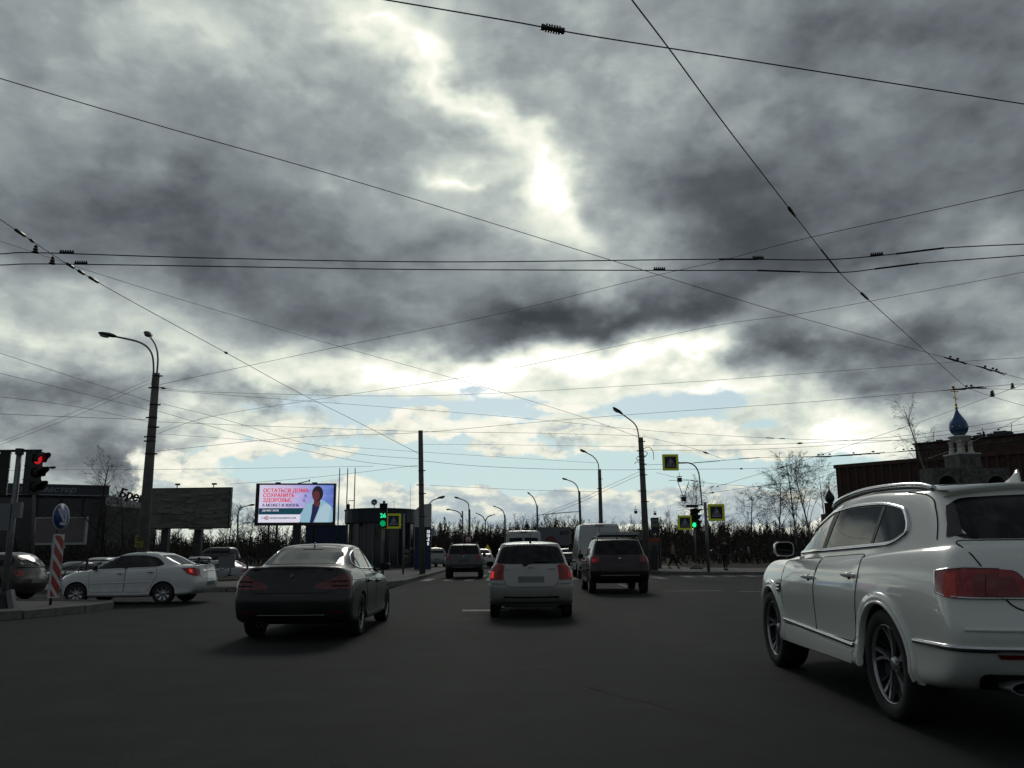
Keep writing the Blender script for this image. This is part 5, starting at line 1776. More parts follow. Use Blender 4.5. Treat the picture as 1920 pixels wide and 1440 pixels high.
def build_brick_block():
    a, b = at(1566, 872, 116), at(1925, 858, 99)
    dx, dy = b.x - a.x, b.y - a.y
    ang = math.atan2(dy, dx)
    L = math.hypot(dx, dy) + 22
    H = a.z - .11
    root = thing('brick_block', 'brown ribbed brick office block with raised roof storey on the right', 'building', (a.x, a.y, .11), ang)
    MB().use('brown_brick').box((L / 2, 8, H / 2), (L, 16, H)).build('wall', root)
    MB().use('brown_rib').box((L / 2, -.12, H - .25), (L + .3, .3, .5)).build('cornice', root)
    s0 = 9.8
    up = MB().use('brown_brick').box(((L + s0) / 2, 9, H + 1.1), (L - s0, 12, 2.2)).build('roof_storey', root)
    MB().use('dark_steel').box(((L + s0) / 2, 9, H + 2.25), (L - s0 + .5, 12.5, .14)).build('roof_edge', up)
    rng = random.Random(3)
    eq = MB().use('dark_steel')
    for k in range(26):
        x = rng.uniform(s0 + .5, L - 1)
        eq.box((x, 4 + rng.uniform(-.6, 3), H + 2.35 + .2), (rng.uniform(.3, 1.6), .6, rng.uniform(.2, .7)))
    for k in range(7):
        x = s0 + 2 + k * 3.1
        eq.tube([(x, 4.2, H + 2.2), (x + rng.uniform(-.2, .2), 4.2, H + 3.4 + rng.uniform(0, .8))], .04, 4)
    tag(eq.build('roof_equipment', up), kind='stuff')
    n = int(L / 1.15)
    src = None
    for k in range(n):
        x = (k + .5) * L / n
        if src is None:
            src = MB().use('brown_rib').box((0, -.09, H / 2 - .25), (.30, .18, H - .52)).build('rib', root)
            o = src
        else:
            o = link('rib', src.data, root)
        o.location = (x, 0, 0)
    wsrc = psrc = None
    for row in range(4):
        for k in range(1, n - 1):
            if k % 3 == 0:
                continue
            x, z = (k + 1) * L / n, 1.6 + row * 3.1
            if z > H - 2:
                continue
            if wsrc is None:
                wsrc = MB().use('window_frame').box((0, -.03, 0), (.82, .08, 1.7)).build('window', root)
                w = wsrc
                psrc = MB().use('window_dark').box((-.19, -.08, 0), (.34, .03, 1.56)).box((.19, -.08, 0), (.34, .03, 1.56)).build('pane', w)
            else:
                w = link('window', wsrc.data, root)
                link('pane', psrc.data, w)
            w.location = (x, 0, z)


build_brick_block()

ONION = [(.30, 0), (.44, .10), (.60, .26), (.72, .48), (.775, .72), (.765, .95), (.70, 1.18), (.58, 1.42), (.44, 1.65), (.30, 1.88), (.19, 2.08), (.11, 2.28), (.06, 2.5)]


def onion(parent, z, s, mat='dome_blue', cross=True):
    d = MB().use(mat, True).lathe([(r * s, z + h * s) for r, h in ONION], 28).build('dome', parent)
    g = MB().use('gilt', True)
    zt = z + 2.45 * s
    g.lathe([(.10 * s, zt), (.15 * s, zt + .08 * s), (.10 * s, zt + .16 * s), (.06 * s, zt + .2 * s), (.12 * s, zt + .34 * s), (.12 * s, zt + .40 * s), (.03 * s, zt + .5 * s)], 12)
    g.use('gilt')
    g.box((0, 0, zt + 1.25 * s), (.075 * s, .05 * s, 1.6 * s)).box((0, 0, zt + 1.55 * s), (.78 * s, .05 * s, .075 * s)).box((0, 0, zt + 1.82 * s), (.34 * s, .05 * s, .07 * s))
    g.box((0, 0, zt + .95 * s), (.46 * s, .05 * s, .07 * s), rot=Matrix.Rotation(R(25), 3, 'Y'))
    g.build('cross', d)
    return d


def build_chapel():
    t = 62
    p = at(1824, 1033, t)
    root = thing('chapel', 'stone gate chapel with white belfry, blue onion dome and gilt cross', 'building', (p.x, p.y, .11), R(8))
    k = t / FPX
    horizon = 1026

    def zz(v):
        return EYE + (horizon - v) * k * 1.04 - .50
    zb, zw = zz(851), zz(876)
    MB().use('rubble').box((0, 0, zb / 2), (1.75, 1.75, zb)).build('tower', root)
    MB().use('white_plaster').box((0, 0, zb + .06), (1.85, 1.85, .12)).build('string_course', root)
    for s in (-1, 1):
        wing = MB().use('rubble')
        arcp = [(s * (1.0 + 1.0) + 0.78 * math.cos(R(a)), zw - 1.35 + .78 * math.sin(R(a))) for a in range(0, 181, 15)]
        M = Matrix(((1, 0, 0, 0), (0, 0, 1, 0), (0, 1, 0, 0), (0, 0, 0, 1)))
        xs = sorted((s * .9, s * 3.1))
        wing.prism([(xs[0], 0), (arcp[-1][0], 0)] + list(reversed(arcp)) + [(arcp[0][0], 0), (xs[1], 0), (xs[1], zw), (xs[0], zw)], -.8, .8, M)
        wing.build('gate_wing', root)
        MB().use('rubble').prism([(s * 2 + .95 * math.cos(R(a)), zw - 1.35 + .95 * math.sin(R(a))) for a in range(0, 181, 15)] + [(s * 2 + .76 * math.cos(R(a)), zw - 1.35 + .76 * math.sin(R(a))) for a in range(180, -1, -15)], -.86, -.78, M).build('arch_ring', root)
        MB().use('panel_dark').box((s * 2, .3, (zw - .6) / 2), (1.7, .1, zw - .6)).build('gate_leaf', root)
    rng = random.Random(8)
    st = MB().use('rubble')
    for i in range(420):
        w, h = rng.uniform(.16, .42), rng.uniform(.12, .28)
        if rng.random() < .5:
            x, z, y = rng.uniform(-.8, .8), rng.uniform(3, zb - .15), -.88
        else:
            x, z, y = rng.choice((-1, 1)) * rng.uniform(.95, 3.0), rng.uniform(zw - 2.6, zw - .1), -.80
            if math.hypot(abs(x) - 2, max(z - (zw - 1.35), 0)) < 1.0:
                continue
        st.box((x, y, z), (w, rng.uniform(.04, .12), h), rot=Matrix.Rotation(rng.uniform(-.25, .25), 3, 'Y'))
    tag(st.build('rubble_face', root), kind='stuff')
    z0, z1 = zb + .12, zz(825)
    for sx in (-1, 1):
        for sy in (-1, 1):
            MB().use('white_plaster', True).lathe([(.24, z0), (.24, z0 + .1), (.17, z0 + .16), (.15, z1 - .14), (.21, z1 - .08), (.21, z1)], 12, Matrix.Translation((sx * .46, sy * .46, 0))).build('column', root)
    MB().use('white_plaster', True).lathe([(.70, z1), (.70, z1 + .22), (.82, z1 + .26), (.84, z1 + .36), (.74, z1 + .40), (.40, z1 + .46)], 24).build('entablature', root)
    b = MB().use('gilt', True).lathe([(.20, z1 - .75), (.17, z1 - .62), (.11, z1 - .42), (.05, z1 - .34)], 14).build('bell', root)
    MB().use('dark_steel').tube([(0, 0, z1 - .36), (0, 0, z1 + .05)], .02, 5).build('bell_hanger', b)
    dm = onion(root, z1 + .40, .87)
    for a in range(0, 360, 40):
        q = Vector((math.cos(R(a)) * .672, math.sin(R(a)) * .672, z1 + .40 + .70))
        MB().use('gilt').box(q, (.06, .06, .06)).build('star', dm)
    p2 = at(1564, 1033, 92)
    k2 = 92 / FPX
    r2 = thing('chapel', 'small distant chapel whose dark blue dome peeps over the luxury car roof', 'building', (p2.x, p2.y, .11))
    ztop = EYE + (1028 - 946) * k2
    MB().use('brown_brick').box((0, 0, ztop / 2 - .6), (1.7, 1.7, ztop - 1.2)).build('tower', r2)
    MB().use('brown_brick', True).lathe([(.62, ztop - 1.2), (.62, ztop - .1), (.7, ztop)], 20).build('drum', r2)
    onion(r2, ztop, .66, 'dome_dark')


build_chapel()


def build_pavilion():
    """rounded glass shop on the left corner"""
    t = 60
    c = at(716, 1033, t + 4.2)
    top = at(716, 953, t).z - .115
    root = thing('corner_shop', 'rounded dark green glass shop with a deep fascia by the corner pole', 'building', (c.x, c.y, .115))
    w, d = 2.55, 4.1

    def curve(r, n=14, ext=0.0):
        return [((w + ext) * math.sin(R(-90 + 180 * k / n)), -(d + ext) * math.cos(R(-90 + 180 * k / n)) * .96) for k in range(n + 1)]
    MB().use('kiosk_green').prism(curve(0) + [(w, 3), (-w, 3)], 0, top - .02).build('wall', root)
    f = MB().use('kiosk_blue').prism(curve(0, ext=.28) + [(w + .28, 3.2), (-w - .28, 3.2)], top - .95, top).build('fascia', root)
    MB().use('dark_steel').prism(curve(0, ext=.34) + [(w + .34, 3.2), (-w - .34, 3.2)], top, top + .07).build('coping', f)
    pts = curve(0, ext=.05)
    for a, b in zip(pts, pts[1:]):
        m = Vector(((a[0] + b[0]) / 2, (a[1] + b[1]) / 2, (top - 1.0) / 2 + .1))
        an = math.atan2(b[1] - a[1], b[0] - a[0])
        ln = math.hypot(b[0] - a[0], b[1] - a[1])
        p = MB().use('window_dark').box((0, 0, 0), (ln * .86, .05, top - 1.3)).build('window', root)
        p.location, p.rotation_euler = m, (0, 0, an)
        q = MB().use('grey_steel').box((ln * .47, -.03, 0), (.05, .08, top - 1.2)).build('mullion', p)
    MB().use('concrete').box((-w * .72, -2.6, (top - 1) / 2), (.34, .34, top - 1)).build('column', root)
    r = MB().use('grey_steel')
    r.tube([(-.5, -1, top), (-.5, -1, top + .55)], .03, 5)
    r.lathe([(.02, 0), (.24, .06)], 14, Matrix.Translation((-.5, -1.02, top + .65)) @ Matrix.Rotation(R(80), 4, 'X'), caps=False)
    r.build('satellite_dish', root)
    r = MB().use('dark_steel').tube([(.95, -.5, top), (.95, -.5, top + .75)], .02, 4).tube([(.75, -.5, top + .72), (1.15, -.5, top + .72)], .015, 4)
    r.build('antenna', root)
    MB().use('dark_steel').tube([(2.2, -.5, top), (2.2, -.5, top + 2.1)], [.02, .008], 4).build('antenna', root)
    r = MB().use('dark_steel').box((-2.4, -1.6, top + .25), (.25, .2, .5)).tube([(-2.4, -1.6, top + .5), (-2.4, -1.6, top + .75), (-1.9, -1.6, top + .78)], .03, 4)
    r.build('floodlight', root)
    # low blue shed to its left
    q = at(625, 1033, 76)
    h = at(625, 986, 76).z - .115
    s = thing('shed', 'low blue sheet metal shed left of the rounded shop', 'building', (q.x, q.y, .115))
    MB().use('blue_sheet').box((-.6, 2, h / 2), (4.0, 4, h)).build('wall', s)
    MB().use('dark_steel').box((-.6, 2, h + .04), (4.2, 4.2, .08)).build('roof', s)
    MB().use('panel_dark').box((-.2, -.02, 1.0), (.9, .05, 2.0)).build('door', s)


build_pavilion()

# ------------------------------------------------------------------ boards and signs
P('screen_left', (0.05, 0.05, 0.06), 0.4, emit=lin(206, 196, 232), estr=.85)
P('screen_red', (0.05, 0.01, 0.01), 0.4, emit=lin(214, 36, 44), estr=.95)
P('screen_navy', (0.01, 0.01, 0.02), 0.4, emit=lin(34, 36, 78), estr=.9)
P('screen_band', (0.01, 0.01, 0.02), 0.4, emit=lin(24, 70, 84), estr=.8)
P('screen_white', (0.05, 0.05, 0.05), 0.4, emit=lin(226, 224, 240), estr=.9)
P('screen_coat', (0.05, 0.05, 0.05), 0.4, emit=lin(150, 190, 208), estr=.85)
P('screen_coat_light', (0.05, 0.05, 0.05), 0.4, emit=lin(176, 205, 216), estr=.85)
P('screen_skin', (0.02, 0.01, 0.01), 0.4, emit=lin(96, 52, 54), estr=.8)
P('screen_hair', (0.01, 0.01, 0.01), 0.4, emit=lin(38, 32, 40), estr=.8)
P('screen_leaf', (0.01, 0.01, 0.02), 0.4, emit=lin(120, 130, 190), estr=.85)


def build_screen_material():
    m = bpy.data.materials.new('screen_picture')
    m.use_nodes = True
    t = NT(m.node_tree)
    b = m.node_tree.nodes['Principled BSDF']
    tc = t.node('ShaderNodeTexCoord').outputs['Object']
    sep = t.node('ShaderNodeSeparateXYZ')
    t.put(sep.inputs[0], tc)
    n = t.noise(t.vm('MULTIPLY', tc, (.5, 1, 1.8)), 1.6, 4.0, .6)
    f = t.m('ADD', t.m('MULTIPLY_ADD', sep.outputs[0], .17, .5), t.m('MULTIPLY', t.m('SUBTRACT', n, .5), .5))
    c = t.ramp(f, [(.05, lin(222, 214, 238)), (.45, lin(206, 190, 232)), (.66, lin(168, 168, 226)), (.85, lin(116, 140, 214)), (1, lin(92, 116, 200))])
    t.put(b.inputs['Emission Color'], c)
    b.inputs['Emission Strength'].default_value = .85
    b.inputs['Base Color'].default_value = (.03, .03, .04, 1)
    b.inputs['Roughness'].default_value = .4
    MATS['screen_picture'] = m


build_screen_material()


def board_frame(u0, v0, u1, v1, t):
    a, b = at(u0, v1, t), at(u1, v0, t)
    return Vector(((a.x + b.x) / 2, (a.y + b.y) / 2, .115)), b.x - a.x, min(a.z, b.z) - .115, max(a.z, b.z) - .115


def build_led_board():
    loc, w, z0, z1 = board_frame(481, 905, 627, 986, 60)
    root = thing('advertising_screen', 'lit screen billboard with red Cyrillic slogan and a person in a pale coat', 'billboard', loc, R(7))
    h, zc = z1 - z0, (z0 + z1) / 2
    MB().use('dark_steel').box((0, .25, zc), (w, .5, h)).build('frame', root)
    sc = MB().use('screen_picture').box((.06, -.03, .0), (w - .42, .05, h - .38)).build('screen', root)
    sc.location = (0, 0, zc + .07)
    sw, sh = w - .42, h - .38
    k = sw / 139.0                                           # metres per surveyed pixel across the screen
    X = lambda u: (u - 554.5) * k + .06
    Y = lambda v: -(v - 943.3) * k

    def pic(name, poly, mat, d):
        mb = MB().use(mat)
        q = [(X(u), Y(v)) for u, v in poly]
        mb.prism(q, .0, .004, Matrix.Translation((0, -.058 - d, 0)) @ FACE_CAM)
        return mb.build(name, sc)

    def txt(s, u, v, size, mat, sx=1.0, d=.012):
        return lettering('lettering', s, size, mat, sc, Matrix.Translation((X(u), -.058 - d, Y(v))) @ FACE_CAM, depth=.002, sx=sx, dup=.030)
    for poly in ([(568, 928), (572, 926), (575, 930), (571, 933)], [(566, 936), (570, 935), (572, 939), (568, 941)], [(570, 941), (573, 940), (572, 944)]):
        pic('leaf_picture', poly, 'screen_leaf', .004)
    txt('ОСТАТЬСЯ ДОМА-', 491.5, 922.6, 10.2 * k, 'screen_red', .93)
    txt('СОХРАНИТЬ', 491.5, 931.6, 10.2 * k, 'screen_red', .92)
    txt('ЗДОРОВЬЕ,', 491.5, 940.8, 10.2 * k, 'screen_red', .95)
    txt('А МОЖЕТ И ЖИЗНЬ', 491, 949.6, 7.4 * k, 'screen_navy', .95)
    pic('colour_band', [(485.2, 952.6), (572, 952.6), (562, 964.4), (485.2, 964.4)], 'screen_band', .004)
    txt('ДЕНИС ЗУЕВ', 491.5, 958.6, 4.6 * k, 'screen_white', 1.05)
    pic('colour_band', [(485.2, 965), (563, 965), (562, 979.6), (485.2, 979.6)], 'screen_white', .004)
    txt('СТ', 491, 973, 4.8 * k, 'screen_navy', 1.1)
    txt('ПКОРОНАВИРУС.РФ', 505.5, 973, 4.8 * k, 'screen_navy', 1.03)
    ring = [(500.6 + 3.6 * math.cos(a), 971.2 + 3.6 * math.sin(a)) for a in [2 * math.pi * q / 18 for q in range(18)]]
    rn = [(500.6 + 2.6 * math.cos(a), 971.2 + 2.6 * math.sin(a)) for a in [2 * math.pi * q / 18 for q in range(18)]]
    pic('emblem', ring, 'screen_hair', .008)
    pic('emblem', rn, 'screen_white', .013)
    pic('emblem', [(500.6 + 1.6 * math.cos(a), 971.2 + 1.6 * math.sin(a)) for a in [2 * math.pi * q / 14 for q in range(14)]], 'screen_red', .018)
    coat = rounded([(563, 979.6), (565, 962), (570, 950), (580, 942), (590, 938), (604, 937), (613, 943), (622, 950), (624, 960), (624, 979.6)], 3)
    pic('person_picture', coat, 'screen_coat', .006)
    pic('person_picture', rounded([(601, 950), (612, 944), (620, 950), (616, 979.6), (590, 979.6), (596, 962)], 2), 'screen_coat_light', .010)
    pic('person_picture', rounded([(585, 945), (600, 942), (597, 955), (588, 979.6), (581, 979.6), (584, 962)], 1.5), 'screen_navy', .014)
    pic('person_picture', rounded([(588, 936), (599, 936), (600, 946), (593, 951), (587, 945)], 2), 'screen_skin', .018)
    head = [(594 + 10.6 * math.cos(a), 925 + 14.5 * math.sin(a)) for a in [2 * math.pi * q / 26 for q in range(26)]]
    pic('person_picture', head, 'screen_hair', .022)
    face = [(591.5 + 7.0 * math.cos(a), 929 + 9.5 * math.sin(a)) for a in [2 * math.pi * q / 22 for q in range(22)]]
    pic('person_picture', face, 'screen_skin', .027)
    col = MB().use('dark_steel').box((.15, .35, z0 / 2), (.55, .5, z0)).build('column', root)
    lamp = MB().use('dark_steel').tube([(.1, .1, z1), (.9, -.5, z1 + .12), (1.0, -.6, z1 + .22), (1.0, -.62, z1 + .05)], .035, 5).box((-1.3, .1, z1 + .04), (.35, .2, .08)).box((1.3, .1, z1 + .04), (.35, .2, .08))
    lamp.build('lamp_bracket', root)
    rng = random.Random(2)
    for u in (504, 519, 587):
        q, hh = base_at(u, 986, 66)
        o = tag(MB().use('dark_steel').tube([(0, 0, 0), (0, 0, hh + .6)], .09, 6).build('steel_post'), {504: 'thin steel post left of the lit screen column', 519: 'thin steel post nearer the lit screen column', 587: 'thin steel post right of the lit screen column'}[u], 'post', 'steel posts behind the lit screen')
        o.location = q


build_led_board()


def build_poster_paper():
    m = bpy.data.materials.new('torn_paper')
    m.use_nodes = True
    t = NT(m.node_tree)
    b = m.node_tree.nodes['Principled BSDF']
    tc = t.node('ShaderNodeTexCoord').outputs['Object']
    n1 = t.noise(t.vm('MULTIPLY', tc, (.55, 1, 1.5)), 1.5, 3.0, .5, 1.0)
    n2 = t.noise(tc, 5.0, 5.0, .6)
    f = t.m('ADD', t.m('MULTIPLY', n1, .75), t.m('MULTIPLY', n2, .25))
    t.put(b.inputs['Base Color'], t.ramp(f, [(.36, (.11, .107, .093)), (.47, (.14, .137, .12)), (.50, (.20, .195, .175)), (.56, (.15, .147, .13)), (.60, (.215, .21, .19)), (.68, (.12, .115, .10))]))
    b.inputs['Roughness'].default_value = .9
    MATS['torn_paper'] = m


build_poster_paper()
P('pink_paper', (0.17, 0.145, 0.15), 0.85, vary=.12, vscale=.8)


def build_billboards():
    loc, w, z0, z1 = board_frame(276, 913, 432, 992, 58)
    root = thing('billboard', 'big grey billboard of peeling paper behind the tall concrete lamp pole', 'billboard', loc, R(-3))
    h, zc = z1 - z0, (z0 + z1) / 2
    MB().use('dark_steel').box((0, .2, zc), (w, .36, h)).build('frame', root)
    fc = MB().use('torn_paper').box((0, 0, 0), (w - .16, .04, h - .14)).build('poster_face', root)
    fc.location = (0, 0, zc)
    rng = random.Random(6)
    sc = MB().use('torn_paper')
    for i in range(22):                                      # curled scraps of old posters
        x, z, ww, hh = rng.uniform(-w / 2 + .5, w / 2 - .6), rng.uniform(-h / 2 + .3, h / 2 - .3), rng.uniform(.3, 1.1), rng.uniform(.08, .3)
        y = -.03
        sc.add([(x, y, z), (x + ww, y, z + rng.uniform(-.08, .08)), (x + ww * .9, y - .05, z - hh), (x + ww * .1, y - .06, z - hh * rng.uniform(.6, 1.1))], [(0, 1, 2, 3)])
    tag(sc.build('paper_scraps', fc), kind='stuff')
    for x in [-w / 2 + .8 + .75 * q for q in range(7)]:
        MB().use('gap').box((x + .3, -.04, -.35), (.07, .03, .09)).build('bolt', fc)
    for x in (-1.35, 1.0):
        MB().use('dark_steel').box((x - .3, .3, z0 / 2), (.5, .4, z0)).build('column', root)
    MB().use('grey_steel').box((-w / 2 + .7, -.1, z0 - .05), (1.3, .3, .06)).box((1.0, -.1, z0 - .05), (1.6, .3, .06)).build('catwalk', root)
    for x in (-1.0, 1.6):
        MB().use('dark_steel').tube([(x, .1, z1), (x + .25, -.35, z1 + .22)], .035, 5).box((x + .28, -.4, z1 + .2), (.3, .16, .12)).build('lamp', root)

    loc, w, z0, z1 = board_frame(62, 968.5, 163, 1022, 84)
    root = thing('billboard', 'blank pinkish billboard in a white frame before the showroom', 'billboard', loc, R(-4))
    h, zc = z1 - z0, (z0 + z1) / 2
    MB().use('letter_white').box((0, .15, zc), (w, .25, h)).build('frame', root)
    MB().use('pink_paper').box((-.03, 0, zc + .06), (w - .34, .08, h - .40)).build('poster_face', root)
    MB().use('concrete').box((0, .2, z0 / 2), (.5, .4, z0)).build('column', root)
    MB().use('letter_white').box((-.55, -.05, z0 - .2), (.25, .2, .35)).box((.55, -.05, z0 - .2), (.25, .2, .35)).build('bracket', root)
    for x in (-2, 1.6):
        MB().use('dark_steel').tube([(x, 0, z1), (x + .5, -.5, z1 + .22), (x + 1, 0, z1)], .04, 4).build('lamp', root)

    loc, w, z0, z1 = board_frame(1007, 988, 1071, 1023, 125)
    root = thing('billboard', 'distant pale poster billboard seen between the two white vans', 'billboard', loc, 0)
    h, zc = z1 - z0, (z0 + z1) / 2
    P('far_poster', (0.17, 0.18, 0.19), .7)
    P('far_poster_red', (0.16, 0.06, 0.055), .7)
    P('far_poster_dark', (0.04, 0.05, 0.055), .7)
    MB().use('grey_steel').box((0, .2, zc), (w, .3, h)).build('frame', root)
    fc = MB().use('far_poster').box((0, .02, zc), (w - .2, .08, h - .2)).build('poster_face', root)
    MB().use('far_poster_red').prism([(-1.9, zc - h * .42), (-1.1, zc - .1), (-.2, zc + .12), (.9, zc - h * .42)], 0, .01, Matrix.Translation((0, -.03, 0)) @ FACE_CAM).build('house_picture', fc)
    MB().use('far_poster_dark').box((1.55, -.035, zc + .62), (1.3, .02, .2)).box((1.5, -.035, zc + .32), (1.1, .02, .16)).box((1.0, -.035, zc + .45), (.25, .02, .5)).build('lettering', fc)
    MB().use('dark_steel').box((0, .3, z0 / 2), (.5, .4, z0)).build('column', root)


build_billboards()

P('sign_blue', (0.018, 0.055, 0.20), 0.45)
P('sign_navy', (0.012, 0.022, 0.060), 0.45)
P('sign_lime', (0.38, 0.44, 0.03), 0.5, emit=lin(190, 200, 40), estr=.10)
P('sign_white', (0.55, 0.56, 0.56), 0.5)
P('sign_red', (0.36, 0.022, 0.020), 0.5)
P('sign_back', (0.20, 0.205, 0.21), 0.5, .4)
P('signal_body', (0.020, 0.022, 0.020), 0.5)
P('lens_off', (0.012, 0.012, 0.012), 0.2)
P('lens_red', (0.2, 0.01, 0.01), 0.3, emit=(1.0, .035, .045), estr=.42)
P('lens_green', (0.01, 0.2, 0.1), 0.3, emit=(0.02, 1.0, .36), estr=1.0)
P('lens_green_dim', (0.01, 0.1, 0.04), 0.3, emit=(0.0, .36, .12), estr=.85)
P('digit_green', (0.01, 0.2, 0.1), 0.3, emit=(0.03, 1.0, .42), estr=1.1)


def crossing_sign(parent, size, z=0.0):
    """pedestrian crossing plate on a lime surround; centred on its own origin, facing -y"""
    s = size
    b = MB().use('sign_lime').prism(rounded([(-s / 2, -s / 2), (s / 2, -s / 2), (s / 2, s / 2), (-s / 2, s / 2)], s * .06), 0, .025, FACE_CAM)
    base = b.build('surround', parent)
    pl = MB().use('sign_navy').prism(rounded([(-s * .36, -s * .36), (s * .36, -s * .36), (s * .36, s * .36), (-s * .36, s * .36)], s * .03), .025, .029, FACE_CAM).build('plate', parent)
    tr = MB().use('sign_white')
    o, i = [(-.28, -.25), (.28, -.25), (0, .29)], [(-.235, -.222), (.235, -.222), (0, .232)]
    for k in range(3):
        k2 = (k + 1) % 3
        tr.add([(o[k][0] * s, -.032, o[k][1] * s), (o[k2][0] * s, -.032, o[k2][1] * s), (i[k2][0] * s, -.032, i[k2][1] * s), (i[k][0] * s, -.032, i[k][1] * s)], [(0, 1, 2, 3)])
    fig = [(-.10, -.16, .0, -.02), (.0, -.02, .02, .08), (.0, -.02, .09, -.17), (.02, .08, -.08, .0), (.02, .08, .10, .01), (-.17, -.20, -.13, -.16), (-.05, -.20, -.02, -.16), (.06, -.20, .09, -.16)]
    for x0, z0, x1, z1 in fig:
        d = Vector((x1 - x0, z1 - z0)).normalized() * .020
        n = (-d.y * s, d.x * s)
        tr.add([(x0 * s - n[0], -.033, z0 * s - n[1]), (x1 * s - n[0], -.033, z1 * s - n[1]), (x1 * s + n[0], -.033, z1 * s + n[1]), (x0 * s + n[0], -.033, z0 * s + n[1])], [(0, 1, 2, 3)])
    tr.add([(.025 * s + .032 * s * math.cos(a), -.033, .115 * s + .032 * s * math.sin(a)) for a in [2 * math.pi * q / 12 for q in range(12)]], [tuple(range(12))])
    tr.build('pictogram', pl)
    return base


def signal_head(parent, loc, rz, n=3, lit=None, size=.33, digits=None, visor=.28, housing='signal_body'):
    """stack of lamp sections facing local -y; sections counted from the top"""
    hd = MB().use(housing)
    H = n * size * 1.06
    hd.box((0, .10, 0), (size, .20, H))
    for k in range(n + 1):
        hd.box((0, .10, H / 2 - k * H / n), (size * 1.08, .215, size * .07))
    head = hd.build('signal_head', parent)
    head.location, head.rotation_euler = loc, (0, 0, rz)
    for k in range(n):
        z = H / 2 - (k + .5) * H / n
        mt = (lit or {}).get(k, 'lens_off')
        if mt == 'digits':
            MB().use('lens_off').lathe([(0, .012), (size * .40, 0)], 20, Matrix.Translation((0, -.004, z)) @ Matrix.Rotation(R(90), 4, 'X')).build('lens', head)
            lettering('countdown', digits, size * .80, 'digit_green', head, Matrix.Translation((0, -.03, z - size * .28)) @ FACE_CAM, bold=.02, align='CENTER', depth=.004)
            continue
        MB().use(mt, True).lathe([(0, .035), (size * .22, .027), (size * .36, .008), (size * .40, 0)], 20, Matrix.Translation((0, -.004, z)) @ Matrix.Rotation(R(90), 4, 'X')).build('lens', head)
        v = MB().use(housing, True)
        m = 14
        o = len(v.v)
        for j in range(m + 1):
            a = R(-35 + 250 * j / m)
            ln = visor * (.45 + .55 * max(0, math.sin(a)) ** .7)
            for (rr, yy) in ((size * .43, 0), (size * .45, -ln), (size * .42, -ln), (size * .40, 0)):
                v.v.append((rr * math.cos(a), yy, z + rr * math.sin(a)))
        for j in range(m):
            for q in range(4):
                q2 = (q + 1) % 4
                v.face(o + 4 * j + q, o + 4 * j + q2, o + 4 * j + 4 + q2, o + 4 * j + 4 + q)
        v.build('visor', head)
    return head


def post(parent, x, y, z0, z1, r, mat='grey_steel', name='post', top=None):
    return MB().use(mat, True).lathe([(r, z0), (top or r, z1)], 12, Matrix.Translation((x, y, 0))).build(name, parent)


def build_signals():
    # island signal on the left, two heads back to back over the post
    t = 18.4
    b, top = at(8, 1130, t), at(26, 834, t)
    root = thing('traffic_light', 'red traffic light on a tall post at the end of the island', 'traffic light', (b.x - .02, b.y, .15))
    H = top.z - .15
    post(root, 0, 0, 0, H, .075, name='post', top=.06)
    MB().use('dark_steel').lathe([(.16, 0), (.15, .3), (.09, .36)], 12).build('base', root)
    MB().use('grey_steel').box((.22, -.05, .12), (.12, .14, .55), rot=Matrix.Rotation(R(-16), 3, 'Y')).build('base_guard', root)
    MB().use('dark_steel').tube([(-.48, 0, H - .05), (.50, 0, H - .05)], .03, 6).lathe([(.09, H - .14), (.09, H)], 10).build('cross_arm', root)
    signal_head(root, (.44, -.02, H - .56), R(72), 3, {0: 'lens_red'}, .30, visor=.32)
    signal_head(root, (-.44, .02, H - .56), R(-62), 3, {}, .30, visor=.26)
    MB().use('sign_back').box((-.28, -.09, H - 1.55), (.55, .03, .60)).box((.16, -.07, H - 1.4), (.14, .12, .35)).build('plate', root)
    # corner signal by the shop
    t = 40
    p = at(716, 1072, t)
    tp = at(713, 937, t)
    root = thing('traffic_light', 'green traffic light with countdown digits in front of the rounded shop', 'traffic light', (p.x, p.y, .122))
    H = tp.z - .122
    post(root, 0, .22, 0, H, .065)
    signal_head(root, (0, 0, H - .72), 0, 3, {1: 'digits', 2: 'lens_green_dim'}, .36, '26', .22)
    # far corner signal on the right
    t = 50
    p, tp = at(1306, 1068, t), at(1303, 946, t)
    root = thing('traffic_light', 'green traffic light on a round based post by the right kerb', 'traffic light', (p.x, p.y, .122))
    H = tp.z - .122
    post(root, .05, .22, 0, H - .2, .06)
    MB().use('concrete', True).lathe([(.42, 0), (.40, .10), (.16, .30), (.08, .36)], 16, Matrix.Translation((.05, .22, 0))).build('base', root)
    signal_head(root, (0, 0, H - .80), 0, 3, {2: 'lens_green'}, .36, visor=.24)
    signal_head(root, (.28, .1, H - .72), R(70), 3, {}, .33, visor=.24)
    MB().use('signal_body').box((-.05, .1, H - .05), (.7, .25, .16)).build('top_bracket', root)


build_signals()


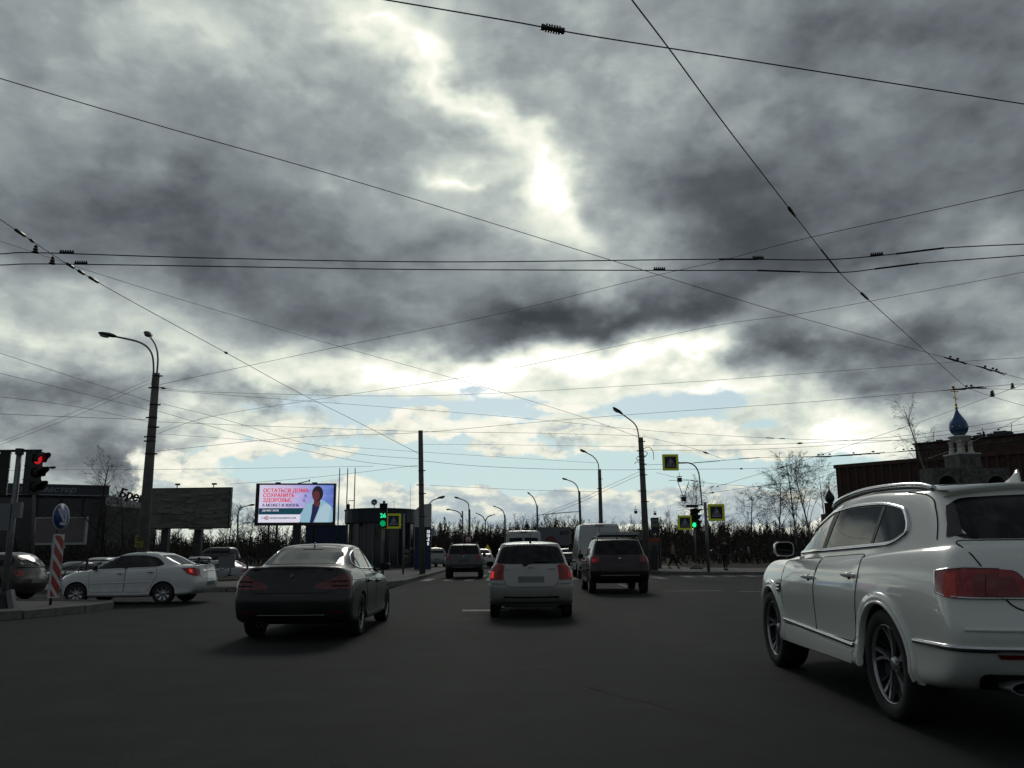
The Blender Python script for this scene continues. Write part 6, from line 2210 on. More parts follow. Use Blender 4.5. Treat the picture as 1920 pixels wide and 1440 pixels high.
def build_crossing_signs():
    # on the far right corner: post with an arm carrying two plates
    t = 44
    p = at(1329, 1075, t)
    root = thing('sign_post', 'grey post with a curved overhead arm reaching left over the crossing', 'post', (p.x, p.y, .122))
    tz = at(1321, 940, t).z - .122
    post(root, 0, 0, 0, tz, .085, 'grey_steel')
    a = [at(u, v, t) - Vector((p.x, p.y, .122)) for u, v in ((1316, 946), (1312, 900), (1309, 884), (1302, 873), (1291, 868), (1272, 868))]
    MB().use('grey_steel', True).tube(smooth_line(a, 6), .035, 8).build('arm', root)
    MB().use('dark_steel').box((a[0].x + .1, 0, tz - .15), (.25, .08, .06)).box((a[0].x + .1, 0, tz - .4), (.25, .08, .06)).build('clamp', root)
    for (u, v, t, sz, lab, pole) in [
        (1257, 867, 44, .86, 'crossing sign hung highest, on the end of the curved arm', None),
        (1343, 961, 43.6, .88, 'crossing sign fixed right of the post with the curved arm', None),
        (1284, 980, 50.5, .86, 'crossing sign directly left of the bright green light', (1306, 980)),
        (738, 977, 45, .80, 'crossing sign in front of the rounded dark shop', (758, 1000)),
    ]:
        q = at(u, v, t)
        r = thing('crossing_sign', lab, 'sign', q, R(2), 'pedestrian crossing signs')
        crossing_sign(r, sz)
        if u == 738:
            MB().use('grey_steel', True).tube([(0, .05, -.2), (.55, .08, -.2)], .025, 6).tube([(.55, .08, .4), (.55, .08, .122 - q.z)], .05, 8).build('post', r)
        elif u == 1284:
            MB().use('grey_steel').tube([(0, .05, 0), (.62, .1, 0)], .03, 6).build('bracket', r)
        elif u == 1343:
            MB().use('grey_steel').tube([(-.05, .05, .2), (-.52, .3, .2)], .03, 6).tube([(-.05, .05, -.2), (-.52, .3, -.2)], .03, 6).build('bracket', r)
        else:
            MB().use('grey_steel').box((.25, .03, 0), (.5, .04, .05)).build('bracket', r)


build_crossing_signs()


def build_island_signs():
    t = 19.4
    b = at(99, 1124, t)
    b.z = .15
    top = at(117, 942, t)
    root = thing('keep_right_sign', 'round blue arrow sign above a red and white striped board', 'sign', b, R(84))
    H = top.z - .15
    post(root, 0, .05, 0, H - .05, .03, 'dark_steel')
    c = H - .31
    MB().use('sign_white', True).lathe([(.31, 0), (.31, .015)], 32, Matrix.Translation((0, 0, c)) @ Matrix.Rotation(R(90), 4, 'X')).build('rim', root)
    f = MB().use('sign_blue', True).lathe([(.285, .016), (.285, .02)], 32, Matrix.Translation((0, 0, c)) @ Matrix.Rotation(R(90), 4, 'X')).build('plate', root)
    ar = MB().use('sign_white')
    for x0, z0, x1, z1, w in ((-.15, .19, .10, -.10, .032), (.16, -.17, .15, .05, .03), (.16, -.17, -.05, -.16, .03)):
        d = Vector((x1 - x0, z1 - z0)).normalized() * w
        ar.add([(x0 + d.y, -.026, c + z0 - d.x), (x1 + d.y, -.026, c + z1 - d.x), (x1 - d.y, -.026, c + z1 + d.x), (x0 - d.y, -.026, c + z0 + d.x)], [(0, 1, 2, 3)])
    ar.build('arrow', f)
    z0, z1, w = .16, 1.62, .36
    bd = MB().use('sign_white').box((0, 0, (z0 + z1) / 2), (w, .05, z1 - z0)).build('striped_board', root)
    n = 4
    per = (z1 - z0 - .06) / n
    for k in range(-1, n + 1):
        lo = z0 + .03 + k * per
        poly = [(-w / 2 + .02, lo + .30), (w / 2 - .02, lo), (w / 2 - .02, lo + per * .62), (-w / 2 + .02, lo + .30 + per * .62)]
        # clip the slanting band to the board
        zlo, zhi = z0 + .03, z1 - .03
        out = []
        for i in range(4):
            a, q = poly[i], poly[(i + 1) % 4]
            out.append(a)
        for lim, sgn in ((zlo, 1), (zhi, -1)):
            res = []
            for i in range(len(out)):
                a, q = out[i - 1], out[i]
                ia, iq = sgn * (a[1] - lim) >= 0, sgn * (q[1] - lim) >= 0
                if ia != iq:
                    f_ = (lim - a[1]) / (q[1] - a[1])
                    res.append((a[0] + (q[0] - a[0]) * f_, lim))
                if iq:
                    res.append(q)
            out = res
            if len(out) < 3:
                break
        if len(out) > 2:
            MB().use('sign_red').prism(out, .025, .029, FACE_CAM).build('stripe', bd)


build_island_signs()


def build_small_signs():
    def tri(u, v, t, sz, lab):
        p = at(u, v, t)
        r = thing('warning_sign', lab, 'sign', (p.x, p.y, .115))
        z = p.z - .115
        post(r, 0, .04, 0, z + .3, .035, 'grey_steel')
        o = [(-.5, -.4), (.5, -.4), (0, .46)]
        MB().use('sign_red').prism([(x * sz, y * sz + z) for x, y in o], 0, .02, FACE_CAM).build('border', r)
        MB().use('sign_lime').prism([(x * sz * .72, y * sz * .72 + z) for x, y in o], .02, .024, FACE_CAM).build('plate', r)
    tri(914, 1027, 72, .85, 'small triangular warning sign ahead between crossover and hatchback')
    tri(817, 1030, 66, .85, 'small triangular warning sign near the left kerb by the price sign')
    p = at(878, 1012, 84)
    r = thing('round_sign', 'small round white sign on a post beyond the grey crossover', 'sign', (p.x, p.y, .02))
    z = p.z - .02
    post(r, 0, .04, 0, z + .3, .035, 'grey_steel')
    MB().use('sign_red', True).lathe([(.36, 0), (.36, .02)], 20, Matrix.Translation((0, 0, z)) @ Matrix.Rotation(R(90), 4, 'X')).build('rim', r)
    MB().use('sign_white', True).lathe([(.27, .02), (.27, .026)], 20, Matrix.Translation((0, 0, z)) @ Matrix.Rotation(R(90), 4, 'X')).build('plate', r)
    MB().use('sign_navy').box((0, -.035, z), (.1, .01, .26)).build('pictogram', r)
    r.location.x += .0
    # fuel price sign behind the middle pole
    t = 57
    a, b = at(777, 1050, t), at(807, 943, t)
    W_ = b.x - a.x
    Hh = b.z - .115
    r = thing('price_sign', 'tall blue and white price pylon standing behind the middle pole', 'sign', ((a.x + b.x) / 2, (a.y + b.y) / 2 + .4, .115))
    body = MB().use('blue_sheet').box((0, 0, Hh * .32), (W_, .3, Hh * .64)).build('lower_panel', r)
    MB().use('letter_white').prism([(-W_ / 2, Hh * .64), (W_ / 2, Hh * .64), (W_ / 2, Hh), (-W_ * .1, Hh * .985), (-W_ / 2, Hh * .9)], -.15, .15, FACE_CAM).build('upper_panel', r)
    P('price_white', (.5, .5, .5), .4, emit=(.9, .95, 1), estr=.85)
    for k, s in enumerate(('10', '10', '-5', '0')):
        lettering('lettering', s, .30, 'price_white', body, Matrix.Translation((W_ * .33, -.16, Hh * .545 - k * .27)) @ FACE_CAM, bold=.03, align='CENTER', sx=.8)
    MB().use('letter_white').box((W_ / 2 + .16, .05, Hh * .56), (.28, .04, .55), rot=Matrix.Rotation(R(-18), 3, 'Y')).build('side_plate', r)


build_small_signs()

# ------------------------------------------------------------------ poles and lamps
P('lamp_glass', (0.35, 0.36, 0.36), 0.2)


def lamp_arm(root, pts, r=.035, mat='grey_steel', head=.62):
    pts = [Vector(p) for p in pts]
    sm = smooth_line(pts, 7)
    arm = MB().use(mat, True).tube(sm, r, 8).build('arm', root)
    d = (sm[-1] - sm[-3]).normalized()
    e = sm[-1]
    h = MB().use('dark_steel', True)
    side = d.cross(Z).normalized()
    rings = []
    for f, w, th in ((-.05, .05, .05), (.10, .10, .08), (.35, .15, .10), (.75, .15, .08), (.95, .10, .05), (1.0, .03, .02)):
        c = e + d * f * head
        up = side.cross(d)
        rings.append([c + side * w * math.cos(a) + up * th * math.sin(a) * (1.0 if math.sin(a) > 0 else .6) for a in [2 * math.pi * q / 12 for q in range(12)]])
    o = len(h.v)
    for rg in rings:
        h.v += [tuple(q) for q in rg]
    for i in range(len(rings) - 1):
        for q in range(12):
            h.face(o + 12 * i + q, o + 12 * i + (q + 1) % 12, o + 12 * i + 12 + (q + 1) % 12, o + 12 * i + 12 + q)
    hd = h.build('lamp_head', arm)
    up = side.cross(d)
    g = MB().use('lamp_glass', True).lathe([(.12, 0), (.10, .05), (.0, .07)], 12, Matrix.Translation(e + d * head * .62 - up * .05) @ (-up).to_track_quat('Z', 'Y').to_matrix().to_4x4() @ Matrix.Diagonal((1, 1.5, 1, 1)))
    g.build('lamp_cover', arm)
    return arm


def street_pole(name, label, base_uv, top_uv, t, r0, r1, mat='concrete', arms=(), bands=(), group=None, cat='street lamp', z=.115):
    b = at(base_uv[0], base_uv[1], t)
    tp = at(top_uv[0], top_uv[1], t)
    root = thing(name, label, cat, (b.x, b.y, z), 0, group)
    o = Vector((b.x, b.y, z))
    top = tp - o
    pl = MB().use(mat, True).tube([(0, 0, 0), top * .5, top], [r0, (r0 + r1) / 2, r1], 14).build('pole', root)
    for f, w in bands:
        c = top * f
        rr = r0 + (r1 - r0) * f
        MB().use('dark_steel', True).lathe([(rr + .004, -.03), (rr + .012, -.025), (rr + .012, .025), (rr + .004, .03)], 14, Matrix.Translation(c), caps=False).box(c + Vector((w * (rr + .05), 0, 0)), (.12, .04, .05)).build('clamp', root)
    for arm in arms:
        lamp_arm(root, [at(u, v, t + dt) - o for u, v, dt in arm], max(.035, .0006 * t))
    return root


lp = street_pole('lamp_pole', 'thick leaning concrete pole with two curved lamps behind the white saloon', (264, 1075), (293, 699), 31, .23, .125, 'concrete',
                 arms=[[(285, 722, -.2), (288, 690, -.2), (283, 660, -.2), (262, 642, -.25), (216, 631, -.3)],
                       [(294, 702, 0), (296, 672, 0), (292, 648, .4), (281, 631, 1.2)]],
                 bands=[(.985, 1), (.93, -1), (.85, 1), (.79, -1), (.745, 1), (.70, -1), (.68, -1), (.62, 1)], group='concrete poles carrying wires')
P('yellow_notice', (0.30, 0.27, 0.03), .6)
P('notice_ink', (0.03, 0.03, 0.03), .6)
q = at(266, 1015, 31) - lp.location
nt = MB().use('yellow_notice').box(q + Vector((.02, -.27, 0)), (.30, .015, .44)).build('notice', lp)
MB().use('notice_ink').box(q + Vector((.02, -.28, .12)), (.22, .01, .05)).box(q + Vector((.02, -.28, .03)), (.18, .01, .04)).box(q + Vector((.02, -.28, -.10)), (.2, .01, .04)).box(q + Vector((.02, -.28, -.17)), (.14, .01, .03)).build('lettering', nt)
street_pole('concrete_pole', 'dark concrete pole without a lamp left of the road ahead', (792, 1074), (788.5, 807), 45, .17, .125, 'concrete', bands=[(.72, 1), (.62, -1), (.56, 1), (.40, 1)], group='concrete poles carrying wires', cat='pole')
rp = street_pole('lamp_pole', 'dark pole with one lamp and many clamps beside the bus stop', (1214, 1068), (1201, 820), 46, .20, .135, 'concrete',
                 arms=[[(1199, 850, -.1), (1197, 815, -.1), (1190, 795, -.1), (1166, 776, -.1)]],
                 bands=[(.97, 1), (.90, -1), (.86, 1), (.83, -1), (.80, 1), (.76, -1), (.72, 1), (.60, -1), (.52, 1)], group='concrete poles carrying wires')
cb = MB().use('wire_metal', True)
for pts in ([(1206, 842), (1216, 838), (1224, 846), (1226, 862)], [(1207, 845), (1214, 850), (1208, 858)], [(1205, 870), (1194, 866), (1190, 870)], [(1204, 860), (1196, 856), (1193, 862)]):
    cb.tube(smooth_line([at(u, v, 45.9) - rp.location for u, v in pts], 5), .018, 5)
cb.build('cable_loop', rp)
LG = 'street lamps lining the road ahead'
street_pole('street_lamp', 'curved lamp on a stout pole rising behind the dark red crossover', (1129, 1060), (1124, 880), 67, .19, .13, 'concrete', [[(1123, 884, 0), (1121, 868, 0), (1112, 856, 0), (1100, 849, 0)]], [(.9, 1), (.8, -1)], LG)
street_pole('street_lamp', 'curved lamp with slender dark pole rising behind the high white van', (1091, 1055), (1086, 921), 90, .17, .12, 'concrete', [[(1085, 924, 0), (1083, 914, 0), (1076, 905, 0), (1064, 900, 0)]], [(.85, 1)], LG)
street_pole('street_lamp', 'curved lamp over the white van ahead of the hatchback', (1009, 1052), (1007, 948), 118, .16, .12, 'concrete', [[(1006.5, 950, 0), (1004, 941, 0), (1000, 933, 0), (995, 928, 0)]], [], LG)
street_pole('street_lamp', 'curved lamp right above the small double armed lamp', (948, 1048), (946.5, 966), 140, .17, .14, 'concrete', [[(946, 968, 0), (944, 960, 0), (938, 954, 0), (931, 951, 0)]], [], LG)
street_pole('street_lamp', 'little double armed lamp far down the road', (910, 1046), (910, 974), 190, .16, .13, 'concrete', [[(909, 976, 0), (906, 970, 0), (901, 966, 0), (896, 963.5, 0)], [(911, 976, 0), (914, 970, 0), (919, 967, 0), (924, 965.5, 0)]], [], LG)
street_pole('street_lamp', 'taller curved lamp above the grey crossover', (881, 1058), (880, 955), 88, .14, .11, 'concrete', [[(879, 958, 0), (878.5, 946, 0), (872, 939, 0), (862, 935, 0)]], [], LG)
street_pole('street_lamp', 'shorter curved lamp with a ball topped post above the grey crossover', (868, 1054), (867, 958), 110, .13, .10, 'grey_steel', [[(865, 970, 0), (863, 963, 0), (855, 958, 0), (845, 956, 0)]], [], LG)
street_pole('street_lamp', 'angled lamp pointing right from behind the price pylon', (800, 1060), (804, 946), 62, .12, .09, 'grey_steel', [[(804, 950, 0), (806, 943, 0), (812, 938, 0), (820, 935, 0)]], [], LG)
street_pole('street_lamp', 'lamp arching right between the grey billboard and the lit screen', (446, 1050), (446, 964), 80, .11, .08, 'concrete', [[(446, 968, 0), (448, 958, 0), (455, 951, 0), (466, 948, 0)]], [], LG)
street_pole('street_lamp', 'lamp peeping out to the right of the red signal head', (62, 1060), (64, 884), 62, .13, .09, 'concrete', [[(64, 890, 0), (68, 883, 0), (80, 879, 0), (90, 877.5, 0)]], [], LG)
for u, lab in ((637, 'leftmost of the three bare flagpoles before the rounded shop'), (652, 'middle one of the three bare flagpoles before the rounded shop'), (666, 'rightmost of the three bare flagpoles before the rounded shop')):
    b, h = base_at(u, 880, 64)
    r = thing('flagpole', lab, 'flagpole', b, 0, 'bare flagpoles')
    MB().use('grey_steel', True).tube([(0, 0, 0), (0, 0, h)], [.055, .035], 8).build('pole', r)
    MB().use('grey_steel', True).lathe([(.0, h + .10), (.06, h + .05), (.0, h)], 8).build('finial', r)
# ------------------------------------------------------------------ barrier, stop, kiosk
def build_barrier():
    x0, y0, x1, y1 = -31.0, 30.4, -7.6, 35.2
    pts = [(-34, 30.0), (-27, 30.5), (-20, 30.9), (-13.5, 31.4), (-10.2, 32.6), (-8.0, 35.0), (-6.9, 38.0)]
    root = thing('street_railing', 'low dark metal railing with crossed bars along the left pavement', 'railing', (0, 0, .122))
    psrc = bsrc = None
    for (a, b) in zip(pts, pts[1:]):
        A, B = Vector((a[0], a[1], 0)), Vector((b[0], b[1], 0))
        L = (B - A).length
        n = max(1, round(L / 2.0))
        an = math.atan2(B.y - A.y, B.x - A.x)
        for k in range(n):
            p, q = A.lerp(B, k / n), A.lerp(B, (k + 1) / n)
            ln = (q - p).length
            if psrc is None:
                psrc = MB().use('dark_steel').box((0, 0, .52), (.07, .07, 1.04)).build('post', root)
                o = psrc
            else:
                o = link('post', psrc.data, root)
            o.location = p
            if bsrc is None:
                m = MB().use('dark_steel')
                for z in (.18, .95):
                    m.box((.5, 0, z), (.96, .035, .045))
                m.tube([(.04, 0, .2), (.96, 0, .93)], .014, 4).tube([(.04, 0, .93), (.96, 0, .2)], .014, 4)
                m.tube([(.5 + .16 * math.cos(a_), 0, .565 + .3 * math.sin(a_)) for a_ in [2 * math.pi * j / 14 for j in range(15)]], .012, 4)
                bsrc = m.build('rail_panel', root)
                o = bsrc
            else:
                o = link('rail_panel', bsrc.data, root)
            o.location, o.rotation_euler, o.scale = p, (0, 0, an), (ln, 1, 1)
    o = link('post', psrc.data, root)
    o.location = (pts[-1][0], pts[-1][1], 0)
    nb = at(426, 1054, 31.2)
    t = thing('notice_board', 'small pale notice fixed on the street railing', 'sign', nb)
    MB().use('sign_back').box((0, -.06, 0), (.62, .03, .42)).build('plate', t)


build_barrier()
P('kiosk_orange', (0.28, 0.07, 0.03), .6)
P('kiosk_grey', (0.11, 0.12, 0.12), .6, vary=.2)
P('bin_dark', (0.02, 0.022, 0.022), .6)


def build_stop():
    p = at(1230, 1058, 54)
    r = thing('kiosk', 'grey street kiosk with orange header beside the lamp pole', 'kiosk', (p.x, p.y, .122), R(-6))
    MB().use('kiosk_grey').box((0, .4, .85), (.72, .8, 1.7)).build('cabinet', r)
    MB().use('kiosk_orange').box((-.02, .38, 1.78), (.80, .86, .26)).build('header', r)
    MB().use('window_dark').box((-.05, -.02, 1.15), (.5, .03, .7)).build('window', r)
    p = at(1216, 1066, 49)
    r = thing('litter_bin', 'squat dark bin with an orange poster at the foot of the lamp pole', 'bin', (p.x, p.y - .5, .122))
    MB().use('bin_dark').prism(rounded([(-.45, -.3), (.45, -.3), (.45, .3), (-.45, .3)], .08), 0, 1.15).build('body', r)
    MB().use('kiosk_orange').box((-.18, -.31, 1.45), (.42, .03, .5)).box((-.18, -.28, 1.2), (.05, .03, .2)).build('poster', r)
    p = at(1228, 985, 52)
    r = thing('bus_stop_sign', 'bus stop sign with pale plate over a blue panel beside the kiosk', 'sign', (p.x, p.y, .122))
    z = p.z - .122
    post(r, .22, .06, 0, z + .5, .04, 'dark_steel')
    MB().use('dark_steel').box((0, 0, z), (.50, .05, .95)).build('frame', r)
    MB().use('sign_back').box((0, -.03, z + .14), (.40, .02, .48)).build('plate', r)
    MB().use('sign_navy').box((0, -.045, z + .18), (.30, .01, .07)).build('lettering', r)
    MB().use('sign_navy').box((0, -.03, z - .3), (.40, .02, .26)).build('timetable', r)
    p = at(1200, 1003, 60)
    r = thing('advert_panel', 'faded tan advert panel on legs behind the crossover roof', 'sign', (p.x, p.y, .122))
    z = p.z - .122
    P('tan_panel', (.16, .12, .085), .7, vary=.2)
    MB().use('tan_panel').box((0, 0, z), (.62, .06, .75)).build('panel', r)
    MB().use('dark_steel').tube([(-.25, .05, 0), (-.25, .05, z)], .03, 5).tube([(.25, .05, 0), (.25, .05, z)], .03, 5).build('leg', r)


build_stop()

# ------------------------------------------------------------------ people
P('skin', (0.30, 0.19, 0.14), .6)
P('cloth_black', (0.014, 0.014, 0.016), .85)
P('cloth_beige', (0.20, 0.165, 0.125), .85)
P('cloth_navy', (0.018, 0.020, 0.030), .85)
P('hair_dark', (0.02, 0.015, 0.012), .7)


def skin_mesh(name, chains, mat, parent, sub=2):
    bm = bmesh.new()
    lay = bm.verts.layers.skin.verify()
    vs = {}
    first = True
    for ch in chains:
        prev = None
        for p, r in ch:
            key = tuple(round(x, 3) for x in p)
            if key not in vs:
                v = bm.verts.new(p)
                v[lay].radius = (r, r * .82) if not isinstance(r, tuple) else r
                v[lay].use_root = first
                first = False
                vs[key] = v
            v = vs[key]
            if prev is not None and prev is not v and bm.edges.get((prev, v)) is None:
                bm.edges.new((prev, v))
            prev = v
    me = bpy.data.meshes.new(name)
    bm.to_mesh(me)
    bm.free()
    tmp = link(name, me)
    md = tmp.modifiers.new('skin', 'SKIN')
    md.use_smooth_shade = True
    sb = tmp.modifiers.new('sub', 'SUBSURF')
    sb.levels = sub
    dg = bpy.context.evaluated_depsgraph_get()
    dg.update()
    me2 = bpy.data.meshes.new_from_object(tmp.evaluated_get(dg))
    bpy.data.objects.remove(tmp)
    me2.materials.clear()
    me2.materials.append(MATS[mat])
    me2.polygons.foreach_set('material_index', [0] * len(me2.polygons))
    me2.polygons.foreach_set('use_smooth', [True] * len(me2.polygons))
    return link(name, me2, parent)


def build_person(label, loc, rz, coat, legs, stride=.25, h=1.72, bag=False):
    """x right, facing -y; walking pose"""
    root = thing('person', label, 'person', loc, rz)
    s = h / 1.75
    hip, sh = .93, 1.43

    def V(x, y, z):
        return (x * s, y * s, z * s)
    L = {}
    for sd in (-1, 1):
        fy = stride * sd
        L[sd] = [(V(0, 0, hip), .13 * s), (V(sd * .095, 0, hip - .06), .095 * s), (V(sd * .10, -fy * .55, .50), .068 * s), (V(sd * .10, -fy * .9 + (.06 if sd < 0 else 0), .13), .042 * s), (V(sd * .10, -fy - .02, .05), .042 * s), (V(sd * .11, -fy - .15, .03), .022 * s)]
    arms = {}
    for sd in (-1, 1):
        fy = -stride * .6 * sd
        arms[sd] = [(V(0, 0, 1.38), .12 * s), (V(sd * .18, 0, sh - .02), .068 * s), (V(sd * .235, -fy * .3, 1.13), .048 * s), (V(sd * .24, -fy * .9 - .05, .90), .036 * s)]
    spine = [(V(0, 0, hip), .14 * s), (V(0, 0, 1.12), (.135 * s, .10 * s)), (V(0, 0, 1.38), (.155 * s, .11 * s)), (V(0, -.01, 1.50), .055 * s), (V(0, -.02, 1.56), .06 * s), (V(0, -.03, 1.64), .098 * s), (V(0, -.02, 1.73), .085 * s)]
    hands = []
    for sd in (-1, 1):
        e = Vector(arms[sd][-1][0])
        arms[sd].append((tuple(e + Vector((0, -.01, -.05)) * s), .032 * s))
        for k in range(4):
            y = (-.03 + .02 * k) * s
            ln = (.075, .088, .084, .066)[k] * s
            hands.append([(arms[sd][-1][0], .03 * s), (tuple(e + Vector((sd * .008, y / s - .01, -.10)) * s), .010 * s), (tuple(e + Vector((sd * .002, y / s - .015, -.10)) * s + Vector((0, 0, -ln * .7))), .008 * s)])
        hands.append([(arms[sd][-1][0], .03 * s), (tuple(e + Vector((-sd * .012, -.045, -.075)) * s), .011 * s), (tuple(e + Vector((-sd * .012, -.055, -.105)) * s), .009 * s)])
    body = skin_mesh('body', [spine, L[-1], L[1], arms[-1], arms[1]] + hands, 'skin', root, 1)
    grow_ = lambda ch, k: [(p, (tuple(x * k for x in r) if isinstance(r, tuple) else r * k)) for p, r in ch]
    skin_mesh('jacket', [grow_(spine[:3], 1.22) + [(V(0, -.005, 1.46), .075 * s)], grow_(arms[-1][:4], 1.35), grow_(arms[1][:4], 1.35), [(V(0, 0, hip), .17 * s), (V(0, 0, hip - .16), .165 * s)]], coat, root, 2)
    skin_mesh('trousers', [grow_(L[-1][:4], 1.28), grow_(L[1][:4], 1.28)], legs, root, 2)
    for sd in (-1, 1):
        skin_mesh('shoe', [[(L[sd][3][0], .055 * s), (L[sd][4][0], .062 * s), (tuple(Vector(L[sd][5][0]) + Vector((0, -.03, .01))), .052 * s)]], 'cloth_black', root, 2)
    hz = V(0, -.015, 1.685)
    hb = MB().use('hair_dark', True).lathe([(.0, .115 * s), (.05 * s, .105 * s), (.085 * s, .07 * s), (.106 * s, .01 * s), (.10 * s, -.05 * s)], 14, Matrix.Translation(Vector(hz) + Vector((0, .018 * s, 0))) @ Matrix.Rotation(R(-14), 4, 'X'), caps=False)
    hb.build('hair', root)
    fc = MB().use('skin', True).lathe([(.016 * s, -.03 * s), (.010 * s, .0), (.0, .012 * s)], 8, Matrix.Translation(V(0, -.115, 1.65)) @ Matrix.Rotation(R(-10), 4, 'X')).build('nose', root)
    for sd in (-1, 1):
        MB().use('hair_dark', True).lathe([(.010 * s, -.003), (.0, .003)], 8, Matrix.Translation(V(sd * .035, -.112, 1.672)) @ Matrix.Rotation(R(90), 4, 'X')).build('eye', root)
        MB().use('skin', True).box(V(sd * .098, -.01, 1.655), (.015 * s, .03 * s, .055 * s)).build('ear', root)
    MB().use('sign_red', True).box(V(0, -.108, 1.612), (.04 * s, .008 * s, .008 * s)).build('mouth', root)
    return root


p = at(1263, 1068, 52)
build_person('person in a beige jacket and dark trousers walking past the kiosk', (p.x, p.y, .122), R(70), 'cloth_beige', 'cloth_black', .28, 1.62)
p = at(1361, 1072, 46.5)
build_person('person in black standing near the post with the curved arm', (p.x, p.y, .122), R(150), 'cloth_black', 'cloth_black', .14, 1.74)
p = at(1456, 1062, 62)
build_person('person in dark clothes on the pavement beside the luxury car mirror', (p.x, p.y, .122), R(-60), 'cloth_navy', 'cloth_black', .22, 1.7)


# ------------------------------------------------------------------ overhead wires
def wire(label, pts, r=.007, name='overhead_wire', group='overhead wires across the junction', sag=0.0, n=10, fixings=()):
    """pts: (u, v, distance) sightings; fixings: (fraction, kind) hardware along the line"""
    P3 = [at(u, v, t) for u, v, t in pts]
    ln = smooth_line(P3, n)
    # lines that leave the view run straight on to poles further off
    for end, nxt, (u, v, t) in ((0, 1, pts[0]), (-1, -2, pts[-1])):
        if u < 0 or u > 1920 or v < 0:
            d = ln[end] - ln[nxt]
            d.z = 0
            far = [ln[end] + d.normalized() * q for q in (8, 22, 38)]
            ln = list(reversed(far)) + ln if end == 0 else ln + far
    ts = [max(.35, (p - Vector((0, 0, EYE))).length) for p in ln]
    root = thing(name, label, 'wire', P3[0], 0, group)
    o = P3[0]
    rs = [max(r, .00023 * t * (r / .007)) for t in ts]
    MB().use('wire_metal', True).tube([p - o for p in ln], rs, 6).build('cable', root)
    cum = [0.0]
    for a, b in zip(ln, ln[1:]):
        cum.append(cum[-1] + (b - a).length)

    def place(u):
        ok_ = [i for i in range(len(ln) - 1) if min(ln[i].y, ln[i + 1].y) > 2.5]
        best = min(ok_, key=lambda i: min(abs(proj(ln[i].lerp(ln[i + 1], q / 4))[0] - u) for q in range(5)))
        q = min(range(21), key=lambda q: abs(proj(ln[best].lerp(ln[best + 1], q / 20))[0] - u)) / 20
        return ln[best].lerp(ln[best + 1], q) - o, (ln[best + 1] - ln[best]).normalized(), ts[best]
    for u0, u1, kind in fixings:
        a, d, t = place(u0)
        b, d2, t2 = place(u1)
        m = MB().use('insulator', True)
        k = (t / 20) ** .6
        if kind == 'ribbed':
            dd = b - a
            q = dd.to_track_quat('Z', 'Y').to_matrix().to_4x4()
            L = dd.length
            prof = [(.01, 0), (.034, .02 * L), (.034, .14 * L)]
            for j in range(6):
                z = (.2 + .11 * j) * L
                prof += [(.022, z), (.046, z + .02 * L), (.046, z + .04 * L), (.022, z + .06 * L)]
            prof += [(.034, .87 * L), (.034, .98 * L), (.01, L)]
            m.lathe(prof, 12, Matrix.Translation(a) @ q)
            m.build('insulator', root)
        elif kind == 'rod':
            m.tube([a, a.lerp(b, .1), a.lerp(b, .9), b], [.014, .028, .028, .014], 8).build('insulator', root)
        elif kind == 'bar':
            m.use('wire_metal').tube([a, b], .015 * max(1, k * .8), 6).build('section_bar', root)
        elif kind == 'comb':
            m.use('wire_metal').tube([a + Vector((0, 0, .02)), b + Vector((0, 0, .02))], .014 * max(1, k * .8), 6)
            for j in range(6):
                c = a.lerp(b, (j + .5) / 6)
                m.box(c + Vector((0, 0, .038)), (.018, .018, .036))
            m.build('section_insulator', root)
        elif kind == 'hanger':
            m.lathe([(.03, .42), (.10, .34), (.10, .30), (.05, .26), (.13, .2), (.13, .14), (.06, .1), (.16, .06), (.16, 0)], 10, Matrix.Translation(a) @ Matrix.Scale(max(.3, k * .36), 4)).build('hanger', root)
        elif kind == 'knot':
            m.tube([a - d * .12 * k, a, a + d * .12 * k], [.009 * k, .033 * k, .009 * k], 8).build('clamp', root)
        elif kind == 'hardware':
            rr = random.Random(int(u0))
            m.use('wire_metal')
            for j in range(9):
                f = j / 8
                c = a.lerp(b, f)
                m.tube([c - d * .28 * k, c + d * .28 * k + Vector((0, 0, rr.uniform(-.04, .04)))], rr.uniform(.008, .017) * max(1, k * .9), 5)
            for j in range(3):
                c = a.lerp(b, rr.random())
                m.box(c + Vector((0, 0, .06 * k)), (.045 * k, .04 * k, .04 * k))
            m.build('switch_gear', root)
    return root


def proj(p):
    q = p - Vector((0, 0, EYE))
    f = Vector((0, CP, SP))
    up = Vector((0, -SP, CP))
    x, y, t = q.x, q.dot(up), q.dot(f)
    x, y = x / t, y / t
    c, s = math.cos(ROLL), math.sin(ROLL)
    a, b = x * c + y * s, -x * s + y * c
    return 960 + a * FPX, 720 - b * FPX


def th(u, v, h):
    """distance at which a sight line meets height h"""
    return (h - EYE) / ray(u, v).z


def hw(pts, h):
    return [(u, v, th(u, v, h)) for u, v in pts]


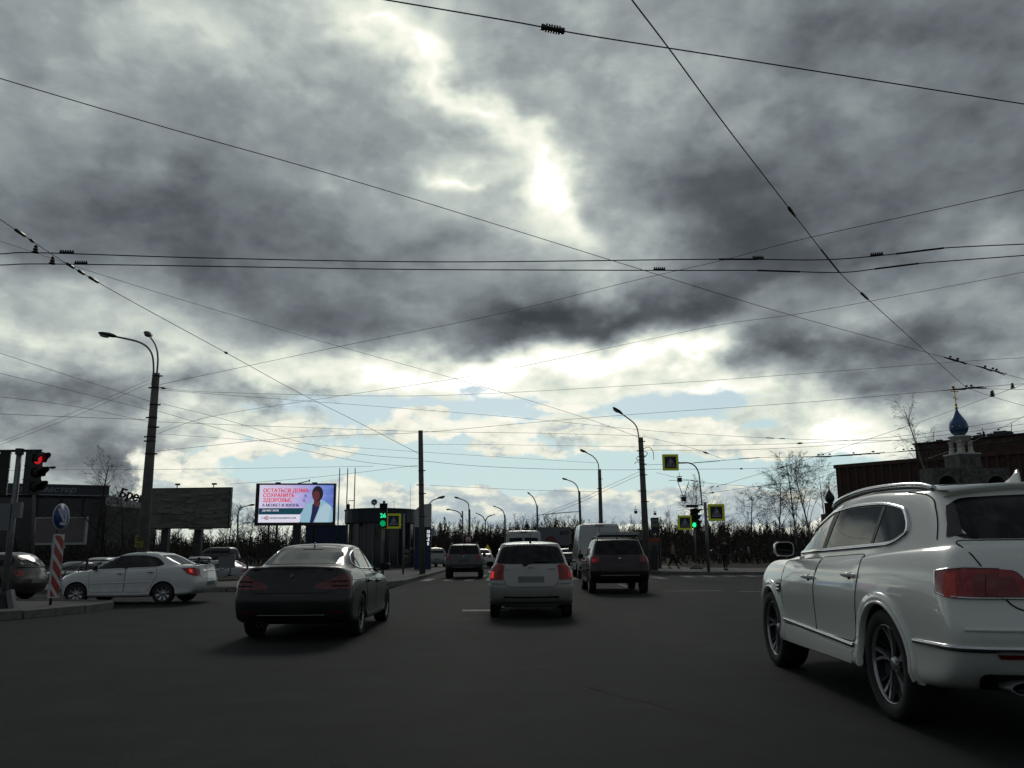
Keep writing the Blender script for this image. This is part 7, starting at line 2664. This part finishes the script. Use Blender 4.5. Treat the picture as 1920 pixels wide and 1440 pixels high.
wire('wire crossing the top of the view with one ribbed insulator', hw([(640, -14), (725, 0), (965, 41), (1100, 66), (1400, 113), (1920, 195), (2060, 216)], 6.6), .0075, fixings=[(1014, 1058, 'ribbed')])
wire('steep wire plunging from the top edge to the right of the dome', hw([(1150, -48), (1185, 0), (1255, 92), (1360, 235), (1470, 378), (1545, 475), (1575, 512), (1622, 556), (1700, 627), (1812, 727)], 6.3), .0075, fixings=[(1478, 1492, 'rod'), (1540, 1574, 'bar'), (1614, 1628, 'rod')])
wire('long span wire falling from upper left to the far right', hw([(-160, 98), (0, 147), (300, 236), (700, 350), (1185, 500), (1480, 590), (1800, 678), (1960, 722)], 7.0), .0065, fixings=[(1778, 1806, 'hardware'), (1840, 1880, 'hardware')])
wire('upper of the two level trolley wires above the junction', hw([(-120, 478), (0, 476), (75, 474), (400, 484), (830, 491), (1350, 486), (1545, 487), (1680, 476), (1770, 465), (1960, 456)], 5.9), .0085, 'trolley_wire', fixings=[(112, 138, 'comb'), (66, 66, 'hanger'), (1348, 1420, 'bar'), (1412, 1432, 'comb'), (1632, 1656, 'comb'), (1680, 1770, 'bar')])
wire('lower of the two level trolley wires above the junction', hw([(-120, 500), (0, 497), (100, 495), (500, 501), (760, 505), (1240, 507), (1420, 507), (1570, 511), (1650, 503), (1722, 494), (1960, 476)], 5.9), .0085, 'trolley_wire', fixings=[(140, 166, 'comb'), (98, 98, 'hanger'), (1226, 1247, 'comb'), (1420, 1500, 'bar'), (1640, 1722, 'bar')])
wire('left diagonal wire with insulators, dropping to the middle pole', [(u, v, th(u, v, h)) for u, v, h in ((-60, 366, 6.3), (0, 411, 6.3), (185, 530, 6.3), (425, 662, 6.4), (560, 736, 6.6), (680, 796, 6.9))] + [(788, 852, 45)], .0075, fixings=[(28, 48, 'rod'), (60, 68, 'knot'), (124, 140, 'rod'), (146, 158, 'rod'), (166, 188, 'rod'), (424, 430, 'knot')])
wire('wire sagging from the left edge to the right lamp pole', [(u, v, t) for u, v, t in [(-100, 424, 15), (0, 452, 17), (180, 512, 21), (400, 580, 26), (620, 645, 31), (870, 715, 37), (1080, 778, 42), (1204, 822, 46)]], .0065)
wire('wire climbing from the left lamp pole to the upper right edge', [(300, 721, 31), (640, 649, 29), (920, 592, 26), (1185, 527, 23), (1350, 489, 20), (1490, 452, 18), (1700, 405, 15.5), (1920, 356, 13.5), (2050, 326, 12.5)], .0065)
wire('fainter wire climbing from the left lamp pole to the right edge', [(298, 812, 31), (400, 780, 31), (620, 745, 31), (900, 702, 30), (1185, 643, 28), (1350, 609, 26), (1500, 588, 24), (1700, 552, 22), (1920, 510, 20), (2050, 484, 19)], .0055)
wire('nearly level wire from the left lamp pole to beyond the dome', [(299, 727, 31), (420, 736, 33), (800, 742, 38), (1200, 722, 36), (1500, 701, 32), (1800, 678, 28), (1960, 669, 26)], .006, fixings=[(306, 316, 'knot')])
wire('wire falling gently from the left lamp pole past the screen top', [(299, 731, 31), (560, 751, 36), (760, 766, 41), (980, 784, 46), (1250, 810, 52), (1510, 824, 50), (1700, 826, 48)], .0055, fixings=[(1438, 1452, 'rod'), (1464, 1472, 'rod')])
wire('taut wire from the left lamp pole over the middle pole to the right', [(297, 791, 31), (500, 799, 36), (788, 809, 45), (1000, 812, 46), (1202, 817, 46)], .006)
wire('wire rising from the left lamp pole across to the gilt cross', [(294, 846, 31), (560, 820, 40), (785, 811, 45), (1000, 792, 42), (1200, 776, 38), (1500, 755, 33), (1700, 738, 29), (1815, 728, 27), (1960, 716, 25)], .0065, fixings=[(1786, 1830, 'hardware')])
for (pts, lab) in (
    ([(-80, 636, 22), (0, 662, 24), (140, 708, 27), (283, 753, 30.8)], 'uppermost of the cables running in to the left lamp pole'),
    ([(-80, 682, 22), (0, 700, 24), (140, 734, 27), (281, 769, 30.8)], 'second cable running in to the left lamp pole'),
    ([(-80, 736, 22), (0, 744, 24), (140, 762, 27), (279, 791, 30.8)], 'lowest heavy cable running in to the left lamp pole'),
    ([(-80, 772, 40), (0, 776, 38), (140, 782, 35), (277, 787, 31.2)], 'faint level cable running in to the left lamp pole'),
    ([(-60, 842, 52), (0, 828, 48), (140, 772, 39), (280, 712, 31.2)], 'thin stay wire slanting up to the left lamp pole top'),
    ([(-60, 852, 52), (0, 834, 48), (140, 780, 39), (276, 720, 31.2)], 'second thin stay wire slanting up to the left lamp pole'),
    ([(299, 756, 31.2), (420, 786, 34), (560, 828, 38), (680, 852, 42), (786, 860, 45)], 'upper sagging cable between the left and middle poles'),
    ([(297, 771, 31.2), (420, 806, 34), (560, 842, 38), (680, 866, 42), (786, 876, 45)], 'lower sagging cable between the left and middle poles'),
    ([(294, 813, 31.2), (480, 826, 40), (650, 838, 52), (860, 852, 64), (1120, 868, 68)], 'wire from the left pole passing behind the middle pole'),
    ([(791, 864, 45), (900, 874, 46), (1050, 880, 46), (1205, 881, 46)], 'dark cable slung from middle pole to right lamp pole'),
    ([(791, 833, 45), (950, 834, 55), (1200, 838, 70)], 'faint level wire right of the middle pole head'),
    ([(-60, 884, 70), (90, 881, 68), (330, 880, 66), (700, 874, 62)], 'faint low wire crossing behind the left lamp pole'),
    ([(430, 908, 110), (600, 894, 100), (786, 872, 90)], 'hair thin wire rising over the lit screen'),
    ([(806, 910, 90), (1000, 919, 100), (1125, 922, 110)], 'hair thin wire over the far street lamps'),
):
    wire(lab, pts, .0065 if 'cable' in lab else .005)
for (pts, lab, fx) in (
    ([(1207, 836, 46), (1400, 834, 44), (1560, 828, 41), (1740, 812, 37), (1920, 782, 32), (2040, 760, 30)], 'upper trolley wire running right from the right lamp pole', [(1500, 1512, 'knot')]),
    ([(1210, 844, 46), (1400, 843, 44), (1600, 832, 40), (1760, 817, 36), (1920, 795, 32), (2040, 776, 30)], 'lower trolley wire running right from the right lamp pole', []),
    ([(1207, 880, 46), (1380, 879, 55), (1480, 876, 60), (1565, 873, 66)], 'level wire behind the curved arm toward the brown block', [(1466, 1480, 'knot'), (1390, 1402, 'knot')]),
    ([(1205, 872, 46), (1300, 868, 45), (1360, 863, 44), (1424, 858, 43), (1540, 856, 42), (1700, 846, 40), (1960, 822, 36)], 'contact wire with thick bars over the birch clump', [(1300, 1350, 'bar'), (1384, 1424, 'bar'), (1522, 1560, 'hardware'), (1572, 1640, 'hardware'), (1694, 1760, 'hardware'), (1840, 1920, 'hardware')]),
    ([(1345, 912, 72), (1465, 876, 58), (1560, 846, 50), (1620, 826, 45), (1740, 786, 39), (1850, 746, 34), (1960, 706, 31)], 'slanting wire climbing past the onion dome', [(1346, 1360, 'knot'), (1458, 1476, 'hardware'), (1862, 1872, 'hanger'), (1900, 1912, 'hanger')]),
    ([(1812, 727, 27), (1868, 746, 28), (1960, 772, 30)], 'short wire leaving the cross junction toward the right edge', [(1860, 1868, 'hanger')]),
    ([(1812, 728, 27), (1900, 730, 27), (1980, 730, 27)], 'level stub of wire right of the gilt cross', []),
    ([(1205, 818, 46), (1290, 838, 43), (1360, 862, 43)], 'stay wire from right lamp pole down to the contact wire', [(1324, 1332, 'knot')]),
    ([(1230, 886, 46), (1290, 900, 58), (1350, 908, 70), (1460, 915, 90)], 'thin span wire behind the curved sign arm', [(1288, 1316, 'bar')]),
    ([(1200, 884, 46), (1130, 916, 66), (1088, 936, 90), (1008, 968, 118)], 'trolley wire receding left from the right lamp pole', []),
    ([(1200, 890, 46), (1130, 922, 66), (1088, 942, 90), (1020, 968, 118)], 'second trolley wire receding from the right lamp pole', []),
    ([(1318, 926, 80), (1420, 912, 84), (1520, 900, 88), (1570, 884, 92)], 'low wire sloping up through the birch clump', [(1336, 1346, 'knot'), (1440, 1456, 'hardware')]),
    ([(1740, 860, 60), (1800, 838, 50), (1870, 806, 42), (1925, 778, 36)], 'steep wire right of the onion dome', [(1872, 1880, 'knot'), (1845, 1852, 'hanger')]),
    ([(1820, 818, 46), (1870, 813, 44), (1960, 803, 42)], 'short wire level with the belfry top', [(1820, 1840, 'hardware')]),
    ([(1008, 966, 118), (1050, 961, 105), (1086, 959, 92)], 'cross span bar between two far street lamps', [(1012, 1086, 'bar')]),
):
    wire(lab, pts, .006, fixings=fx)

for (u, v, t, lab, w_) in ((1274, 897, 58, 'dark box hanging from the thin span wire by the curved arm', .36), (1192, 958, 70, 'small box hanging left of the right lamp pole', .30), (1228, 961, 70, 'small lamp hanging right of the right lamp pole', .26), (1282, 933, 62, 'wired box with two raised horns above the crossing signs', .42)):
    p = at(u, v, t)
    w_ *= .75
    r = thing('hanging_box', lab, 'hanging box', p, R(20), 'boxes hanging on the wires')
    b = MB().use('dark_steel').box((0, 0, -.1), (w_, w_ * .7, w_ * 1.1)).box((0, 0, w_ * .48), (w_ * 1.15, w_ * .85, .04)).build('housing', r)
    if 'horns' in lab:
        MB().use('dark_steel').tube([(-.1, 0, .2), (-.45, 0, 1.2)], .025, 4).tube([(.1, 0, .2), (.5, 0, 1.2)], .025, 4).tube([(-1.2, 0, 1.25), (1.4, 0, 1.32)], .02, 4).build('horn', b)
    else:
        MB().use('dark_steel').tube([(0, 0, .15), (0, 0, .42)], .015, 4).build('hanger', b)

# ------------------------------------------------------------------ traffic
suv = build_luxury_suv().place((3.92, 8.25, 0), R(-1.2), 1.025)
bmw = build_dark_saloon().place((-3.33, 15.15, 0), R(0.3))
hat = build_hatchback().place((.34, 18.6, 0), R(0))
hat.scale = (.965, 1, 1)
red = build_red_crossover().place((3.20, 27.7, 0), R(0))
gry = build_grey_crossover().place((-2.45, 43.2, 0), R(1))
wht = build_white_saloon().place((-10.35, 23.3, 0), R(89))
wht.scale = (1, .93, .90)
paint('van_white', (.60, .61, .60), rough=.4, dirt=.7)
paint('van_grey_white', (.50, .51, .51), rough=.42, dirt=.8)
build_van('delivery_van', 'tall white delivery van without rear windows beside the dark red crossover', 'van_white', True).place((3.95, 41.2, 0), 0)
build_van('delivery_van', 'white van with rear windows directly ahead of the hatchback', 'van_grey_white', False).place((.55, 48.5, 0), 0)
o = build_simple_car('hatchback', 'dark brown hatchback partly behind the red traffic light post', 'dark_brown', (.020, .011, .009), 'hatch').place((-16.1, 25.2, 0), R(90))
o.scale = (1, 1, .93)
cars = [
    ('parked_car', 'white saloon far ahead between crossover and hatchback', 'far_white', (.58, .59, .58), 'saloon', (904, 1066, 66), 0, 0),
    ('parked_car', 'pale car parked by the left kerb under the price pylon', 'far_silver', (.36, .37, .38), 'hatch', (808, 1056, 66), -6.2, 20),
    ('parked_car', 'black car parked behind the striped board', 'far_black', (.02, .02, .022), 'saloon', (140, 1072, 46), 0, 172),
    ('parked_car', 'white estate parked behind the bonnet of the white saloon', 'far_white', (.58, .59, .58), 'suv', (184, 1072, 49), 0, 175),
    ('parked_car', 'white car parked right behind the boot of the white saloon', 'far_white', (.58, .59, .58), 'suv', (374, 1066, 49), 0, 20),
    ('parked_car', 'silver car parked between white saloon and dark saloon', 'far_silver', (.36, .37, .38), 'saloon', (410, 1064, 48), 0, 75),
    ('parked_car', 'dark car with glinting roof under the grey billboard', 'far_black', (.02, .02, .022), 'suv', (400, 1054, 68), 0, 80),
    ('parked_car', 'pale car parked far behind the person in black', 'far_silver', (.36, .37, .38), 'hatch', (1346, 1044, 125), 0, 80),
    ('parked_car', 'white car parked furthest right beyond the right pavement', 'far_white', (.58, .59, .58), 'saloon', (1400, 1043, 140), 0, 95),
    ('parked_car', 'dark car in the road between the hatchback and the tall van', 'far_black', (.02, .02, .022), 'saloon', (1062, 1060, 76), 0, 0),
    ('parked_car', 'silver car seen just past the left flank of the tall van', 'far_silver', (.36, .37, .38), 'hatch', (1048, 1056, 92), 0, 180),
]
protos = {}
for (nm, lab, pm, colr, kind, (u, v, t), xo, rz) in cars:
    p = at(u, v, t)
    key = (pm, kind)
    if key in protos:
        r = copy_tree(protos[key].root)
        r['label'] = lab
    else:
        c = build_simple_car(nm, lab, pm, colr, kind, group='cars parked round the junction')
        protos[key] = c
        r = c.root
    r.location = (p.x, p.y, .0 if -4 < p.x < 7.2 else (-.55 if (-61 < p.x < -15 and p.y < 53) else .116))
    r.rotation_euler = (0, 0, R(rz))

S.cycles.use_adaptive_sampling = True
S.cycles.adaptive_threshold = 0.02
S.cycles.max_bounces = 6
S.cycles.diffuse_bounces = 3
S.cycles.glossy_bounces = 3
S.cycles.use_denoising = True
bpy.context.view_layer.update()
